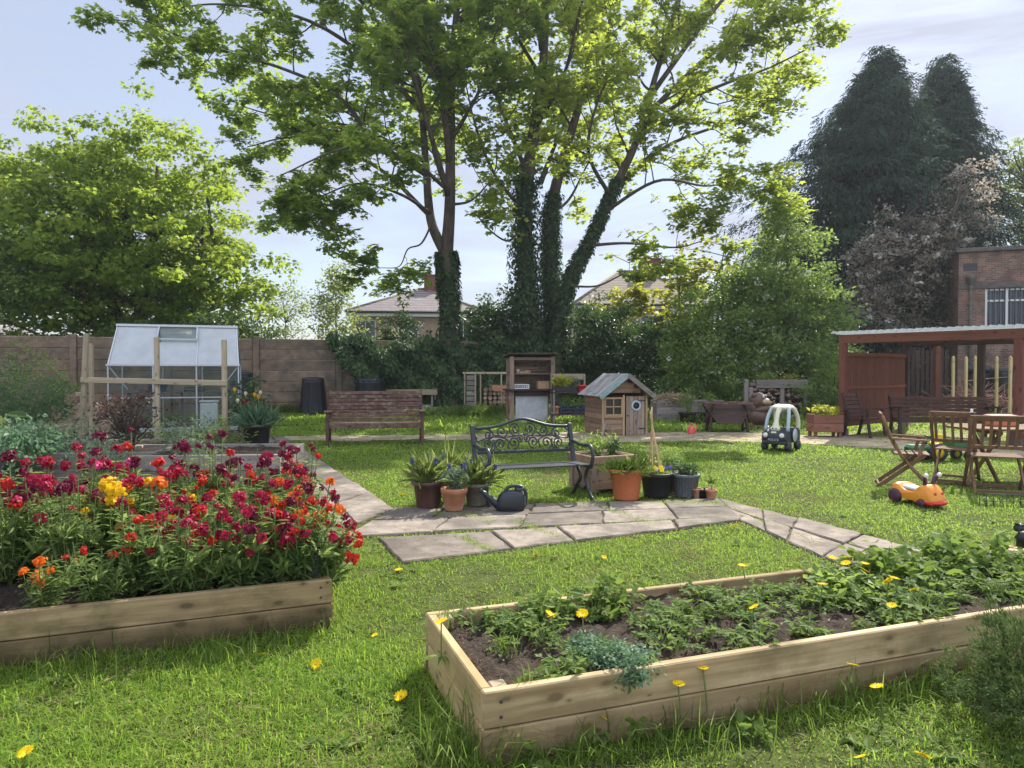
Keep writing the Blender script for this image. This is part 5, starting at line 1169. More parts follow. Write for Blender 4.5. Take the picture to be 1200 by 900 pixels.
for z in (.82, .16): m_ = MB(); m_.box((.42, -.028, z), (.17, .012, .03), None, .003); m_.build('hinge', M['iron'], dr)
m_ = MB(); ov = .14; L_ = pd + .34
sl = math.hypot(pw / 2 + ov, (pr - pe) * (1 + ov / (pw / 2))); an = math.atan2(pr - pe, pw / 2)
M['roof_board'] = woodm('roof boards', (.20, .20, .19), (.36, .35, .33), 'x', island=.25)
for sx in (-1, 1):
    for k in range(9):
        y = -.19 + L_ * (k + .5) / 9
        c_ = np.array([sx * (pw / 2 + ov) / 2, y, pr + .03 - (pr - pe) * (1 + ov / (pw / 2)) / 2])
        m_.box(c_, (sl, L_ / 9 - .004, .02), roty(sx * an), .004, rnd=rng.random())
m_.build('roof', M['roof_board'], ph)
M['teal'] = surf('faded teal paint', (.19, .30, .29), (.33, .42, .40), 12, rough=.8, island=0)
for sx, mt in ((-1, M['teal']), (1, M['grey_wood'])):
    m_ = MB(); m_.bar((0, -.205, pr + .0), (sx * (pw / 2 + ov), -.205, pr - (pr - pe) * (1 + ov / (pw / 2))), .02, .11, bev=.004); b_ = m_.build('bargeboard', mt, ph); b_['label'] = 'faded teal bargeboard' if sx < 0 else 'bare grey bargeboard'
m_ = MB(); m_.bar((-.62, -.12, .0), (-.5, -.03, .3), .05, .02); tag(m_.build('plank', M['grey_wood'], None, (p[0], p[1], 0), R(14)), 'short grey plank leaning on the near corner of the playhouse', 'plank')

# planters right of the playhouse
def box_planter(name, label, loc, rz, L, W, h_, mat, nb=3, legs=0.0, mi=None, cat='planter', fill=True):
    root = thing(name, label, cat, loc, rz)
    for y in (-W / 2, W / 2):
        m_ = MB()
        for k in range(nb): m_.box((0, y, legs + h_ * (k + .5) / nb), (L, .03, h_ / nb - .006), None, .006, rnd=rng.random())
        m_.build('side_board', mat, root)
    for x in (-L / 2 + .016, L / 2 - .016):
        m_ = MB()
        for k in range(nb): m_.box((x, 0, legs + h_ * (k + .5) / nb), (.03, W - .034, h_ / nb - .006), None, .006, rnd=rng.random())
        m_.build('end_board', mat, root)
    if legs:
        for x in (-L / 2 + .06, L / 2 - .06):
            for y in (-W / 2 + .055, W / 2 - .055): m_ = MB(); m_.box((x, y, legs / 2 + .02), (.07, .07, legs + .04), None, .006); m_.build('leg', mat, root)
    if fill: m_ = MB(); m_.box((0, 0, legs + h_ - .06), (L - .07, W - .04, .06), None, .01); m_.build('soil', M['soil'], root)
    return root
p = at(790, 22.2); box_planter('planter', 'grey plank planter topped with dry straw right of the playhouse', (p[0], p[1], 0), R(3), 1.25, .7, .62, M['grey_wood'])
p2 = thing('straw_heap', 'heap of dry straw spilling over the grey planter by the playhouse', 'straw', (p[0] - .05, p[1] - .1, .62)); mb = MB(); n = 900; d = rvec(n); pos = d * np.array([.55, .36, .16]) * rng.random((n, 1)) ** .4; pos[:, 2] = np.abs(pos[:, 2]) - .02 - .10 * (np.abs(pos[:, 1]) > .3); leaves(mb, pos, rvec(n) + [0, 0, .5], rvec(n) * [1, 1, .4], .2, 'lance'); M['straw'] = leafm('straw', [(.26, .19, .10), (.42, .33, .20), (.55, .45, .30)], (.5, .4, .2), .2); mb.build('straw', M['straw'], p2)
p = at(826, 22.6); box_planter('planter', 'long grey plank planter between straw planter and dark trough', (p[0], p[1], 0), R(3), 1.0, .6, .6, M['grey_wood'])
for px, hh, lb in ((806, .75, 'bushy green plant in a black tub in front of the long grey planter'), (829, .62, 'smaller green plant beside the dark trough')):
    p = at(px, 21.2); pot('tub', 'black tub below the ' + lb.split(' in ')[0].split(' beside')[0] + ' near the dark trough', (p[0], p[1], 0), .2, .25, .3, M['black_plastic']); bush('potted_plant', lb, (p[0], p[1], .25), .27, hh, 240, .08, M['hedge_leaf'])
# little coral watering can
p = G(810, 508.5); wc = thing('toy_watering_can', 'small coral red toy watering can on the worn earth right of the playhouse', 'toy', (p[0], p[1], 0), .4); wc.scale = (.62,) * 3
m_ = MB(); m_.lathe([(0, 0), (.13, 0), (.14, .05), (.12, .22), (.10, .28), (.09, .28), (.08, .2)], 18); m_.build('body', M['pink_red'], wc)
m_ = MB(); m_.tube(spline([(.12, 0, .08), (.2, 0, .2), (.24, 0, .27)], 8), np.linspace(.03, .02, 8), 8); m_.ball((.25, 0, .28), .035, 10, 6); m_.build('spout', M['pink_red'], wc)
m_ = MB(); m_.tube(spline([(-.1, 0, .25), (-.03, 0, .42), (.09, 0, .36), (.1, 0, .26)], 12), .018, 7); m_.build('handle', M['pink_red'], wc)
# dark trough on legs
p = G(856, 507); dt = thing('manger_trough', 'dark stained v-shaped manger trough on four legs in front of the bushes', 'trough', (p[0], p[1] + .3, 0), R(-3))
TW = 1.12
for sy in (-1, 1):
    m_ = MB(); fr = rotx(sy * .5); m_.prism([(-TW / 2 - .05, .26), (TW / 2 + .05, .26), (TW / 2 - .27, -.28), (-TW / 2 + .27, -.28)], .025, fr, (0, sy * .19, .46)); m_.build('side_panel', M['dark_wood'], dt)
for sx in (-1, 1):
    m_ = MB(); m_.prism([(-.30, .25), (.30, .25), (.06, -.26), (-.06, -.26)], .025, rotz(math.pi / 2) @ rotx(-sx * .38), (sx * (TW / 2 - .10), 0, .46)); m_.build('end_panel', M['dark_wood'], dt)
    for sy in (-1, 1): m_ = MB(); m_.bar((sx * (TW / 2 - .1), sy * .24, 0), (sx * (TW / 2 - .16), sy * .12, .5), .06, .06); m_.build('leg', M['dark_wood_z'], dt)
    m_ = MB(); m_.bar((sx * (TW / 2 - .1), -.24, .1), (sx * (TW / 2 - .1), .24, .1), .045, .05); m_.build('stretcher', M['dark_wood'], dt)
m_ = MB(); 
for sy in (-1, 1): m_.box((0, sy * .33, .72), (TW + .18, .07, .035), None, .008)
m_.build('rim', M['play_trim'] if False else M['bench_wood'], dt)
m_ = MB(); m_.box((0, 0, .56), (TW - .1, .3, .04), None, .01); m_.build('soil', M['soil'], dt)

# bear shaped plastic toy
p = G(898, 502); be = thing('animal_toy', 'brown plastic animal head toy with gaping mouth beside the dark trough', 'toy', (p[0] - .05, p[1] + .3, .12), R(-35))
m_ = MB(); m_.ball((-.03, 0, .17), (.29, .25, .24), 20, 12); m_.ball((.05, 0, .36), (.27, .22, .12), 20, 10, roty(-.25)); m_.build('lower_jaw', M['bear'], be)
m_ = MB(); m_.ball((-.06, 0, .60), (.24, .22, .22), 20, 12); m_.ball((-.12, .17, .74), .07, 12, 8); m_.ball((-.12, -.17, .74), .07, 12, 8); m_.ball((-.16, 0, .42), (.13, .19, .25), 16, 10); m_.build('head', M['bear'], be)
m_ = MB(); m_.ball((.10, 0, .58), (.21, .165, .10), 18, 10, roty(.12)); m_.ball((.10, 0, .405), (.215, .17, .06), 18, 10, roty(-.2)); m_.build('muzzle', M['tan'], be)
m_ = MB(); m_.ball((.29, 0, .64), (.065, .07, .05), 14, 8); m_.build('nose', M['black'], be)
m_ = MB(); m_.ball((.06, 0, .49), (.19, .13, .05), 16, 8); m_.build('mouth', M['black'], be)
for s_ in (-1, 1):
    m_ = MB(); m_.ball((.10, s_ * .08, .71), (.04, .045, .06), 12, 8); ey = m_.build('eye', M['white'], be); m_ = MB(); m_.ball((.135, s_ * .08, .71), (.015, .022, .028), 10, 6); m_.build('pupil', M['black'], ey)
m_ = MB(); m_.lathe([(.22, 0), (.24, .03), (.22, .07), (.0, .07)], 20, (-.03, 0, -.12)); m_.build('base', M['bear'], be)
# bug hotel with planted top
p = at(912, 22.6); bhx = thing('bug_hotel', 'grey timber bug hotel with planted top behind the bear coloured toy', 'bug hotel', (p[0], p[1], 0), R(-2)); bhx['label'] = 'grey timber bug hotel packed with twigs, plants growing on top'
BW, BH = 1.7, 1.0
for x in (-BW / 2, .12, BW / 2): m_ = MB(); m_.box((x, 0, BH / 2), (.13, .1, BH), None, .008); m_.build('post', M['grey_wood_z'], bhx)
m_ = MB(); m_.box((.12, -.02, BH + .1), (BW - .1, .12, .26), None, .01); m_.build('front_beam', M['grey_wood'], bhx)
m_ = MB(); m_.box((0, .32, BH + .08), (BW, .5, .1), None, .01); m_.build('planting_tray', M['grey_wood'], bhx)
m_ = MB(); m_.box((0, .5, BH / 2), (BW, .03, BH), None, .005); m_.build('back_panel', M['dark_wood'], bhx)
for z in (.2, .42, .64, .85): m_ = MB(); m_.box((0, .24, z), (BW - .14, .46, .025), None, .004); m_.build('shelf', M['dark_wood'], bhx)
m_ = MB()
for k in range(150):
    x = rng.uniform(-BW / 2 + .1, BW / 2 - .1); z = rng.choice([.03, .22, .44, .66, .87]) + rng.uniform(.02, .12)
    if abs(x - .12) < .09: continue
    r_ = rng.uniform(.02, .05); m_.lathe([(0, -.2), (r_, -.2), (r_, .2), (0, .2)], 7, (x, .2, z), rotx(math.pi / 2 + rng.normal() * .1), smooth=False, rnd=rng.random())
fl = m_.build('twig_filling', M['log'], bhx); fl['kind'] = 'stuff'
m_ = MB(); m_.box((-BW / 2 - .05, .1, .62), (.12, .12, 1.25), None, .01); tag(m_.build('post', M['grey_wood_z'], None, (p[0] - .1, p[1] - .1, 0)), 'thick grey square post at the left end of the bug hotel', 'post')
bush('bug_hotel_plant', 'low mound of green leaves on top of the bug hotel, left', (p[0] - .3, p[1] + .25, BH + .1), .45, .35, 320, .08, M['hedge_leaf']); bush('bug_hotel_plant', 'green plant with yellow flowers on top of the bug hotel, right', (p[0] + .45, p[1] + .25, BH + .1), .35, .3, 260, .07, M['lime_leaf'])

# ------------------------------------------------------------------ toy car
p = G(921, 529); tcx = thing('toy_car', "black and cream children's ride-in car with rounded roof on the lawn", 'toy car', (p[0], p[1] + .25, 0), R(-40))
m_ = MB(); hw, L0, L1 = .235, -.36, .36
prof = [(-.36, .16), (-.38, .24), (-.35, .36), (-.2, .40), (-.1, .40), (.0, .30), (.2, .30), (.28, .42), (.36, .42), (.37, .16)]
m_.prism(prof, hw * 2, rotz(math.pi / 2), (0, 0, 0)); m_.build('body', M['toy_black'], tcx)
m_ = MB(); m_.ball((0, -.34, .27), (.25, .07, .13), 20, 10); m_.box((0, -.36, .17), (.46, .08, .07), None, .03); m_.build('bumper', M['toy_black'], tcx)
M['light_wheel'] = M['silver']
for s_ in (-1, 1):
    m_ = MB(); m_.lathe([(0, .0), (.045, .0), (.045, .02), (.03, .03), (0, .035)], 18, (s_ * .155, -.395, .31), rotx(math.pi / 2)); m_.build('headlight', M['white'], tcx)
    # windscreen pillars and rear pillars
    m_ = MB(); m_.tube(spline([(s_ * .21, -.24, .38), (s_ * .20, -.17, .62), (s_ * .16, -.05, .80), (s_ * .10, .06, .845)], 12), .035, 8); m_.build('pillar', M['pale_pillar'] if 'pale_pillar' in M else M.setdefault('pale_pillar', plain('faded grey blue plastic', (.42, .50, .53), .5)), tcx)
    m_ = MB(); m_.tube(spline([(s_ * .21, .32, .38), (s_ * .21, .30, .6), (s_ * .17, .18, .79), (s_ * .08, .08, .845)], 12), .045, 8); m_.build('pillar', M['cream'], tcx)
    m_ = MB(); m_.lathe([(0, 0), (.13, 0), (.14, .012), (.13, .025), (0, .03)], 24, (s_ * (hw + .002), .02, .30), roty(s_ * math.pi / 2)); d_ = m_.build('door', M['silver'], tcx)
    m_ = MB(); m_.lathe([(.135, 0), (.155, .012), (.135, .028)], 24, (s_ * (hw + .001), .02, .30), roty(s_ * math.pi / 2)); m_.build('door_rim', M['toy_black'], d_)
m_ = MB(); m_.ball((0, .09, .815), (.20, .24, .065), 22, 10); m_.build('roof', M['cream'], tcx)
m_ = MB(); m_.tube(spline([(0, -.08, .82), (0, -.20, .70), (0, -.27, .52), (0, -.285, .43)], 12), np.array([.06, .058, .05, .045, .045, .045, .045, .05, .06, .065, .07, .065]), 12); m_.ball((0, -.31, .43), (.095, .05, .06), 16, 10); m_.build('centre_strut', M['cream'], tcx)
for s_ in (-1, 1): m_ = MB(); m_.ball((s_ * .03, -.358, .435), (.012, .01, .018), 8, 6); m_.build('spot', M['black'], tcx)
m_ = MB(); m_.box((0, -.395, .365), (.10, .015, .035), rotx(-.3), .012); m_.build('badge', M['cream'], tcx)
for sx in (-1, 1):
    for sy, r_ in ((-.25, .095), (.26, .095)):
        m_ = MB(); m_.lathe([(.05, -.045), (r_ * .85, -.045), (r_, -.02), (r_, .02), (r_ * .85, .045), (.05, .045)], 22, (sx * .22, sy, r_), roty(math.pi / 2)); wv_ = m_.build('wheel', M['toy_black'], tcx)
        m_ = MB(); m_.lathe([(0, -.05), (.05, -.047), (.05, .047), (0, .05)], 14, (sx * .22, sy, r_), roty(math.pi / 2)); m_.build('hub', M['iron'], wv_)
def text(name, body, size, loc, rot, mat, parent, ext=.003):
    c = bpy.data.curves.new(name, 'FONT'); c.body = body; c.size = size; c.extrude = ext; c.align_x = 'CENTER'; c.align_y = 'CENTER'
    o = bpy.data.objects.new(name, c); COL.objects.link(o); dg = bpy.context.evaluated_depsgraph_get(); me = bpy.data.meshes.new_from_object(o.evaluated_get(dg)); bpy.data.objects.remove(o)
    me.materials.clear(); me.materials.append(mat); o = bpy.data.objects.new(name, me); COL.objects.link(o); o.location = loc; o.rotation_euler = rot; o.parent = parent
    return o
text('lettering', 'POLICE', .062, (0, -.417, .225), (math.pi / 2, 0, 0), M['silver'], tcx)
m_ = MB(); m_.lathe([(.085, 0), (.1, .012), (.085, .024)], 20, (0, -.13, .47), rotx(-.9)); m_.build('steering_wheel', M['toy_black'], tcx)

# planter with yellow green plants by the shelter post
p = G(973, 513); box_planter('planter', 'reddish brown plank planter by the front post of the shelter', (p[0], p[1] + .3, 0), R(-4), .66, .5, .40, M['shed_plank'] if 'shed_plank' in M else M.setdefault('shed_plank', woodm('red brown planks', (.16, .065, .04), (.28, .13, .085), 'x', island=.2)), 2, .12)
bush('planter_plant', 'yellow green leafy plants filling the reddish brown planter', (p[0], p[1] + .3, .48), .28, .22, 260, .09, M['lime_leaf'])

# ------------------------------------------------------------------ shelter
f0 = np.array([7.76, 17.0]); fdv = unit(np.array([2.24, -2.7])); sdv = np.array([-fdv[1], fdv[0]]); ang = math.atan2(fdv[1], fdv[0])
SW, SD, SZ = 3.5, 3.5, 2.16
shl = thing('shelter', 'open red brown timber shelter with corrugated clear roof', 'shelter', (f0[0], f0[1], 0), ang)
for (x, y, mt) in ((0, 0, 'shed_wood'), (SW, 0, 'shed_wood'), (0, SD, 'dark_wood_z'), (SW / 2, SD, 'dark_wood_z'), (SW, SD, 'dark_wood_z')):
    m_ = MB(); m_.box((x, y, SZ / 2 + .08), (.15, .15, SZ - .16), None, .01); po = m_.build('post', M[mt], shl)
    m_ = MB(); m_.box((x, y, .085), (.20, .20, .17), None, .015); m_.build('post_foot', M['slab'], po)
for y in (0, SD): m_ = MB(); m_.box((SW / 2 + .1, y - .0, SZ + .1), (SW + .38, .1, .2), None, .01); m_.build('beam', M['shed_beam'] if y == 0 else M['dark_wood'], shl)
for x in np.linspace(0, SW, 5): m_ = MB(); m_.box((x, SD / 2, SZ + .14), (.06, SD - .104, .10), None, .006); m_.build('rafter', M['shed_wood'], shl)
nx = 140; xs = np.linspace(-.16, SW + .36, nx); zz = SZ + .24 + .036 * np.sin(xs / .152 * 2 * np.pi)
v = np.concatenate([np.c_[xs, np.full(nx, yy), zz + (yy + .3) * .0 + dz] for dz in (0, .006) for yy in (-.28, SD + .28)]); f = []
for i in range(nx - 1): f += [[i, i + 1, nx + i + 1, nx + i], [2 * nx + i, 3 * nx + i, 3 * nx + i + 1, 2 * nx + i + 1], [i, 2 * nx + i, 2 * nx + i + 1, i + 1]]
m_ = MB(); m_.add(v, f, smooth=True); m_.build('roof_sheet', M['clear_sheet'], shl)
m_ = MB()
for k in range(26): m_.box((0, .1 + (SD - .2) * (k + .5) / 26, 1.08), (.02, (SD - .2) / 26 - .003, 1.75), None, .004, rnd=rng.random())
sp_ = m_.build('side_panel', M['shed_wood'], shl)
m_ = MB()
for z in (.26, 1.12, 1.90): m_.box((.03, SD / 2, z), (.03, SD - .2, .07), None, .005)
m_.build('panel_rail', M['shed_wood_y'] if 'shed_wood_y' in M else M.setdefault('shed_wood_y', woodm('shelter rail', (.15, .045, .026), (.25, .085, .05), 'y', island=.12)), sp_)
mb = MB(); fl = [f0 + fdv * a + sdv * b for a, b in ((-.3, -.35), (SW + 4, -.35), (SW + 4, SD + .2), (-.3, SD + .2))]; mb.sheet([(*q, .008) for q in fl]); struct('shelter_floor', mb, M['worn'])
def insh(a, b): r_ = f0 + fdv * a + sdv * b; return (r_[0], r_[1], 0)
# long bench and armchair inside the shelter
p = G(1112, 514.5); slat_bench('shelter_bench', 'long dark brown bench under the shelter roof with sunlit top edge', (p[0], p[1], 0), R(-8), 2.15, .46, .94, .5, M['brown_bench'], M['dark_wood_z'], nb=5)
# chair inside the shelter, by its panel
def garden_chair(name, label, loc, rz, mx, mz):
    root = thing(name, label, 'chair', loc, rz)
    for sx in (-1, 1):
        m_ = MB(); m_.bar((sx * .28, -.06, 0), (sx * .28, .04, .64), .05, .06, (0, 1, 0)); m_.build('leg', mz, root); m_ = MB(); m_.bar((sx * .28, .62, 0), (sx * .28, .5, .45), .05, .06, (0, 1, 0)); m_.bar((sx * .26, .48, .43), (sx * .26, .68, 1.0), .05, .05, (0, 1, 0)); m_.build('leg', mz, root)
        m_ = MB(); m_.bar((sx * .29, -.08, .66), (sx * .29, .56, .62), .09, .03); m_.build('armrest', mz, root)
    m_ = MB()
    for k in range(5): m_.box((0, .02 + k * .1, .45 - .012 * k), (.56, .09, .022), None, .004)
    m_.build('seat', mx, root); m_ = MB()
    for k in range(6): m_.box((0, .5 + .032 * k, .5 + .09 * k), (.52, .02, .08), rotx(-.34), .004)
    m_.build('backrest', mx, root); return root
p = G(1026, 513); garden_chair('armchair', 'dark brown wooden armchair in front of the shelter side panel', (p[0], p[1], 0), R(30), M['brown_bench'], M['dark_wood_z'])
p = at(1215, 14.5); m_ = MB(); gt = thing('grey_table', 'grey topped low table at the right edge under the shelter', 'table', (p[0], p[1], 0), R(-5)); m_.box((0, 0, .63), (1.5, .8, .04), None, .008); m_.build('tabletop', M['grey_wood'], gt)
for x in (-.65, .65):
    for y in (-.32, .32): m_ = MB(); m_.box((x, y, .305), (.07, .07, .61), None, .006); m_.build('leg', M['dark_wood_z'], gt)
m_ = MB()
for y in (-.38, .38): m_.box((0, y, .555), (1.4, .025, .10), None, .004)
m_.build('apron', M['dark_wood'], gt)
# behind the shelter: pickets, red post, pale stakes, brush heap
p = at(1081, 26); pk = thing('picket_fence', 'dark red brown panel fence seen through the shelter', 'fence', (p[0], p[1], 0), R(-20))
m_ = MB()
for k in range(11): m_.box((-.75 + k * .15, 0, 1.25), (.12, .025, 2.0 + .12 * (k % 2)), None, .006, rnd=rng.random())
m_.build('pale', M['dark_wood_z'], pk); m_ = MB()
for z in (.5, 1.2, 2.0): m_.box((0, .035, z), (1.7, .04, .09), None, .005)
m_.build('rail', M['dark_wood'], pk)
p = at(1098, 23.0); m_ = MB(); m_.box((0, 0, 1.15), (.16, .16, 2.3), None, .012); m_.box((0, 0, 2.31), (.19, .19, .03), None, .008); tag(m_.build('post', M['shed_wood'], None, (p[0], p[1], 0)), 'single red brown square post behind the shelter, left of the pale stakes', 'post')
M['stake'] = woodm('pale new stake', (.46, .35, .15), (.62, .50, .26), 'z', island=.1)
for k, px in enumerate((1117, 1132, 1143, 1168, 1184)):
    p = at(px, 22.5 + .5 * (k % 2)); m_ = MB(); m_.box((0, 0, .95), (.075, .075, 1.95), rotx(rng.normal() * .01), .006); m_.lathe([(.05, 1.92), (.0, 1.99)], 4, (0, 0, 0), rotz(.78), smooth=False)
    tag(m_.build('stake', M['stake'], None, (p[0], p[1], 0)), ('pale new wooden stake behind the shelter, ' + ['leftmost of five', 'second of five, nearest to the leftmost', 'middle of five', 'fourth of five, just right of the dark post', 'rightmost of five, beside the front right post'][k]), 'stake', 'pale stakes behind the shelter')
p = at(1146, 24); bhp = thing('brush_heap', 'reddish heap of cut branches between the pale stakes', 'branch pile', (p[0], p[1], 0)); mb = MB()
for k in range(170):
    c_ = rng.normal(size=3) * [.8, .4, .2]; c_[2] = abs(c_[2]) + .1 + max(0, .5 - .4 * abs(c_[0])); d_ = unit(rng.normal(size=3) * [1, .6, .5]) * rng.uniform(.3, .7)
    mb.tube([c_ - d_, c_, c_ + d_ + rng.normal(size=3) * .1], [.018, .014, .006], 4, caps=False, rnd=rng.random())
M['brush'] = surf('cut branches', (.20, .10, .07), (.38, .22, .16), 8, rough=.9); mb.build('branches', M['brush'], bhp)
p = at(1175, 25.5); compost('black compost bin behind the pale stakes by the brick building', 1176, 25.5, 1.6, .5)
p = at(1146, 26.5); m_ = MB(); m_.ball((0, 0, 1.55), (.5, .3, .22), 18, 8); m_.box((0, 0, .7), (.7, .45, 1.4), None, .03); tag(m_.build('barbecue', M['black_plastic'], None, (p[0], p[1], 0)), 'dark dome topped barbecue like box behind the pale stakes', 'barbecue')

# ------------------------------------------------------------------ garden furniture on the right lawn
def folding_chair(name, label, loc, rz, arms=False, W=.5):
    root = thing(name, label, 'chair', loc, rz); tx, tz = M['teak_x'], M['teak_z']
    for sx in (-1, 1):
        x = sx * W / 2
        m_ = MB(); m_.bar((x, -.30, 0), (x, .12, .52), .03, .045, (0, 1, 0)) if False else m_.tube(spline([(x, -.32, 0), (x, -.05, .30), (x, .12, .56), (x, .28, .95)], 12), .022, 6); m_.build('back_leg', tz, root)
        x2 = sx * (W / 2 - .045); m_ = MB(); m_.bar((x2, .34, .0), (x2, -.22, .45), .028, .05, (0, 1, 0)); m_.build('front_leg', tz, root)
        if arms:
            m_ = MB(); m_.bar((x + sx * .03, -.26, .64), (x + sx * .03, .18, .66), .06, .025); m_.build('armrest', tz, root); m_ = MB(); m_.bar((x + sx * .03, -.14, .44), (x + sx * .03, -.2, .63), .03, .04, (0, 1, 0)); m_.build('arm_support', tz, root)
    m_ = MB()
    for k in range(5): m_.box((0, -.24 + k * .088, .452), (W - .06, .07, .018), None, .004, rnd=rng.random())
    m_.build('seat', tx, root)
    m_ = MB(); m_.box((0, .275, .945), (W + .03, .028, .075), rotx(-.4), .008); m_.box((0, .13, .575), (W - .02, .025, .05), rotx(-.4), .006)
    n = int(W / .085)
    for k in range(n):
        xx = -W / 2 + W * (k + .5) / n; m_.bar((xx, .135, .58), (xx, .27, .93), .035, .014, (0, 1, 0), .003)
    m_.build('backrest', tz, root)
    m_ = MB(); m_.bar((-W / 2, -.3, .035), (W / 2, -.3, .035), .022, .035); m_.build('stretcher', tx, root); m_ = MB(); m_.bar((-W / 2 + .05, .31, .04), (W / 2 - .05, .31, .04), .022, .035); m_.build('stretcher', tx, root)
    return root
p = G(1060, 571); folding_chair('folding_chair', 'folding wooden armchair seen side on, left of the garden table', (p[0] + .02, p[1] + .05, 0), R(66), True, .52)
p = G(1122, 566); folding_chair('folding_chair', 'folding wooden chair behind the table with slatted back, middle of the three', (p[0] + .05, p[1] + .15, 0), R(140), False, .5)
p = G(1178, 580); folding_chair('folding_chair', 'folding wooden chair nearest the right edge with its slatted back to the viewer', (p[0] + .05, p[1] + .25, 0), R(155), False, .62)
tb = at(1205, 10.15); gtb = thing('garden_table', 'oval wooden garden table cut off by the right edge', 'table', (tb[0], tb[1], 0), R(-6))
m_ = MB(); n = 11
for k in range(n):
    y = -.5 + (k + .5) / n; hw_ = 1.02 * math.sqrt(max(0, 1 - (abs(y) / .56) ** 2.6)); m_.box((0, y, .735), (2 * hw_, 1 / n - .008, .028), None, .005, rnd=rng.random())
m_.build('tabletop', M['teak_x'], gtb)
for sx in (-1, 1):
    for s_ in (-1, 1): m_ = MB(); m_.bar((sx * .55, s_ * .34, 0), (sx * .55 + .03 * s_, -s_ * .34, .70), .03, .06, (0, 1, 0)); m_.build('leg', M['teak_z'], gtb)
    m_ = MB(); m_.box((sx * .62, 0, .69), (.04, .8, .05), None, .005); m_.build('cross_rail', M['teak_z'], gtb)
def ontb(dx, dy): r_ = Matrix.Rotation(R(-6), 3, 'Z') @ Vector((dx, dy, .75)); return (tb[0] + r_.x, tb[1] + r_.y, .75)
M['clear_plastic'] = glassm('clear plastic', (.8, .85, .9), .6, .1); M['label_blue'] = plain('blue bottle label', (.16, .42, .75), .4)
bo = thing('water_bottle', 'plastic water bottle with blue lower half on the garden table', 'bottle', ontb(-.80, -.12)); m_ = MB(); m_.lathe([(0, 0), (.04, 0), (.044, .01), (.044, .09)], 20); m_.build('label', M['label_blue'], bo); m_ = MB(); m_.lathe([(.044, .0905), (.043, .13), (.044, .155), (.034, .19), (.016, .215), (.015, .23)], 20); m_.build('bottle_top', M['clear_plastic'], bo); m_ = MB(); m_.lathe([(.018, .228), (.018, .25), (0, .252)], 14); m_.build('cap', M['white'], bo)
bk = thing('orange_box', 'row of orange brown boxes standing on the garden table behind the near chair', 'box', ontb(-.3, .1), R(-6)); m_ = MB(); m_.box((0, 0, .07), (.34, .2, .14), None, .01); m_.build('body', M['orange_pot'], bk); m_ = MB(); m_.box((0, 0, .148), (.36, .22, .016), None, .005); m_.build('lid', M['orange_pot'], bk); bk['label'] = 'orange box with lid on the garden table, seen between the slats of the near chair'
# toy tractor
p = G(1098, 542); tr_ = thing('toy_tractor', 'green toy tractor with trailer and yellow wheels on the grass behind the folding chairs', 'toy tractor', (p[0], p[1] + .2, 0), R(186))
m_ = MB(); m_.box((.22, 0, .21), (.42, .18, .14), None, .04); m_.box((.40, 0, .19), (.06, .16, .13), None, .03); m_.box((.0, 0, .2), (.2, .22, .08), None, .02); m_.build('bonnet', M['tractor_green'], tr_)
m_ = MB(); m_.box((-.06, 0, .30), (.16, .2, .05), None, .02); m_.box((-.14, 0, .38), (.04, .2, .16), rotx(0), .02); m_.build('seat', M['yellow'], tr_)
m_ = MB(); m_.tube([(.08, 0, .28), (.04, 0, .4)], .012, 8); m_.lathe([(.06, 0), (.072, .008), (.06, .016)], 16, (.035, 0, .4), roty(-.4)); m_.build('steering_wheel', M['toy_black'], tr_)
m_ = MB(); m_.box((-.55, 0, .22), (.46, .3, .03), None, .008)
for s_ in (-1, 1): m_.box((-.55, s_ * .15, .28), (.48, .025, .14), None, .008)
for s_ in (-1, 1): m_.box((-.55 + s_ * .24, 0, .28), (.025, .275, .14), None, .008)
m_.box((-.26, 0, .16), (.2, .04, .03), None, .006); m_.build('trailer', M['tractor_green'], tr_)
for x, y, r_ in ((-.04, .15, .16), (-.04, -.15, .16), (.36, .12, .10), (.36, -.12, .10), (-.6, .17, .10), (-.6, -.17, .10)):
    m_ = MB(); m_.lathe([(r_ * .55, -.04), (r_ * .9, -.04), (r_, -.015), (r_, .015), (r_ * .9, .04), (r_ * .55, .04)], 22, (x, y, r_), rotx(math.pi / 2)); wh = m_.build('wheel', M['toy_black'], tr_)
    m_ = MB(); m_.lathe([(0, -.035), (r_ * .58, -.03), (r_ * .58, .03), (0, .035)], 18, (x, y, r_), rotx(math.pi / 2)); m_.build('rim', M['yellow'], wh)
# orange snail
p = G(1077, 592); sn = thing('ride_on_toy', 'orange snail shaped ride-on toy with antennae on the lawn', 'ride-on toy', (p[0], p[1] + .02, 0), R(-68))
prof = [(-.27, .06), (-.29, .16), (-.255, .225), (-.2, .235), (-.12, .185), (.0, .165), (.07, .20), (.11, .245), (.16, .255), (.215, .22), (.265, .15), (.285, .085), (.27, .05)]
pp = spline(np.array([(a, 0, b) for a, b in prof]), 48); m_ = MB()
for k, (wd_, sc2) in enumerate(()): pass
ny = 9; vv = []
for j in range(ny):
    t_ = -1 + 2 * j / (ny - 1); y = .125 * t_; sh2 = (1 - abs(t_) ** 4 * .16)
    cc_ = np.array([0, 0, .12]); vv.append((pp - cc_) * np.array([sh2, 1, sh2]) + cc_ + np.array([0, y, 0]))
vv = np.array(vv); n = vv.shape[1]; i = np.arange(ny - 1)[:, None] * n + np.arange(n - 1)[None]; f = np.stack([i, i + 1, i + n + 1, i + n], -1).reshape(-1, 4).tolist(); f += [list(range(n))[::-1], list(range((ny - 1) * n, ny * n))]
m_.add(vv.reshape(-1, 3), f, smooth=True); m_.build('body', M['snail_orange'], sn)
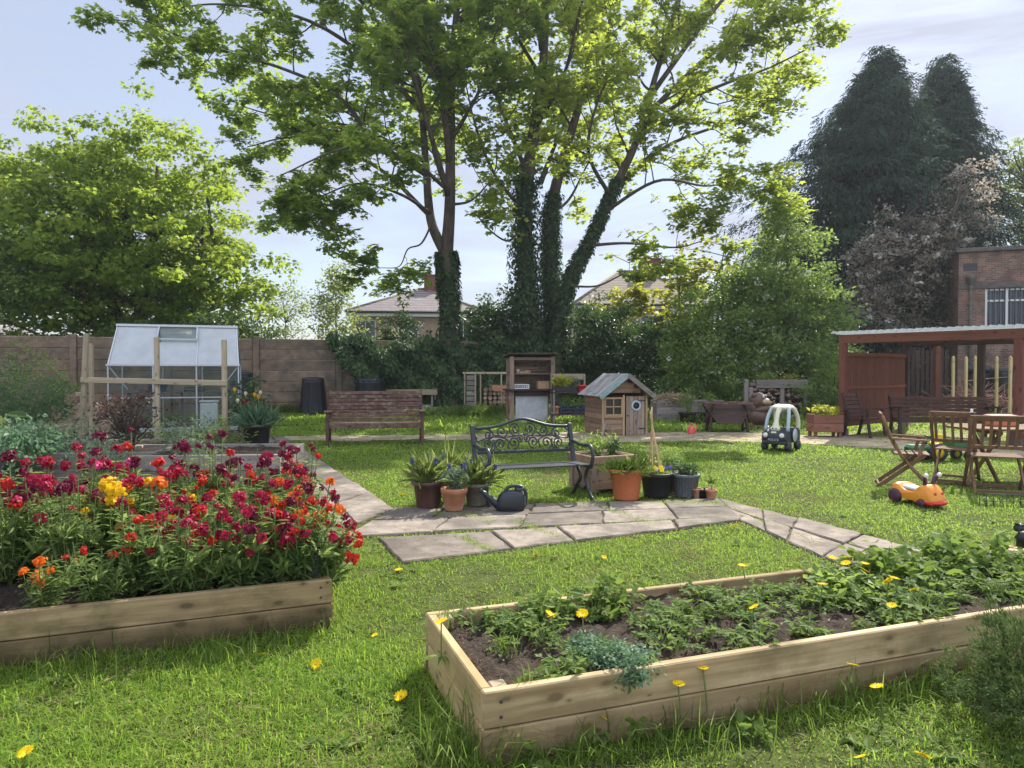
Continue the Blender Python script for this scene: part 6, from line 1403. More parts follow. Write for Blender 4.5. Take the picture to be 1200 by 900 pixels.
m_ = MB(); m_.box((.165, 0, .06), (.22, .262, .05), None, .02); m_.ball((.27, 0, .065), (.05, .115, .03), 16, 8); m_.build('bumper', M['red'], sn)
m_ = MB(); m_.ball((-.065, 0, .19), (.13, .085, .03), 20, 8, roty(.1)); m_.build('seat', M['pale_blue'], sn)
for sx, r_ in ((-.2, .085), (.14, .05)):
    for s_ in (-1, 1): m_ = MB(); m_.lathe([(0, -.03), (r_ * .8, -.03), (r_, -.012), (r_, .012), (r_ * .8, .03), (0, .03)], 22, (sx, s_ * .125, r_), rotx(math.pi / 2)); m_.build('wheel', M['purple'], sn)
for s_ in (-1, 1):
    m_ = MB(); m_.tube(spline([(.13, s_ * .06, .24), (.14, s_ * .075, .30), (.16, s_ * .10, .35)], 8), .022, 8); an_ = m_.build('antenna', M['purple'], sn); m_ = MB(); m_.ball((.18, s_ * .105, .365), .026, 12, 8); m_.build('knob', M['white'], an_)
    m_ = MB(); m_.ball((.258, s_ * .055, .165), (.008, .02, .02), 10, 6); m_.build('eye', M['red'], sn)
# low wire edging and lamps at the right edge
wl = thing('wire_edging', 'low green wire border edging in the grass in front of the near chair', 'edging', (0, 0, 0)); a_, b_ = G(1148, 594), G(1212, 596); m_ = MB()
for k in range(9):
    q0 = a_ + (b_ - a_) * k / 8; m_.tube([q0, q0 + [0, 0, .16]], .005, 5)
m_.tube([a_ + [0, 0, .15], b_ + [0, 0, .15]], .004, 5); m_.tube([a_ + [0, 0, .07], b_ + [0, 0, .07]], .004, 5); M['green_wire'] = plain('green wire', (.03, .07, .03), .5); m_.build('wire', M['green_wire'], wl)
p = G(1196, 632); sl_ = thing('solar_lamp', 'dark round solar stake lamp at the right edge of the lawn', 'lamp', (p[0], p[1], 0)); m_ = MB(); m_.tube([(0, 0, 0), (0, 0, .07)], .012, 8); m_.build('stake', M['black_plastic'], sl_)
m_ = MB(); m_.lathe([(0, .07), (.05, .075), (.06, .11), (.045, .13), (.03, .135)], 18); m_.build('shade', M['black_plastic'], sl_); m_ = MB(); m_.lathe([(.046, .134), (.052, .142), (0, .146)], 18); m_.build('panel', M['black'], sl_)
p = G(1199, 655); sl2 = thing('lantern', 'black lantern standing in the grass below the solar lamp at the right edge', 'lantern', (p[0], p[1], 0)); m_ = MB(); m_.lathe([(.06, 0), (.065, .02), (.05, .03), (.05, .16), (.065, .17), (.03, .22), (0, .23)], 16); m_.build('body', M['black_plastic'], sl2); m_ = MB(); m_.tube(spline([(-.04, 0, .2), (-.03, 0, .27), (.03, 0, .27), (.04, 0, .2)], 10), .006, 6); m_.build('handle', M['iron'], sl2)

# ------------------------------------------------------------------ iron bench
p0 = np.array([-.26, 8.06]); ib = thing('iron_bench', 'dark metal bench with scrolled back on the paving', 'bench', (p0[0], p0[1], 0), R(20))
BWd, BD = 1.27, .50
for x in (0.0, BWd):
    m_ = MB(); m_.tube(spline([(x, -.06, 0), (x, -.03, .03), (x, .05, .10), (x, .16, .24), (x, .12, .36), (x, .02, .41)], 18), np.linspace(.02, .022, 18), 8); m_.tube(spline([(x, -.055, .015), (x, -.02, .055), (x, .02, .03), (x, -.01, .0)], 10), .012, 6); m_.build('front_leg', M['iron'], ib)
    m_ = MB(); m_.tube(spline([(x, .55, 0), (x, .50, .03), (x, .42, .12), (x, .30, .25), (x, .40, .38), (x, BD, .41)], 18), .022, 8); m_.build('back_leg', M['iron'], ib)
    m_ = MB(); m_.tube(spline([(x, .02, .40), (x, -.03, .50), (x, -.02, .60), (x, .06, .655), (x, .25, .64), (x, BD + .04, .67)], 20), .022, 8); m_.build('armrest', M['iron'], ib)
    m_ = MB(); m_.bar((x, BD - .02, .36), (x, BD + .13, .88), .05, .05, (0, 1, 0), .008); m_.build('back_post', M['iron'], ib)
    m_ = MB(); m_.bar((x, .0, .405), (x, BD, .405), .03, .04, bev=.006); m_.build('side_rail', M['iron'], ib)
    m_ = MB(); c_ = (x, .24, .13); m_.tube(spline([(x, .12, .2), (x, .2, .12), (x, .3, .12), (x, .36, .2)], 12), .014, 6); m_.build('leg_brace', M['iron'], ib)
m_ = MB()
for k in range(8): m_.box((BWd / 2, .03 + k * .066, .432 - .0035 * k), (BWd - .02, .05, .018), None, .006)
m_.build('seat', M['iron'], ib)
def bk_(x, z): return (x, BD - .02 + .15 * (z - .36) / .52, z)        # backrest plane
m_ = MB()
xs = np.linspace(.02, BWd - .02, 30); top = .845 + .10 * np.exp(-((xs - BWd / 2) / .26) ** 2) - .0 * xs
m_.tube([bk_(a, b) for a, b in zip(xs, top)], .019, 8); m_.bar(bk_(.02, .56), bk_(BWd - .02, .56), .028, .036, bev=.006); m_.build('back_frame', M['iron'], ib)
def scroll(cx, cz, r_, a0, turns, sgn, tail=None):
    t_ = np.linspace(0, 1, 30); a = a0 + sgn * t_ * turns * 2 * np.pi; rr = r_ * (1 - .78 * t_)
    pts = [bk_(cx + q * math.cos(b), cz + q * math.sin(b)) for q, b in zip(rr, a)]
    if tail is not None: pts = [bk_(*tail)] + [bk_((tail[0] + cx + r_ * math.cos(a0)) / 2, (tail[1] + cz + r_ * math.sin(a0)) / 2 - .0)] + pts
    mm = MB(); mm.tube(pts, .0095, 6); mm.ball(pts[-1], .017, 8, 6); return mm.build('scroll', M['iron'], ib)
for sgn in (-1, 1):
    c = BWd / 2
    scroll(c + sgn * .095, .83, .085, math.pi / 2 + sgn * math.pi / 2 * 0 + math.pi, 1.5, sgn)
    scroll(c + sgn * .27, .80, .075, 0 if sgn < 0 else math.pi, 1.4, sgn)
    scroll(c + sgn * .13, .665, .075, -math.pi / 2, 1.4, -sgn)
    scroll(c + sgn * .30, .655, .075, -math.pi / 2, 1.4, sgn)
    scroll(c + sgn * .46, .65, .07, -math.pi / 2, 1.5, -sgn)
    scroll(c + sgn * .44, .765, .065, math.pi / 2, 1.4, sgn)
    scroll(c + sgn * .055, .71, .05, math.pi / 2, 1.3, sgn)
    m_ = MB(); m_.tube([bk_(a, b) for a, b in spline(np.array([(c + sgn * .60, .80), (c + sgn * .54, .835), (c + sgn * .44, .83), (c + sgn * .36, .76), (c + sgn * .2, .735), (c, .76)]), 26)], .0095, 6); m_.build('scroll', M['iron'], ib)
    m_ = MB(); m_.tube([bk_(a, b) for a, b in spline(np.array([(c + sgn * .60, .76), (c + sgn * .585, .70), (c + sgn * .52, .71), (c + sgn * .42, .735), (c + sgn * .3, .735), (c + sgn * .2, .69), (c + sgn * .21, .60)]), 26)], .0095, 6); m_.build('scroll', M['iron'], ib)
    m_ = MB(); m_.tube([bk_(a, b) for a, b in spline(np.array([(c + sgn * .60, .64), (c + sgn * .57, .59), (c + sgn * .45, .575), (c + sgn * .38, .60), (c + sgn * .375, .70)]), 22)], .0095, 6); m_.build('scroll', M['iron'], ib)

# ------------------------------------------------------------------ watering can
p = G(598, 602.5); wcn = thing('watering_can', 'dark plastic watering can with long spout on the paving below the metal bench', 'watering can', (p[0], p[1] + .1, 0), R(8))
n = 28; an = np.linspace(0, 2 * np.pi, n, endpoint=False); m_ = MB(); rings = []
for z, rx, ry, dx in ((0, .135, .085, 0), (.01, .15, .095, 0), (.10, .155, .10, 0), (.18, .14, .095, .01), (.225, .11, .08, .02), (.24, .06, .05, .03)):
    rings.append(np.c_[dx + rx * np.sign(np.cos(an)) * np.abs(np.cos(an)) ** .7, ry * np.sign(np.sin(an)) * np.abs(np.sin(an)) ** .7, np.full(n, z)])
v = np.concatenate(rings); k = len(rings); i = np.arange(k - 1)[:, None] * n; j = np.arange(n)[None]; jj = (j + 1) % n; f = np.stack([i + j, i + jj, i + n + jj, i + n + j], -1).reshape(-1, 4).tolist(); f += [list(range(n))[::-1], list(range((k - 1) * n, k * n))]; m_.add(v, f, smooth=True); m_.build('body', M['can_plastic'], wcn)
m_ = MB(); m_.tube(spline([(-.11, 0, .06), (-.20, 0, .14), (-.28, 0, .21), (-.31, 0, .235)], 14), np.linspace(.05, .018, 14), 12); m_.lathe([(.018, 0), (.03, .012), (.026, .03), (0, .032)], 14, (-.31, 0, .232), roty(-.9)); m_.build('spout', M['can_plastic'], wcn)
m_ = MB(); m_.tube(spline([(-.07, 0, .20), (-.02, 0, .275), (.07, 0, .285), (.13, 0, .27), (.165, 0, .22), (.17, 0, .12), (.145, 0, .05)], 26), .019, 10); m_.build('handle', M['can_plastic'], wcn)
m_ = MB(); m_.lathe([(.05, .235), (.055, .27), (.045, .27), (.04, .24)], 16, (.10, 0, 0)); m_.build('filler', M['can_plastic'], wcn)
m_ = MB(); m_.box((.155, -.02, .13), (.004, .05, .09), None, .001); m_.build('sticker', M['zinc'], wcn)
# ------------------------------------------------------------------ pots round the metal bench
def hyacinths(name, label, loc, n, h_, mat_f='blue_petal', r_=.12, nleaf=150):
    root = thing(name, label, 'plant', loc); mb = MB(); tuft(mb, (0, 0, 0), r_ * .8, int(nleaf * 1.7), h_ * 1.0, 'reed', 1.5, .35, .7); mb.build('leaves', M['pale_leaf'], root)
    for k in range(n):
        b = rng.normal(size=2) * r_ * .5; t_ = np.array([b[0] * 2.0, b[1] * 2.0, h_ * rng.uniform(.85, 1.25)]); m_ = MB(); m_.tube(spline([(b[0], b[1], 0), (b[0] * 1.5, b[1] * 1.5, h_ * .6), t_], 6), .005, 5); st = m_.build('stem', M['stem'], root)
        m_ = MB(); q = 46; zz = rng.random(q); d = rvec(q); d[:, 2] *= .3; d = unit(d); pos = t_ + d * (.017 * (1.1 - zz * .7))[:, None] + np.c_[np.zeros((q, 2)), -.07 * (1 - zz)]; leaves(m_, pos, d + [0, 0, .4], d - [0, 0, .6], .022, 'petal'); m_.build('flower_head', M[mat_f], st)
    return root
p = G(500, 600); pot('flower_pot', 'dark brown glazed pot of grape hyacinths, leftmost on the paving', (p[0], p[1] + .16, .03), .13, .165, .29, M['brown_pot']); hyacinths('grape_hyacinth', 'blue grape hyacinths with long leaves in the dark brown glazed pot', (p[0], p[1] + .16, .30), 7, .26, r_=.15)
p2_ = (p[0] - .02, p[1] + .16, .30); q = thing('tall_grass', 'tall feathery grass stalk rising from behind the dark brown pot', 'grass', (G(524, 590)[0], G(524, 590)[1] + .15, 0)); mb = MB(); tuft(mb, (0, 0, 0), .05, 40, .55, 'strap', 2.2, .3, .5); tuft(mb, (0, 0, .35), .03, 70, .2, 'strap', 1.6, .3, .5); mb.build('blades', M['pale_leaf'], q)
p = G(531, 603.5); pot('flower_pot', 'round terracotta pot with rim standing in front of two darker pots', (p[0], p[1] + .13, .03), .095, .135, .24, M['terracotta'], .012, .06); bush('potted_plant', 'small leaved grey green plant in the front terracotta pot', (p[0], p[1] + .13, .24), .14, .24, 700, .035, M['silver_leaf'], 'oval', up=.4)
p = G(558, 598); pot('flower_pot', 'greyish green pot behind the terracotta pot, nearest the watering can', (p[0], p[1] + .16, .03), .11, .14, .25, M['grey_pot']); hyacinths('grape_hyacinth', 'blue grape hyacinths in the greyish pot beside the watering can', (p[0], p[1] + .16, .26), 9, .26, r_=.14)
# square planter
p = G(694, 579); sp = box_planter('square_planter', 'square reddish brown wooden planter beside the right arm of the metal bench', (p[0] + .16, p[1] + .36, 0), R(25), .56, .56, .40, M['play_x'], 1, .06)
m_ = MB()
for s_ in (-1, 1): m_.box((0, s_ * .30, .42), (.66, .045, .10), None, .008); m_.box((s_ * .30, 0, .42), (.045, .553, .098), None, .008); m_.box((0, s_ * .297, .10), (.62, .03, .10), None, .008)
m_.build('trim_board', M['play_trim'] if False else M['play_x'], sp); m_ = MB()
for sx in (-1, 1):
    for sy in (-1, 1): m_.box((sx * .27, sy * .27, .22), (.075, .075, .40), None, .008)
m_.build('corner_post', M['play_z'], sp)
bush('potted_plant', 'bushy green plant in the square wooden planter', (p[0] + .12, p[1] + .40, .42), .22, .30, 420, .065, M['hedge_leaf'], 'lance')
bush('potted_plant', 'smaller sprig at the back of the square wooden planter', (p[0] + .30, p[1] + .46, .42), .10, .24, 120, .06, M['dark_leaf'], 'oval')
p = G(737, 590); pot('flower_pot', 'big orange plastic pot in front of the square wooden planter', (p[0], p[1] + .2, .02), .145, .195, .36, M['orange_pot'], .022, .045, sides=40)
m_ = thing('potted_grass', 'short green grass and weeds growing in the big orange pot', 'plant', (p[0], p[1] + .2, .33)); mb = MB(); tuft(mb, (0, 0, 0), .2, 1300, .14, 'reed', 1.0, .3, .9); mb.build('blades', M['long_grass'], m_); mb = MB(); tuft(mb, (.1, 0, 0), .06, 10, .22, 'oval', 1.2, .2, .4); mb.build('broad_leaf', M['bed_leaf'], m_)
p = G(773, 586); pot('tub', 'black tub holding bamboo canes and pansies', (p[0], p[1] + .2, .02), .15, .185, .28, M['black_plastic'], .012); tubp = (p[0], p[1] + .2, .27)
cx = thing('bamboo_canes', 'tripod of bamboo canes tied together rising from the black tub', 'canes', tubp)
for k in range(5):
    a = k * 1.256 + .3; r0 = .10; t_ = np.array([-.045 + .02 * math.cos(a), .02 * math.sin(a), .48]); b0 = np.array([r0 * math.cos(a), r0 * math.sin(a), -.1]); d = t_ - b0; q_ = [b0 + d * s_ for s_ in np.linspace(0, [1.42, 1.55, 1.36, 1.6, 1.5][k], 9)]; m_ = MB(); m_.tube(q_, [.0085, .0085, .0095, .008, .009, .008, .0085, .008, .007], 7); m_.build('cane', M['bamboo'], cx)
def pansy(label, loc, col, n):
    root = thing('pansy', label, 'flower', loc); mb = MB(); tuft(mb, (0, 0, 0), .06, 26, .06, 'oval', .6, .3, .9); mb.build('leaves', M['bed_leaf'], root)
    for k in range(n):
        m_ = MB(); c = np.array([rng.normal() * .04, rng.normal() * .03 - .02, .075 + rng.random() * .03]); fd_ = unit(np.array([rng.normal() * .3, -1, .5])); u_ = unit(np.cross([0, 0, 1.0], fd_)); v_ = np.cross(fd_, u_); a = np.arange(5) * 1.2566 + .3
        tn = u_ * np.cos(a)[:, None] + v_ * np.sin(a)[:, None]; leaves(m_, np.tile(c, (5, 1)), np.tile(fd_, (5, 1)), tn, .034, 'petal'); m_.build('flower_head', M[col], root); m_ = MB(); m_.tube([(c[0] * .3, c[1] * .3, 0), c - fd_ * .004], .003, 4); m_.build('stem', M['stem'], root)
pansy('yellow and orange pansies in the black tub of canes', (tubp[0] + .03, tubp[1] - .09, .275), 'dandelion_petal', 4); pansy('white pansies at the left of the black tub of canes', (tubp[0] - .10, tubp[1] - .06, .275), 'cream_petal', 3); pansy('dark violet pansies at the right of the black tub', (tubp[0] + .12, tubp[1] - .03, .275), 'blue_petal', 4)
bush('potted_plant', 'light green leafy plant at the foot of the bamboo canes', (tubp[0] - .04, tubp[1] + .06, .27), .09, .22, 120, .05, M['pale_leaf'])
p = G(788, 577); pot('flower_pot', 'dark pot with a round bushy plant behind the black tub', (p[0], p[1] + .1, 0), .12, .15, .28, M['brown_pot']); bush('potted_plant', 'round fine leaved bush in the dark pot behind the black tub', (p[0], p[1] + .1, .26), .19, .28, 900, .04, M['hedge_leaf'], 'lance', ncl=30)
p = G(808, 585); pot('flower_pot', 'grey ribbed pot right of the black tub', (p[0], p[1] + .18, .01), .12, .155, .27, M['rib_pot'], .014, .04, sides=96, wob=lambda a: 1 + .025 * np.sign(np.sin(a * 24))); bush('potted_plant', 'dark leaved strawberry like plant in the grey ribbed pot', (p[0], p[1] + .18, .25), .14, .15, 150, .06, M['dark_leaf'], 'oval')
p = G(819, 585); pot('flower_pot', 'small tipped red clay pot left of the black tray', (p[0], p[1] + .05, .0), .045, .06, .12, M['terracotta'], .006, .03)
p = G(828, 586); m_ = thing('plant_tray', 'small black tray between two little red pots', 'tray', (p[0], p[1] + .12, .0)); m2 = MB(); m2.lathe([(0, 0), (.09, 0), (.11, .11), (.12, .115), (.105, .115), (.09, .02)], 20); m2.build('body', M['black_plastic'], m_)
p = G(835, 587); pot('flower_pot', 'small red clay pot with a bare twig at the right end of the pot group', (p[0], p[1] + .06, .0), .05, .065, .13, M['terracotta'], .006, .03); tw = thing('twig_plant', 'thin bare twig standing in the small red pot', 'plant', (p[0], p[1] + .06, .1)); m_ = MB(); m_.tube(spline([(0, 0, 0), (.01, 0, .1), (-.02, 0, .2), (.01, 0, .3)], 8), [.006, .005, .005, .004, .004, .003, .003, .002], 5); m_.build('twig', M['twig'], tw); mb = MB(); tuft(mb, (-.02, 0, .1), .03, 14, .07, 'oval', .6, .3, 1); mb.build('leaves', M['bed_leaf'], tw)

# ------------------------------------------------------------------ wallflowers
def head_mesh(col, seed, r_=.05, n=26):
    mb = MB(); rs = np.random.default_rng(seed)
    for k in range(n):
        d = unit(rs.normal(size=3) * np.array([1, 1, .75]) + [0, 0, .35]); c = d * np.array([r_, r_, r_ * .85]) * rs.uniform(.6, 1.05) + np.array([0, 0, -.01])
        u_ = unit(np.cross(d, rs.normal(size=3))); v_ = np.cross(d, u_); a = np.arange(4) * 1.5708 + rs.random()
        tn = u_ * np.cos(a)[:, None] + v_ * np.sin(a)[:, None]
        leaves(mb, np.tile(c, (4, 1)), d + .25 * rs.normal(size=(4, 3)), tn + d * .25, .0225 * rs.uniform(.7, 1.25, 4), 'petal', np.clip(rs.random(4) * .4 + rs.random() * .6, 0, 1))
    return mb
HEADS = {}
def head(col, k):
    if (col, k) not in HEADS:
        mb = head_mesh(col, k * 13 + len(col), [.026, .036, .019][k], [12, 18, 6][k]); me = mb.mesh('flower_head'); me.materials.append(M[col + '_petal']); HEADS[col, k] = me
    return HEADS[col, k]
def plant_mesh(seed, h_, spread, nst):
    """stems, whorls of narrow leaves, and the points where flower heads sit"""
    global rng
    keep = rng; rng = np.random.default_rng(seed)
    lf, st, tips = MB(), MB(), []
    for k in range(nst):
        a = rng.random() * 6.28; r_ = spread * rng.random() ** .6; t_ = np.array([r_ * math.cos(a), r_ * math.sin(a), h_ * rng.uniform(.62, 1.08)])
        q = spline([(t_[0] * .12, t_[1] * .12, 0), (t_[0] * .75, t_[1] * .75, t_[2] * .45), t_], 8); st.tube(q, np.linspace(.006, .003, 8), 5, caps=False); tips.append(t_)
        n = 34; s_ = rng.random(n) ** .8 * 6.2; i = s_.astype(int); u = (s_ - i)[:, None]; pos = q[i] * (1 - u) + q[i + 1] * u
        d = rvec(n); d[:, 2] = .35 + .3 * d[:, 2]; d = unit(d)
        leaves(lf, pos, rvec(n) * .4 + np.array([0, 0, 1.]), d, rng.uniform(.06, .125, n) * (1.15 - s_ / 14), 'lance')
        if rng.random() < .3:
            e_ = q[5] + np.array([.09 * math.cos(a + 1), .09 * math.sin(a + 1), .06]); st.tube(spline([q[4], (q[4] + e_) / 2 + [0, 0, -.01], e_], 5), .0025, 4, caps=False); tips.append(e_)
        if rng.random() < .85:      # a side shoot without flower
            c = q[4] + rvec(1)[0] * .05; tuft(lf, c, .02, 16, .085, 'lance', .8, .3, .9)
    rng = keep
    return lf, st, tips
PROT = []
for k, (h_, sp_, ns_) in enumerate(((.62, .25, 13), (.55, .23, 11), (.70, .24, 13), (.42, .20, 10))):
    lf, st, tips = plant_mesh(100 + k, h_, sp_, ns_); a = lf.mesh('foliage'); a.materials.append(M['flower_leaf']); b = st.mesh('stem'); b.materials.append(M['stem']); PROT.append((a, b, tips))
def link(me, name, parent, loc=(0, 0, 0), rot=(0, 0, 0), sc=1.0):
    o = bpy.data.objects.new(name, me); COL.objects.link(o); o.parent = parent; o.location = loc; o.rotation_euler = rot; o.scale = (sc,) * 3; return o
WHERE = {'crimson': 'crimson', 'darkred': 'nearly black maroon', 'red': 'bright red', 'orange': 'orange', 'yellow': 'golden yellow', 'pink': 'magenta pink'}
def wallflower(pt, k, cols, zone, sc=1.0, frac=.9, z=.25):
    lab = WHERE[cols[0]] + (' and ' + WHERE[cols[1]] if len(cols) > 1 and cols[1] != cols[0] else '')
    root = thing('wallflower', 'leafy wallflower with %s heads %s' % (lab, zone), 'wallflower', (pt[0], pt[1], z), rng.random() * 6.28, 'wallflowers: %s, %s' % (lab, zone))
    root.scale = (sc,) * 3
    a, b, tips = PROT[k]; link(a, 'foliage', root); link(b, 'stem', root)
    for t_ in tips:
        if rng.random() < frac:
            c = cols[0] if len(cols) == 1 or rng.random() < .62 else cols[rng.integers(1, len(cols))]
            link(head(c, int(rng.integers(3))), 'flower_head', root, t_ + np.array([0, 0, .005]), (rng.normal() * .45, rng.normal() * .45, rng.random() * 6.28), rng.uniform(.6, 1.3))
def inbed(s, t): return LB0 + lbu * s + lbv * t     # s from the near right corner towards the left, t away from the viewer
Z1, Z2, Z3 = 'at the left bed back', 'in the left bed middle', 'at the left bed front'
spots = []
for s in np.arange(.05, 4.1, .36):
    for t_, zone, sc in ((1.55, Z1, 1.12), (1.2, Z1, 1.05), (.85, Z2, 1.0), (.52, Z2, .92), (.22, Z3, .82)):
        s2, t2 = s + rng.normal() * .07, t_ + rng.normal() * .06
        if zone == Z3 and s > 1.0 and rng.random() < .95: continue
        if s > 1.1 and t_ < .6 and rng.random() < .6: continue
        spots.append((max(.16, s2), t2, zone, sc))
for s, t_, zone, sc in spots:
    q = inbed(s, t_); pxl = 600 + F * q[0] / q[1]
    if pxl < -120: continue
    if zone == Z1: cols = [['crimson'], ['darkred', 'crimson'], ['crimson', 'darkred'], ['darkred'], ['crimson', 'red']][rng.integers(5)]
    elif s < .45: cols = [['crimson', 'red'], ['crimson', 'darkred'], ['crimson']][rng.integers(3)]
    elif pxl > 190: cols = [['crimson'], ['crimson', 'darkred'], ['crimson', 'red'], ['darkred', 'crimson']][rng.integers(4)]
    elif pxl > 90: cols = [['crimson', 'darkred'], ['crimson', 'orange'], ['crimson', 'pink'], ['crimson', 'darkred'], ['darkred', 'crimson']][rng.integers(5)]
    else: cols = [['crimson'], ['darkred', 'crimson'], ['crimson', 'darkred'], ['crimson', 'red'], ['darkred']][rng.integers(5)]
    wallflower(q, int(rng.integers(3)) if zone != Z3 else int(rng.choice([1, 3])), cols, zone, sc * rng.uniform(.8, 1.15), .52 if zone != Z1 else .82)
for s, t_, c, k, sc in ((.03, .35, ['orange', 'darkred'], 3, 1.1), (-.02, .75, ['red', 'orange'], 3, 1.2), (.0, .12, ['crimson', 'red'], 1, .75), (1.25, .14, ['red', 'crimson'], 3, .8), (1.02, .6, ['yellow', 'crimson'], 3, 1.15), (1.5, .14, ['orange', 'red'], 3, .7), (1.22, .8, ['yellow', 'orange'], 3, 1.3), (.98, 1.0, ['yellow', 'crimson'], 3, 1.35), (1.25, 1.1, ['pink', 'crimson'], 0, 1.0), (1.4, 1.0, ['yellow', 'crimson'], 3, 1.3), (.5, .16, ['crimson'], 3, 1.0), (.85, .2, ['crimson', 'red'], 3, 1.05), (.7, .4, ['crimson'], 1, .9), (1.05, .35, ['red', 'crimson'], 3, 1.1), (.3, .2, ['crimson', 'darkred'], 3, 1.1)):
    wallflower(inbed(max(.14, s), t_), k, c, 'near the left bed right end' if s < .5 else 'beside bare soil in the left bed', sc, .5 if s > .9 else .75)
for s, t_, tilt, c in ((.13, .22, -.62, ['crimson', 'red']), (.12, .62, -.5, ['orange', 'darkred'])):      # stems leaning out over the right end
    wallflower(inbed(s, t_), 3, c, 'leaning over the left bed end', 1.15, .6)
    o = max((q for q in COL.objects if q.get('category') == 'wallflower' and 'leaning' in q['label'] and q.rotation_euler[1] == 0), key=lambda q: q.name); o.rotation_euler = (0, -tilt, 0)
# broad leaved green plant at the left front
p = inbed(2.5, .5)
bush('leafy_plant', 'round leaved light green plant low at the left edge of the wallflower bed', (p[0], p[1], .24), .18, .25, 80, .10, M['bed_leaf'], 'oval')

# ------------------------------------------------------------------ border behind the wallflowers
def border(kind, label, px, py, r_, h_, n, size, mat, shape='kite', **k):
    p = G(px, py); bush(kind, label, (p[0], p[1], .02), r_, h_, n, size, M[mat], shape, **k)
border('fern_plant', 'big feathery green plant at the far left below the fence', -10, 535, .85, 1.75, 2600, .09, 'fern_leaf', 'lance', ncl=60, up=.2)
border('fern_plant', 'feathery green plant left of the cut logs', 35, 530, .8, 1.45, 2200, .09, 'fern_leaf', 'lance', ncl=50, up=.2)
border('shrub', 'airy yellowish green shrub against the left end of the fence', 30, 512, 1.0, 2.2, 1100, .085, 'pale_leaf', 'kite', ncl=50, up=.3)
border('shrub', 'small mid green shrub in front of the fence behind the logs', 75, 508, .55, 1.6, 500, .09, 'hedge_leaf', ncl=26)
border('grey_leaf_plant', 'grey green mound of foliage in front of the cut logs', 70, 560, .7, .85, 1800, .075, 'silver_leaf', 'lance', ncl=40)
border('grey_leaf_plant', 'silvery green leafy clump at the left edge behind the wallflowers', 15, 570, .7, .85, 1500, .085, 'blue_leaf', 'kite', ncl=36)
border('grey_leaf_plant', 'silvery upright foliage right of the dark red shrub', 222, 566, .45, .80, 1100, .075, 'silver_leaf', 'lance', ncl=34)
border('leafy_plant', 'green leafy clump below the greenhouse right end', 255, 542, .5, .75, 900, .07, 'bed_leaf', 'lance', ncl=30)
border('leafy_plant', 'low green clump in front of the greenhouse middle', 205, 545, .55, .7, 900, .07, 'hedge_leaf', 'lance', ncl=30)
border('leafy_plant', 'pale green clump behind the pink wallflowers', 120, 575, .45, .7, 900, .07, 'silver_leaf', 'lance', ncl=30)
p = G(0, 560); yl = thing('broad_leaf_plant', 'broad leaved plant with one large yellow leaf at the left edge', 'plant', (p[0], p[1], .3)); mb = MB(); leaves(mb, np.array([[.1, 0, .62], [-.15, 0, .5], [.0, .1, .45], [.2, .1, .4]]), np.array([[0, -.5, 1], [.2, -.5, 1], [0, -.3, 1], [.3, -.3, 1]]), np.array([[1, -.2, .05], [-1, -.3, .2], [.4, -1, .2], [1, .4, 0]]), np.array([.36, .4, .4, .35]), 'oval', np.array([.1, .5, .4, .6])); mb.build('leaves', M['bed_leaf'], yl); mb = MB(); leaves(mb, np.array([[-.15, -.1, .56]]), np.array([[0, -.6, 1]]), np.array([[1, -.2, -.05]]), np.array([.36]), 'oval', np.array([.8])); mb.build('yellow_leaf', M['lime_leaf'], yl); m_ = MB()
for t_ in ((.1, 0, .62), (-.15, 0, .5), (0, .1, .45), (.2, .1, .4), (-.15, -.1, .56)): m_.tube(spline([(0, 0, -.3), (t_[0] * .4, t_[1] * .4, t_[2] * .6), t_], 6), .012, 5)
m_.build('stalk', M['stem'], yl)
p = G(152, 560); rs_ = thing('dark_red_shrub', 'open shrub with small dark red leaves on bare stems in the grey timber bed', 'shrub', (p[0], p[1], .3)); ncl = 46; d = rvec(ncl); c = d * [.55, .42, .34] * rng.random((ncl, 1)) ** .4 + [0, 0, .62]; mb = MB(); clumps(mb, c, .16, 22, .05, 'oval', up=.3, out=.8, flat=.8); mb.build('foliage', M['bronze_leaf'], rs_); m_ = MB()
for k in range(5): a = k * 1.25; m_.tube(spline([(.04 * math.cos(a), .04 * math.sin(a), -.05), (.1 * math.cos(a), .1 * math.sin(a), .35), (.3 * math.cos(a), .26 * math.sin(a), .6)], 9), np.linspace(.02, .008, 9), 6)
for q in c: m_.tube(spline([q * [.25, .25, .45], q * [.7, .7, .8], q], 6), np.linspace(.01, .003, 6), 5, caps=False)
m_.build('stem', M['twig'], rs_)
# tulips in a black pot, shrub with pale flower
p = G(297, 524); pot('flower_pot', 'black pot of tulips standing by the path left of the brown bench', (p[0], p[1] + .2, 0), .22, .27, .42, M['black_plastic'])
tp = thing('tulips', 'clump of tulip leaves in the black pot by the path', 'tulips', (p[0], p[1] + .2, .38)); mb = MB(); tuft(mb, (0, 0, 0), .22, 260, .40, 'strap', 1.2, .25, .7); mb.build('leaves', M['blue_leaf'], tp)
for k, (col, x, z) in enumerate((('yellow', -.42, .72), ('cream', -.36, .50), ('yellow', -.02, .62), ('cream', -.2, .64), ('crimson', -.18, .50), ('cream', .10, .66), ('yellow', .06, .58), ('crimson', -.26, .46))):
    m_ = MB(); m_.tube(spline([(x * .3, 0, 0), (x * .7, -.03, z * .6), (x, -.06, z)], 7), .006, 5); s_ = m_.build('stem', M['stem'], tp); m_ = MB(); a = np.arange(6) * 1.047; o = np.c_[np.cos(a), np.sin(a), np.zeros(6)]
    leaves(m_, np.tile([x, -.06, z], (6, 1)) + o * .012, o + [0, 0, .25], o * .5 + [0, 0, 1], .085, 'oval'); leaves(m_, np.tile([x, -.06, z], (6, 1)), o, o * .35 + [0, 0, 1], .085, 'petal'); m_.build('flower_head', M[col + '_petal'], s_)
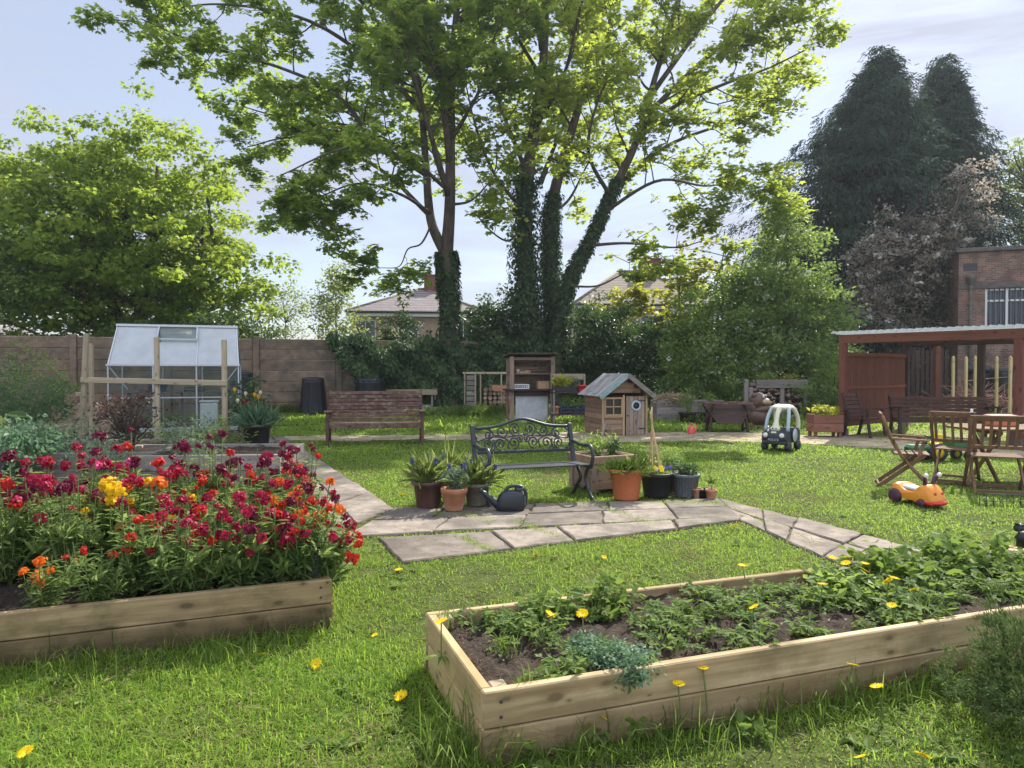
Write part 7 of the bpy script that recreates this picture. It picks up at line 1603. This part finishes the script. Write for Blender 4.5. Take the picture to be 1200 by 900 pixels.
border('rose_bush', 'leafy green bush with one pale bloom right of the greenhouse', 291, 515, .45, 1.35, 900, .085, 'dark_leaf', 'oval', ncl=36)
# rough growth along the foot of the fence
for k, (px, Y, w_, h_, n) in enumerate(((330, 25.5, 1.0, .5, 900), (530, 24.2, 1.3, .45, 900), (575, 23.6, 1.3, .6, 1300), (600, 22.2, .9, .35, 600), (640, 24.0, 1.1, .5, 800), (700, 18.6, .7, .25, 350), (835, 21.0, 1.0, .45, 600), (880, 21.5, 1.0, .5, 600), (955, 19.0, .9, .4, 500))):
    p = at(px, Y); g_ = thing('weed_clump', ['clump of weeds below the greenhouse side compost bin', 'weeds at the foot of the left sycamore', 'tallest weeds in front of the log store', 'weeds before the left side of the mud kitchen', 'weeds at the right foot of the ivy clad sycamore', 'short weeds at the playhouse corner', 'weeds under the front of the dark trough', 'weeds between trough and bug hotel', 'weeds beside the shelter planter'][k], 'weeds', (p[0], p[1], 0)); mb = MB(); xy = rng.normal(size=(n, 2)) * [w_ * .5, .3]; d = rvec(n); d[:, 2] = np.abs(d[:, 2]) + .8; leaves(mb, np.c_[xy, rng.random(n) * h_ * .4], rvec(n) + [0, -.3, .3], d, h_ * rng.uniform(.3, .9, n) * .6, ['strap', 'kite', 'strap'][k % 3]); mb.build('leaves', M['hedge_leaf'] if k % 2 else M['long_grass'], g_)

# ------------------------------------------------------------------ right bed: strawberries, parsley like clump, dandelions
def inr(s, t): return RB0 + rbu * s + rbv * t
def straw_mesh(seed, n):
    global rng
    keep = rng; rng = np.random.default_rng(seed); lf, st = MB(), MB()
    for k in range(n):
        a = rng.random() * 6.28; r_ = .13 * rng.random() ** .5; c = np.array([r_ * math.cos(a), r_ * math.sin(a), rng.uniform(.03, .11)]); st.tube(spline([(0, 0, 0), c * [.6, .6, .8], c], 5), .0025, 4, caps=False)
        o = unit(c * [1, 1, 0] + rng.normal(size=3) * .02); nr = unit(np.array([0, 0, 1.]) + rng.normal(size=3) * .35)
        tn = np.stack([o, rotz(1.15) @ o, rotz(-1.15) @ o]); leaves(lf, np.tile(c, (3, 1)), np.tile(nr, (3, 1)) + .2 * rng.normal(size=(3, 3)), tn, .05 * rng.uniform(.75, 1.3), 'oval', np.clip(rng.random() * .7 + rng.random(3) * .3, 0, 1))
    rng = keep; a = lf.mesh('leaves'); a.materials.append(M['bed_leaf']); b = st.mesh('stem'); b.materials.append(M['stem']); return a, b
ST = [straw_mesh(300 + k, n) for k, n in enumerate((16, 22, 12, 28))]
for k in range(190):
    s, t_ = rng.uniform(.12, 4.1), rng.uniform(.1, .93)
    # bare patch in the middle front
    if 1.05 < s < 2.2 and t_ < .5 and rng.random() < .5: continue
    if s < 1.0 and t_ < .35 and rng.random() < .4: continue
    if s > 2.3 and t_ < .25 and rng.random() < .6: continue
    q = inr(s, t_); zone = 'at the near left end' if s < 1.2 else ('round the bare soil' if s < 2.3 else 'in the crowded right half')
    root = thing('strawberry_plant', 'small strawberry plant %s of the right bed' % zone, 'strawberry plant', (q[0], q[1], .235), rng.random() * 6.28, 'strawberry plants ' + zone); root.scale = (rng.uniform(.4, .85) * (1.2 if s > 2.3 else 1),) * 3
    a, b = ST[rng.integers(4)]; link(a, 'leaves', root); link(b, 'stem', root)
def rosette(kind, label, q, z, r_, h_, ncl, n, size, mat, shape):
    bush(kind, label, (q[0], q[1], z), r_, h_, n, size, M[mat], shape, ncl=ncl, up=.45, stemr=.004)
rosette('feathery_plant', 'blue green curly leaved clump hanging over the front board of the right bed', inr(.66, .10), .22, .14, .14, 40, 1500, .022, 'blue_leaf', 'kite')
rosette('feathery_plant', 'smaller blue green curly clump behind the front one', inr(.58, .32), .23, .10, .10, 22, 600, .022, 'blue_leaf', 'kite')
rosette('bramble_plant', 'tall light green leafy shoots at the back edge of the right bed', inr(.95, .86), .22, .15, .24, 22, 150, .06, 'bed_leaf', 'oval')
rosette('bramble_plant', 'second clump of leafy shoots at the back edge, further left', inr(.62, .85), .22, .12, .16, 16, 100, .055, 'bed_leaf', 'oval')
rosette('leafy_weed', 'large leaved weed clump under the yellow dandelions at the back right', inr(2.9, .75), .22, .28, .20, 30, 360, .08, 'bed_leaf', 'oval')
rosette('leafy_weed', 'large leaved weed clump at the far right of the right bed', inr(3.5, .8), .22, .32, .22, 30, 360, .08, 'bed_leaf', 'oval')
rosette('leafy_weed', 'dark green weed mat in the middle of the right bed', inr(2.35, .62), .22, .22, .13, 26, 400, .055, 'hedge_leaf', 'kite')
for k, (s, t_) in enumerate(((.2, .08), (2.55, .28), (.25, .5), (.08, .9))):
    q = inr(s, t_); g_ = thing('grass_tuft', ['thin grass at the near corner inside the right bed', 'bright grass tuft near the front board in the right half of the bed', 'grass blades in the left end of the right bed', 'grass tuft at the back left corner post'][k], 'grass', (q[0], q[1], .23)); mb = MB(); blades(mb, rng.normal(size=40) * .03, rng.normal(size=40) * .03, rng.uniform(.06, .2, 40), np.full(40, .0045), .8); mb.build('blades', M['long_grass'], g_)
# dandelions
def dand_head(r_=.021):
    mb = MB(); n = 90; a = rng.random(n) * 6.28; e = rng.random(n); o = np.c_[np.cos(a), np.sin(a), np.zeros(n)]
    leaves(mb, o * .002, np.c_[np.zeros((n, 2)), np.ones(n)] + o * -.4, o * (1 - e * .65)[:, None] + np.c_[np.zeros((n, 2)), .12 + e * 1.1], r_ * (1.1 - .35 * e), 'lance'); me = mb.mesh('flower_head'); me.materials.append(M['dandelion_petal']); return me
DH = [dand_head(.025), dand_head(.028), dand_head(.022)]
def dandelion(loc, h_, label, leavesn=7, sc=1.0, group=None):
    root = thing('dandelion', label, 'dandelion', loc, rng.random() * 6.28, group); lx, ly = rng.normal(size=2) * h_ * .12; m_ = MB(); m_.tube(spline([(0, 0, 0), (lx * .3, ly * .3, h_ * .5), (lx, ly, h_)], 6), .0035, 5, caps=False); m_.build('stem', M['stem'], root)
    link(DH[rng.integers(3)], 'flower_head', root, (lx, ly, h_), (rng.normal() * .3, rng.normal() * .3, 0), sc)
    if leavesn: mb = MB(); a = rng.random(leavesn) * 6.28; o = np.c_[np.cos(a), np.sin(a), np.full(leavesn, .35)]; leaves(mb, np.zeros((leavesn, 3)), np.c_[np.zeros((leavesn, 2)), np.ones(leavesn)] + rvec(leavesn) * .2, o, .11 * rng.uniform(.7, 1.2, leavesn), 'lance'); mb.build('leaves', M['bed_leaf'], root)
def dand_at(px, py, z0, h_, label, lv=7, sc=1.0):
    q = G(px, py, z0 + h_); dandelion((q[0], q[1], z0), h_, label, lv, sc)
for px, py, lb in ((649, 722, 'left one of a close dandelion pair in the right bed'), (641, 720, 'small dandelion touching the left of the close pair in the right bed'), (684, 717, 'single dandelion right of the close pair in the right bed'), (517, 729, 'dandelion at the back left corner post of the right bed'), (880, 710, 'low dandelion in the middle of the bare soil'), (875, 664, 'dandelion at the back board left of the big group'), (973, 655, 'leftmost dandelion of the big group at the back of the right bed'), (993, 653, 'topmost dandelion of the big group at the back of the right bed'), (992, 661, 'lower dandelion of the big group at the back of the right bed'), (1009, 660, 'dandelion right of the big group centre'), (1017, 668, 'lower right dandelion of the big group'), (961, 686, 'lone dandelion below the big group'), (1038, 681, 'left one of two dandelions right of the big group'), (1053, 677, 'right one of two dandelions right of the big group'), (1066, 692, 'dandelion above the bright grass tuft'), (1048, 709, 'dandelion close to the front board in the right half of the bed')):
    dand_at(px, py, .235, rng.uniform(.12, .17), lb, 8, 1.1)
for px, py, h_, lb, sc in ((735, 807, .20, 'dandelion against the front board below the curly clump', 1.2), (707, 841, .12, 'lowest dandelion before the front board', 1.35), (799, 803, .22, 'dandelion before the front board, third from the left corner', 1.2), (830, 785, .26, 'small dandelion at the top edge of the front board', .9), (990, 778, .24, 'tall dandelion before the right part of the front board', 1.2), (1035, 800, .18, 'dandelion right of the tall one before the front board', 1.25), (472, 816, .04, 'dandelion in the lawn left of the right bed', 1.2), (370, 779, .03, 'dandelion in the lawn right of the left bed', 1.1), (30, 883, .04, 'dandelion in the lawn at the lower left corner', 1.3), (305, 768, .03, 'small dandelion in the lawn before the wallflower bed corner', .9), (860, 617, .04, 'dandelion at the edge of the paving bend', 1.4), (708, 653, .03, 'dandelion in the middle lawn behind the right bed', 1.1), (630, 650, .03, 'dandelion near the front of the paving', 1.1), (471, 581, .04, 'dandelion in the lawn left of the brown glazed pot', 1.7), (1171, 650, .06, 'dandelion at the right edge beyond the bed', 1.5), (1082, 887, .05, 'dandelion bud in the near lawn by the dark shrub', 1.1), (1010, 888, .04, 'tiny dandelion in the near lawn at the bottom edge', .9), (467, 668, .03, 'dandelion in the grass at the front corner of the paving', 1.1), (440, 745, .03, 'small dandelion in the lawn between the two beds', .9)):
    dand_at(px, py, 0, h_, lb, 7, sc)

# ------------------------------------------------------------------ foreground tufts and the dark shrub
def big_tuft(px, py, n, L, label, r_=.12, wd=1.0):
    q = G(px, py); g_ = thing('grass_tuft', label, 'grass', (q[0], q[1], 0)); mb = MB(); x = rng.normal(size=n) * r_ * .5; y = rng.normal(size=n) * r_ * .4; blades(mb, x, y, L * rng.uniform(.4, 1.1, n), np.full(n, .0055 * wd), .95); mb.build('blades', M['long_grass'], g_)
big_tuft(540, 896, 150, .34, 'large tuft of long grass at the near corner of the right bed', .2)
big_tuft(690, 893, 90, .24, 'tuft of long grass before the front board, left of the low dandelion', .18)
big_tuft(800, 872, 110, .22, 'long grass before the middle of the front board', .3)
big_tuft(905, 838, 110, .22, 'long grass before the front board left of the tall dandelion', .3)
big_tuft(985, 822, 90, .24, 'grass clump round the tall dandelion', .22)
big_tuft(1080, 800, 90, .2, 'grass clump between the tall dandelion and the dark shrub', .25)
big_tuft(80, 790, 150, .24, 'long grass along the left part of the wallflower bed', .5)
big_tuft(230, 772, 150, .22, 'long grass along the middle of the wallflower bed', .45)
big_tuft(350, 740, 120, .2, 'long grass at the right corner of the wallflower bed', .3)
for k, (px, py) in enumerate(((620, 905), (745, 868), (880, 868), (700, 872))):
    q = G(px, py); bush('leafy_weed', ['broad leaved weed at the bottom edge beside the long tuft', 'broad leaved weed under the board dandelions', 'pale weed in the grass below the front board', 'dark round leaved weed against the front board'][k], (q[0], q[1], 0), .07, .10, 46, .045, M['bed_leaf'], 'oval', ncl=10, stemr=.003)
# low clover patches in the near lawn
n = 5200; x = rng.uniform(-3, 3, n); y = rng.uniform(2.3, 5.2, n); k_ = (patch(x, y, 4, 21) > .12) & (np.abs(x) < .75 * y + .2)
for q in BEDS: k_ &= ~in_poly(x, y, q)
x, y = x[k_], y[k_]; mb = MB(); leaves(mb, np.c_[x, y, rng.uniform(.015, .05, len(x))], np.c_[rng.normal(size=(len(x), 2)) * .3, np.ones(len(x))], rvec(len(x)), rng.uniform(.014, .03, len(x)), 'oval'); o = mb.build('clover', M['bed_leaf']); o['kind'] = 'stuff'
# dark evergreen shrub bottom right
jp = G(1200, 880); js = thing('juniper_shrub', 'dense dark juniper like shrub at the lower right corner', 'shrub', (jp[0] + .27, jp[1] + .20, 0)); nc = 800; d = rvec(nc); d[:, 2] = np.abs(d[:, 2]); rr = rng.random(nc) ** .3; lob = 1 + .14 * np.sin(d[:, 0] * 7 + d[:, 2] * 5) + .1 * np.sin(d[:, 1] * 9)
c = d * (rr * lob)[:, None] * [.40, .40, .50] + [0, 0, .02]; kk = 26; idx = np.repeat(np.arange(nc), kk); pos = c[idx] + rvec(len(idx)) * .035 * rng.random((len(idx), 1)); tn = d[idx] + rvec(len(idx)) * .6 + [0, 0, .3]; tone = rng.random(nc)
mb = MB(); leaves(mb, pos, rvec(len(idx)), tn, rng.uniform(.018, .036, len(idx)), 'lance', np.clip(tone[idx] * .6 + rng.random(len(idx)) * .4, 0, 1)); mb.build('foliage', M['juniper'], js); m_ = MB()
for q in c[:50] * .8: m_.tube(spline([(0, 0, 0), q * [.6, .6, .5], q], 6), np.linspace(.008, .002, 6), 4, caps=False)
m_.build('stem', M['twig'], js)
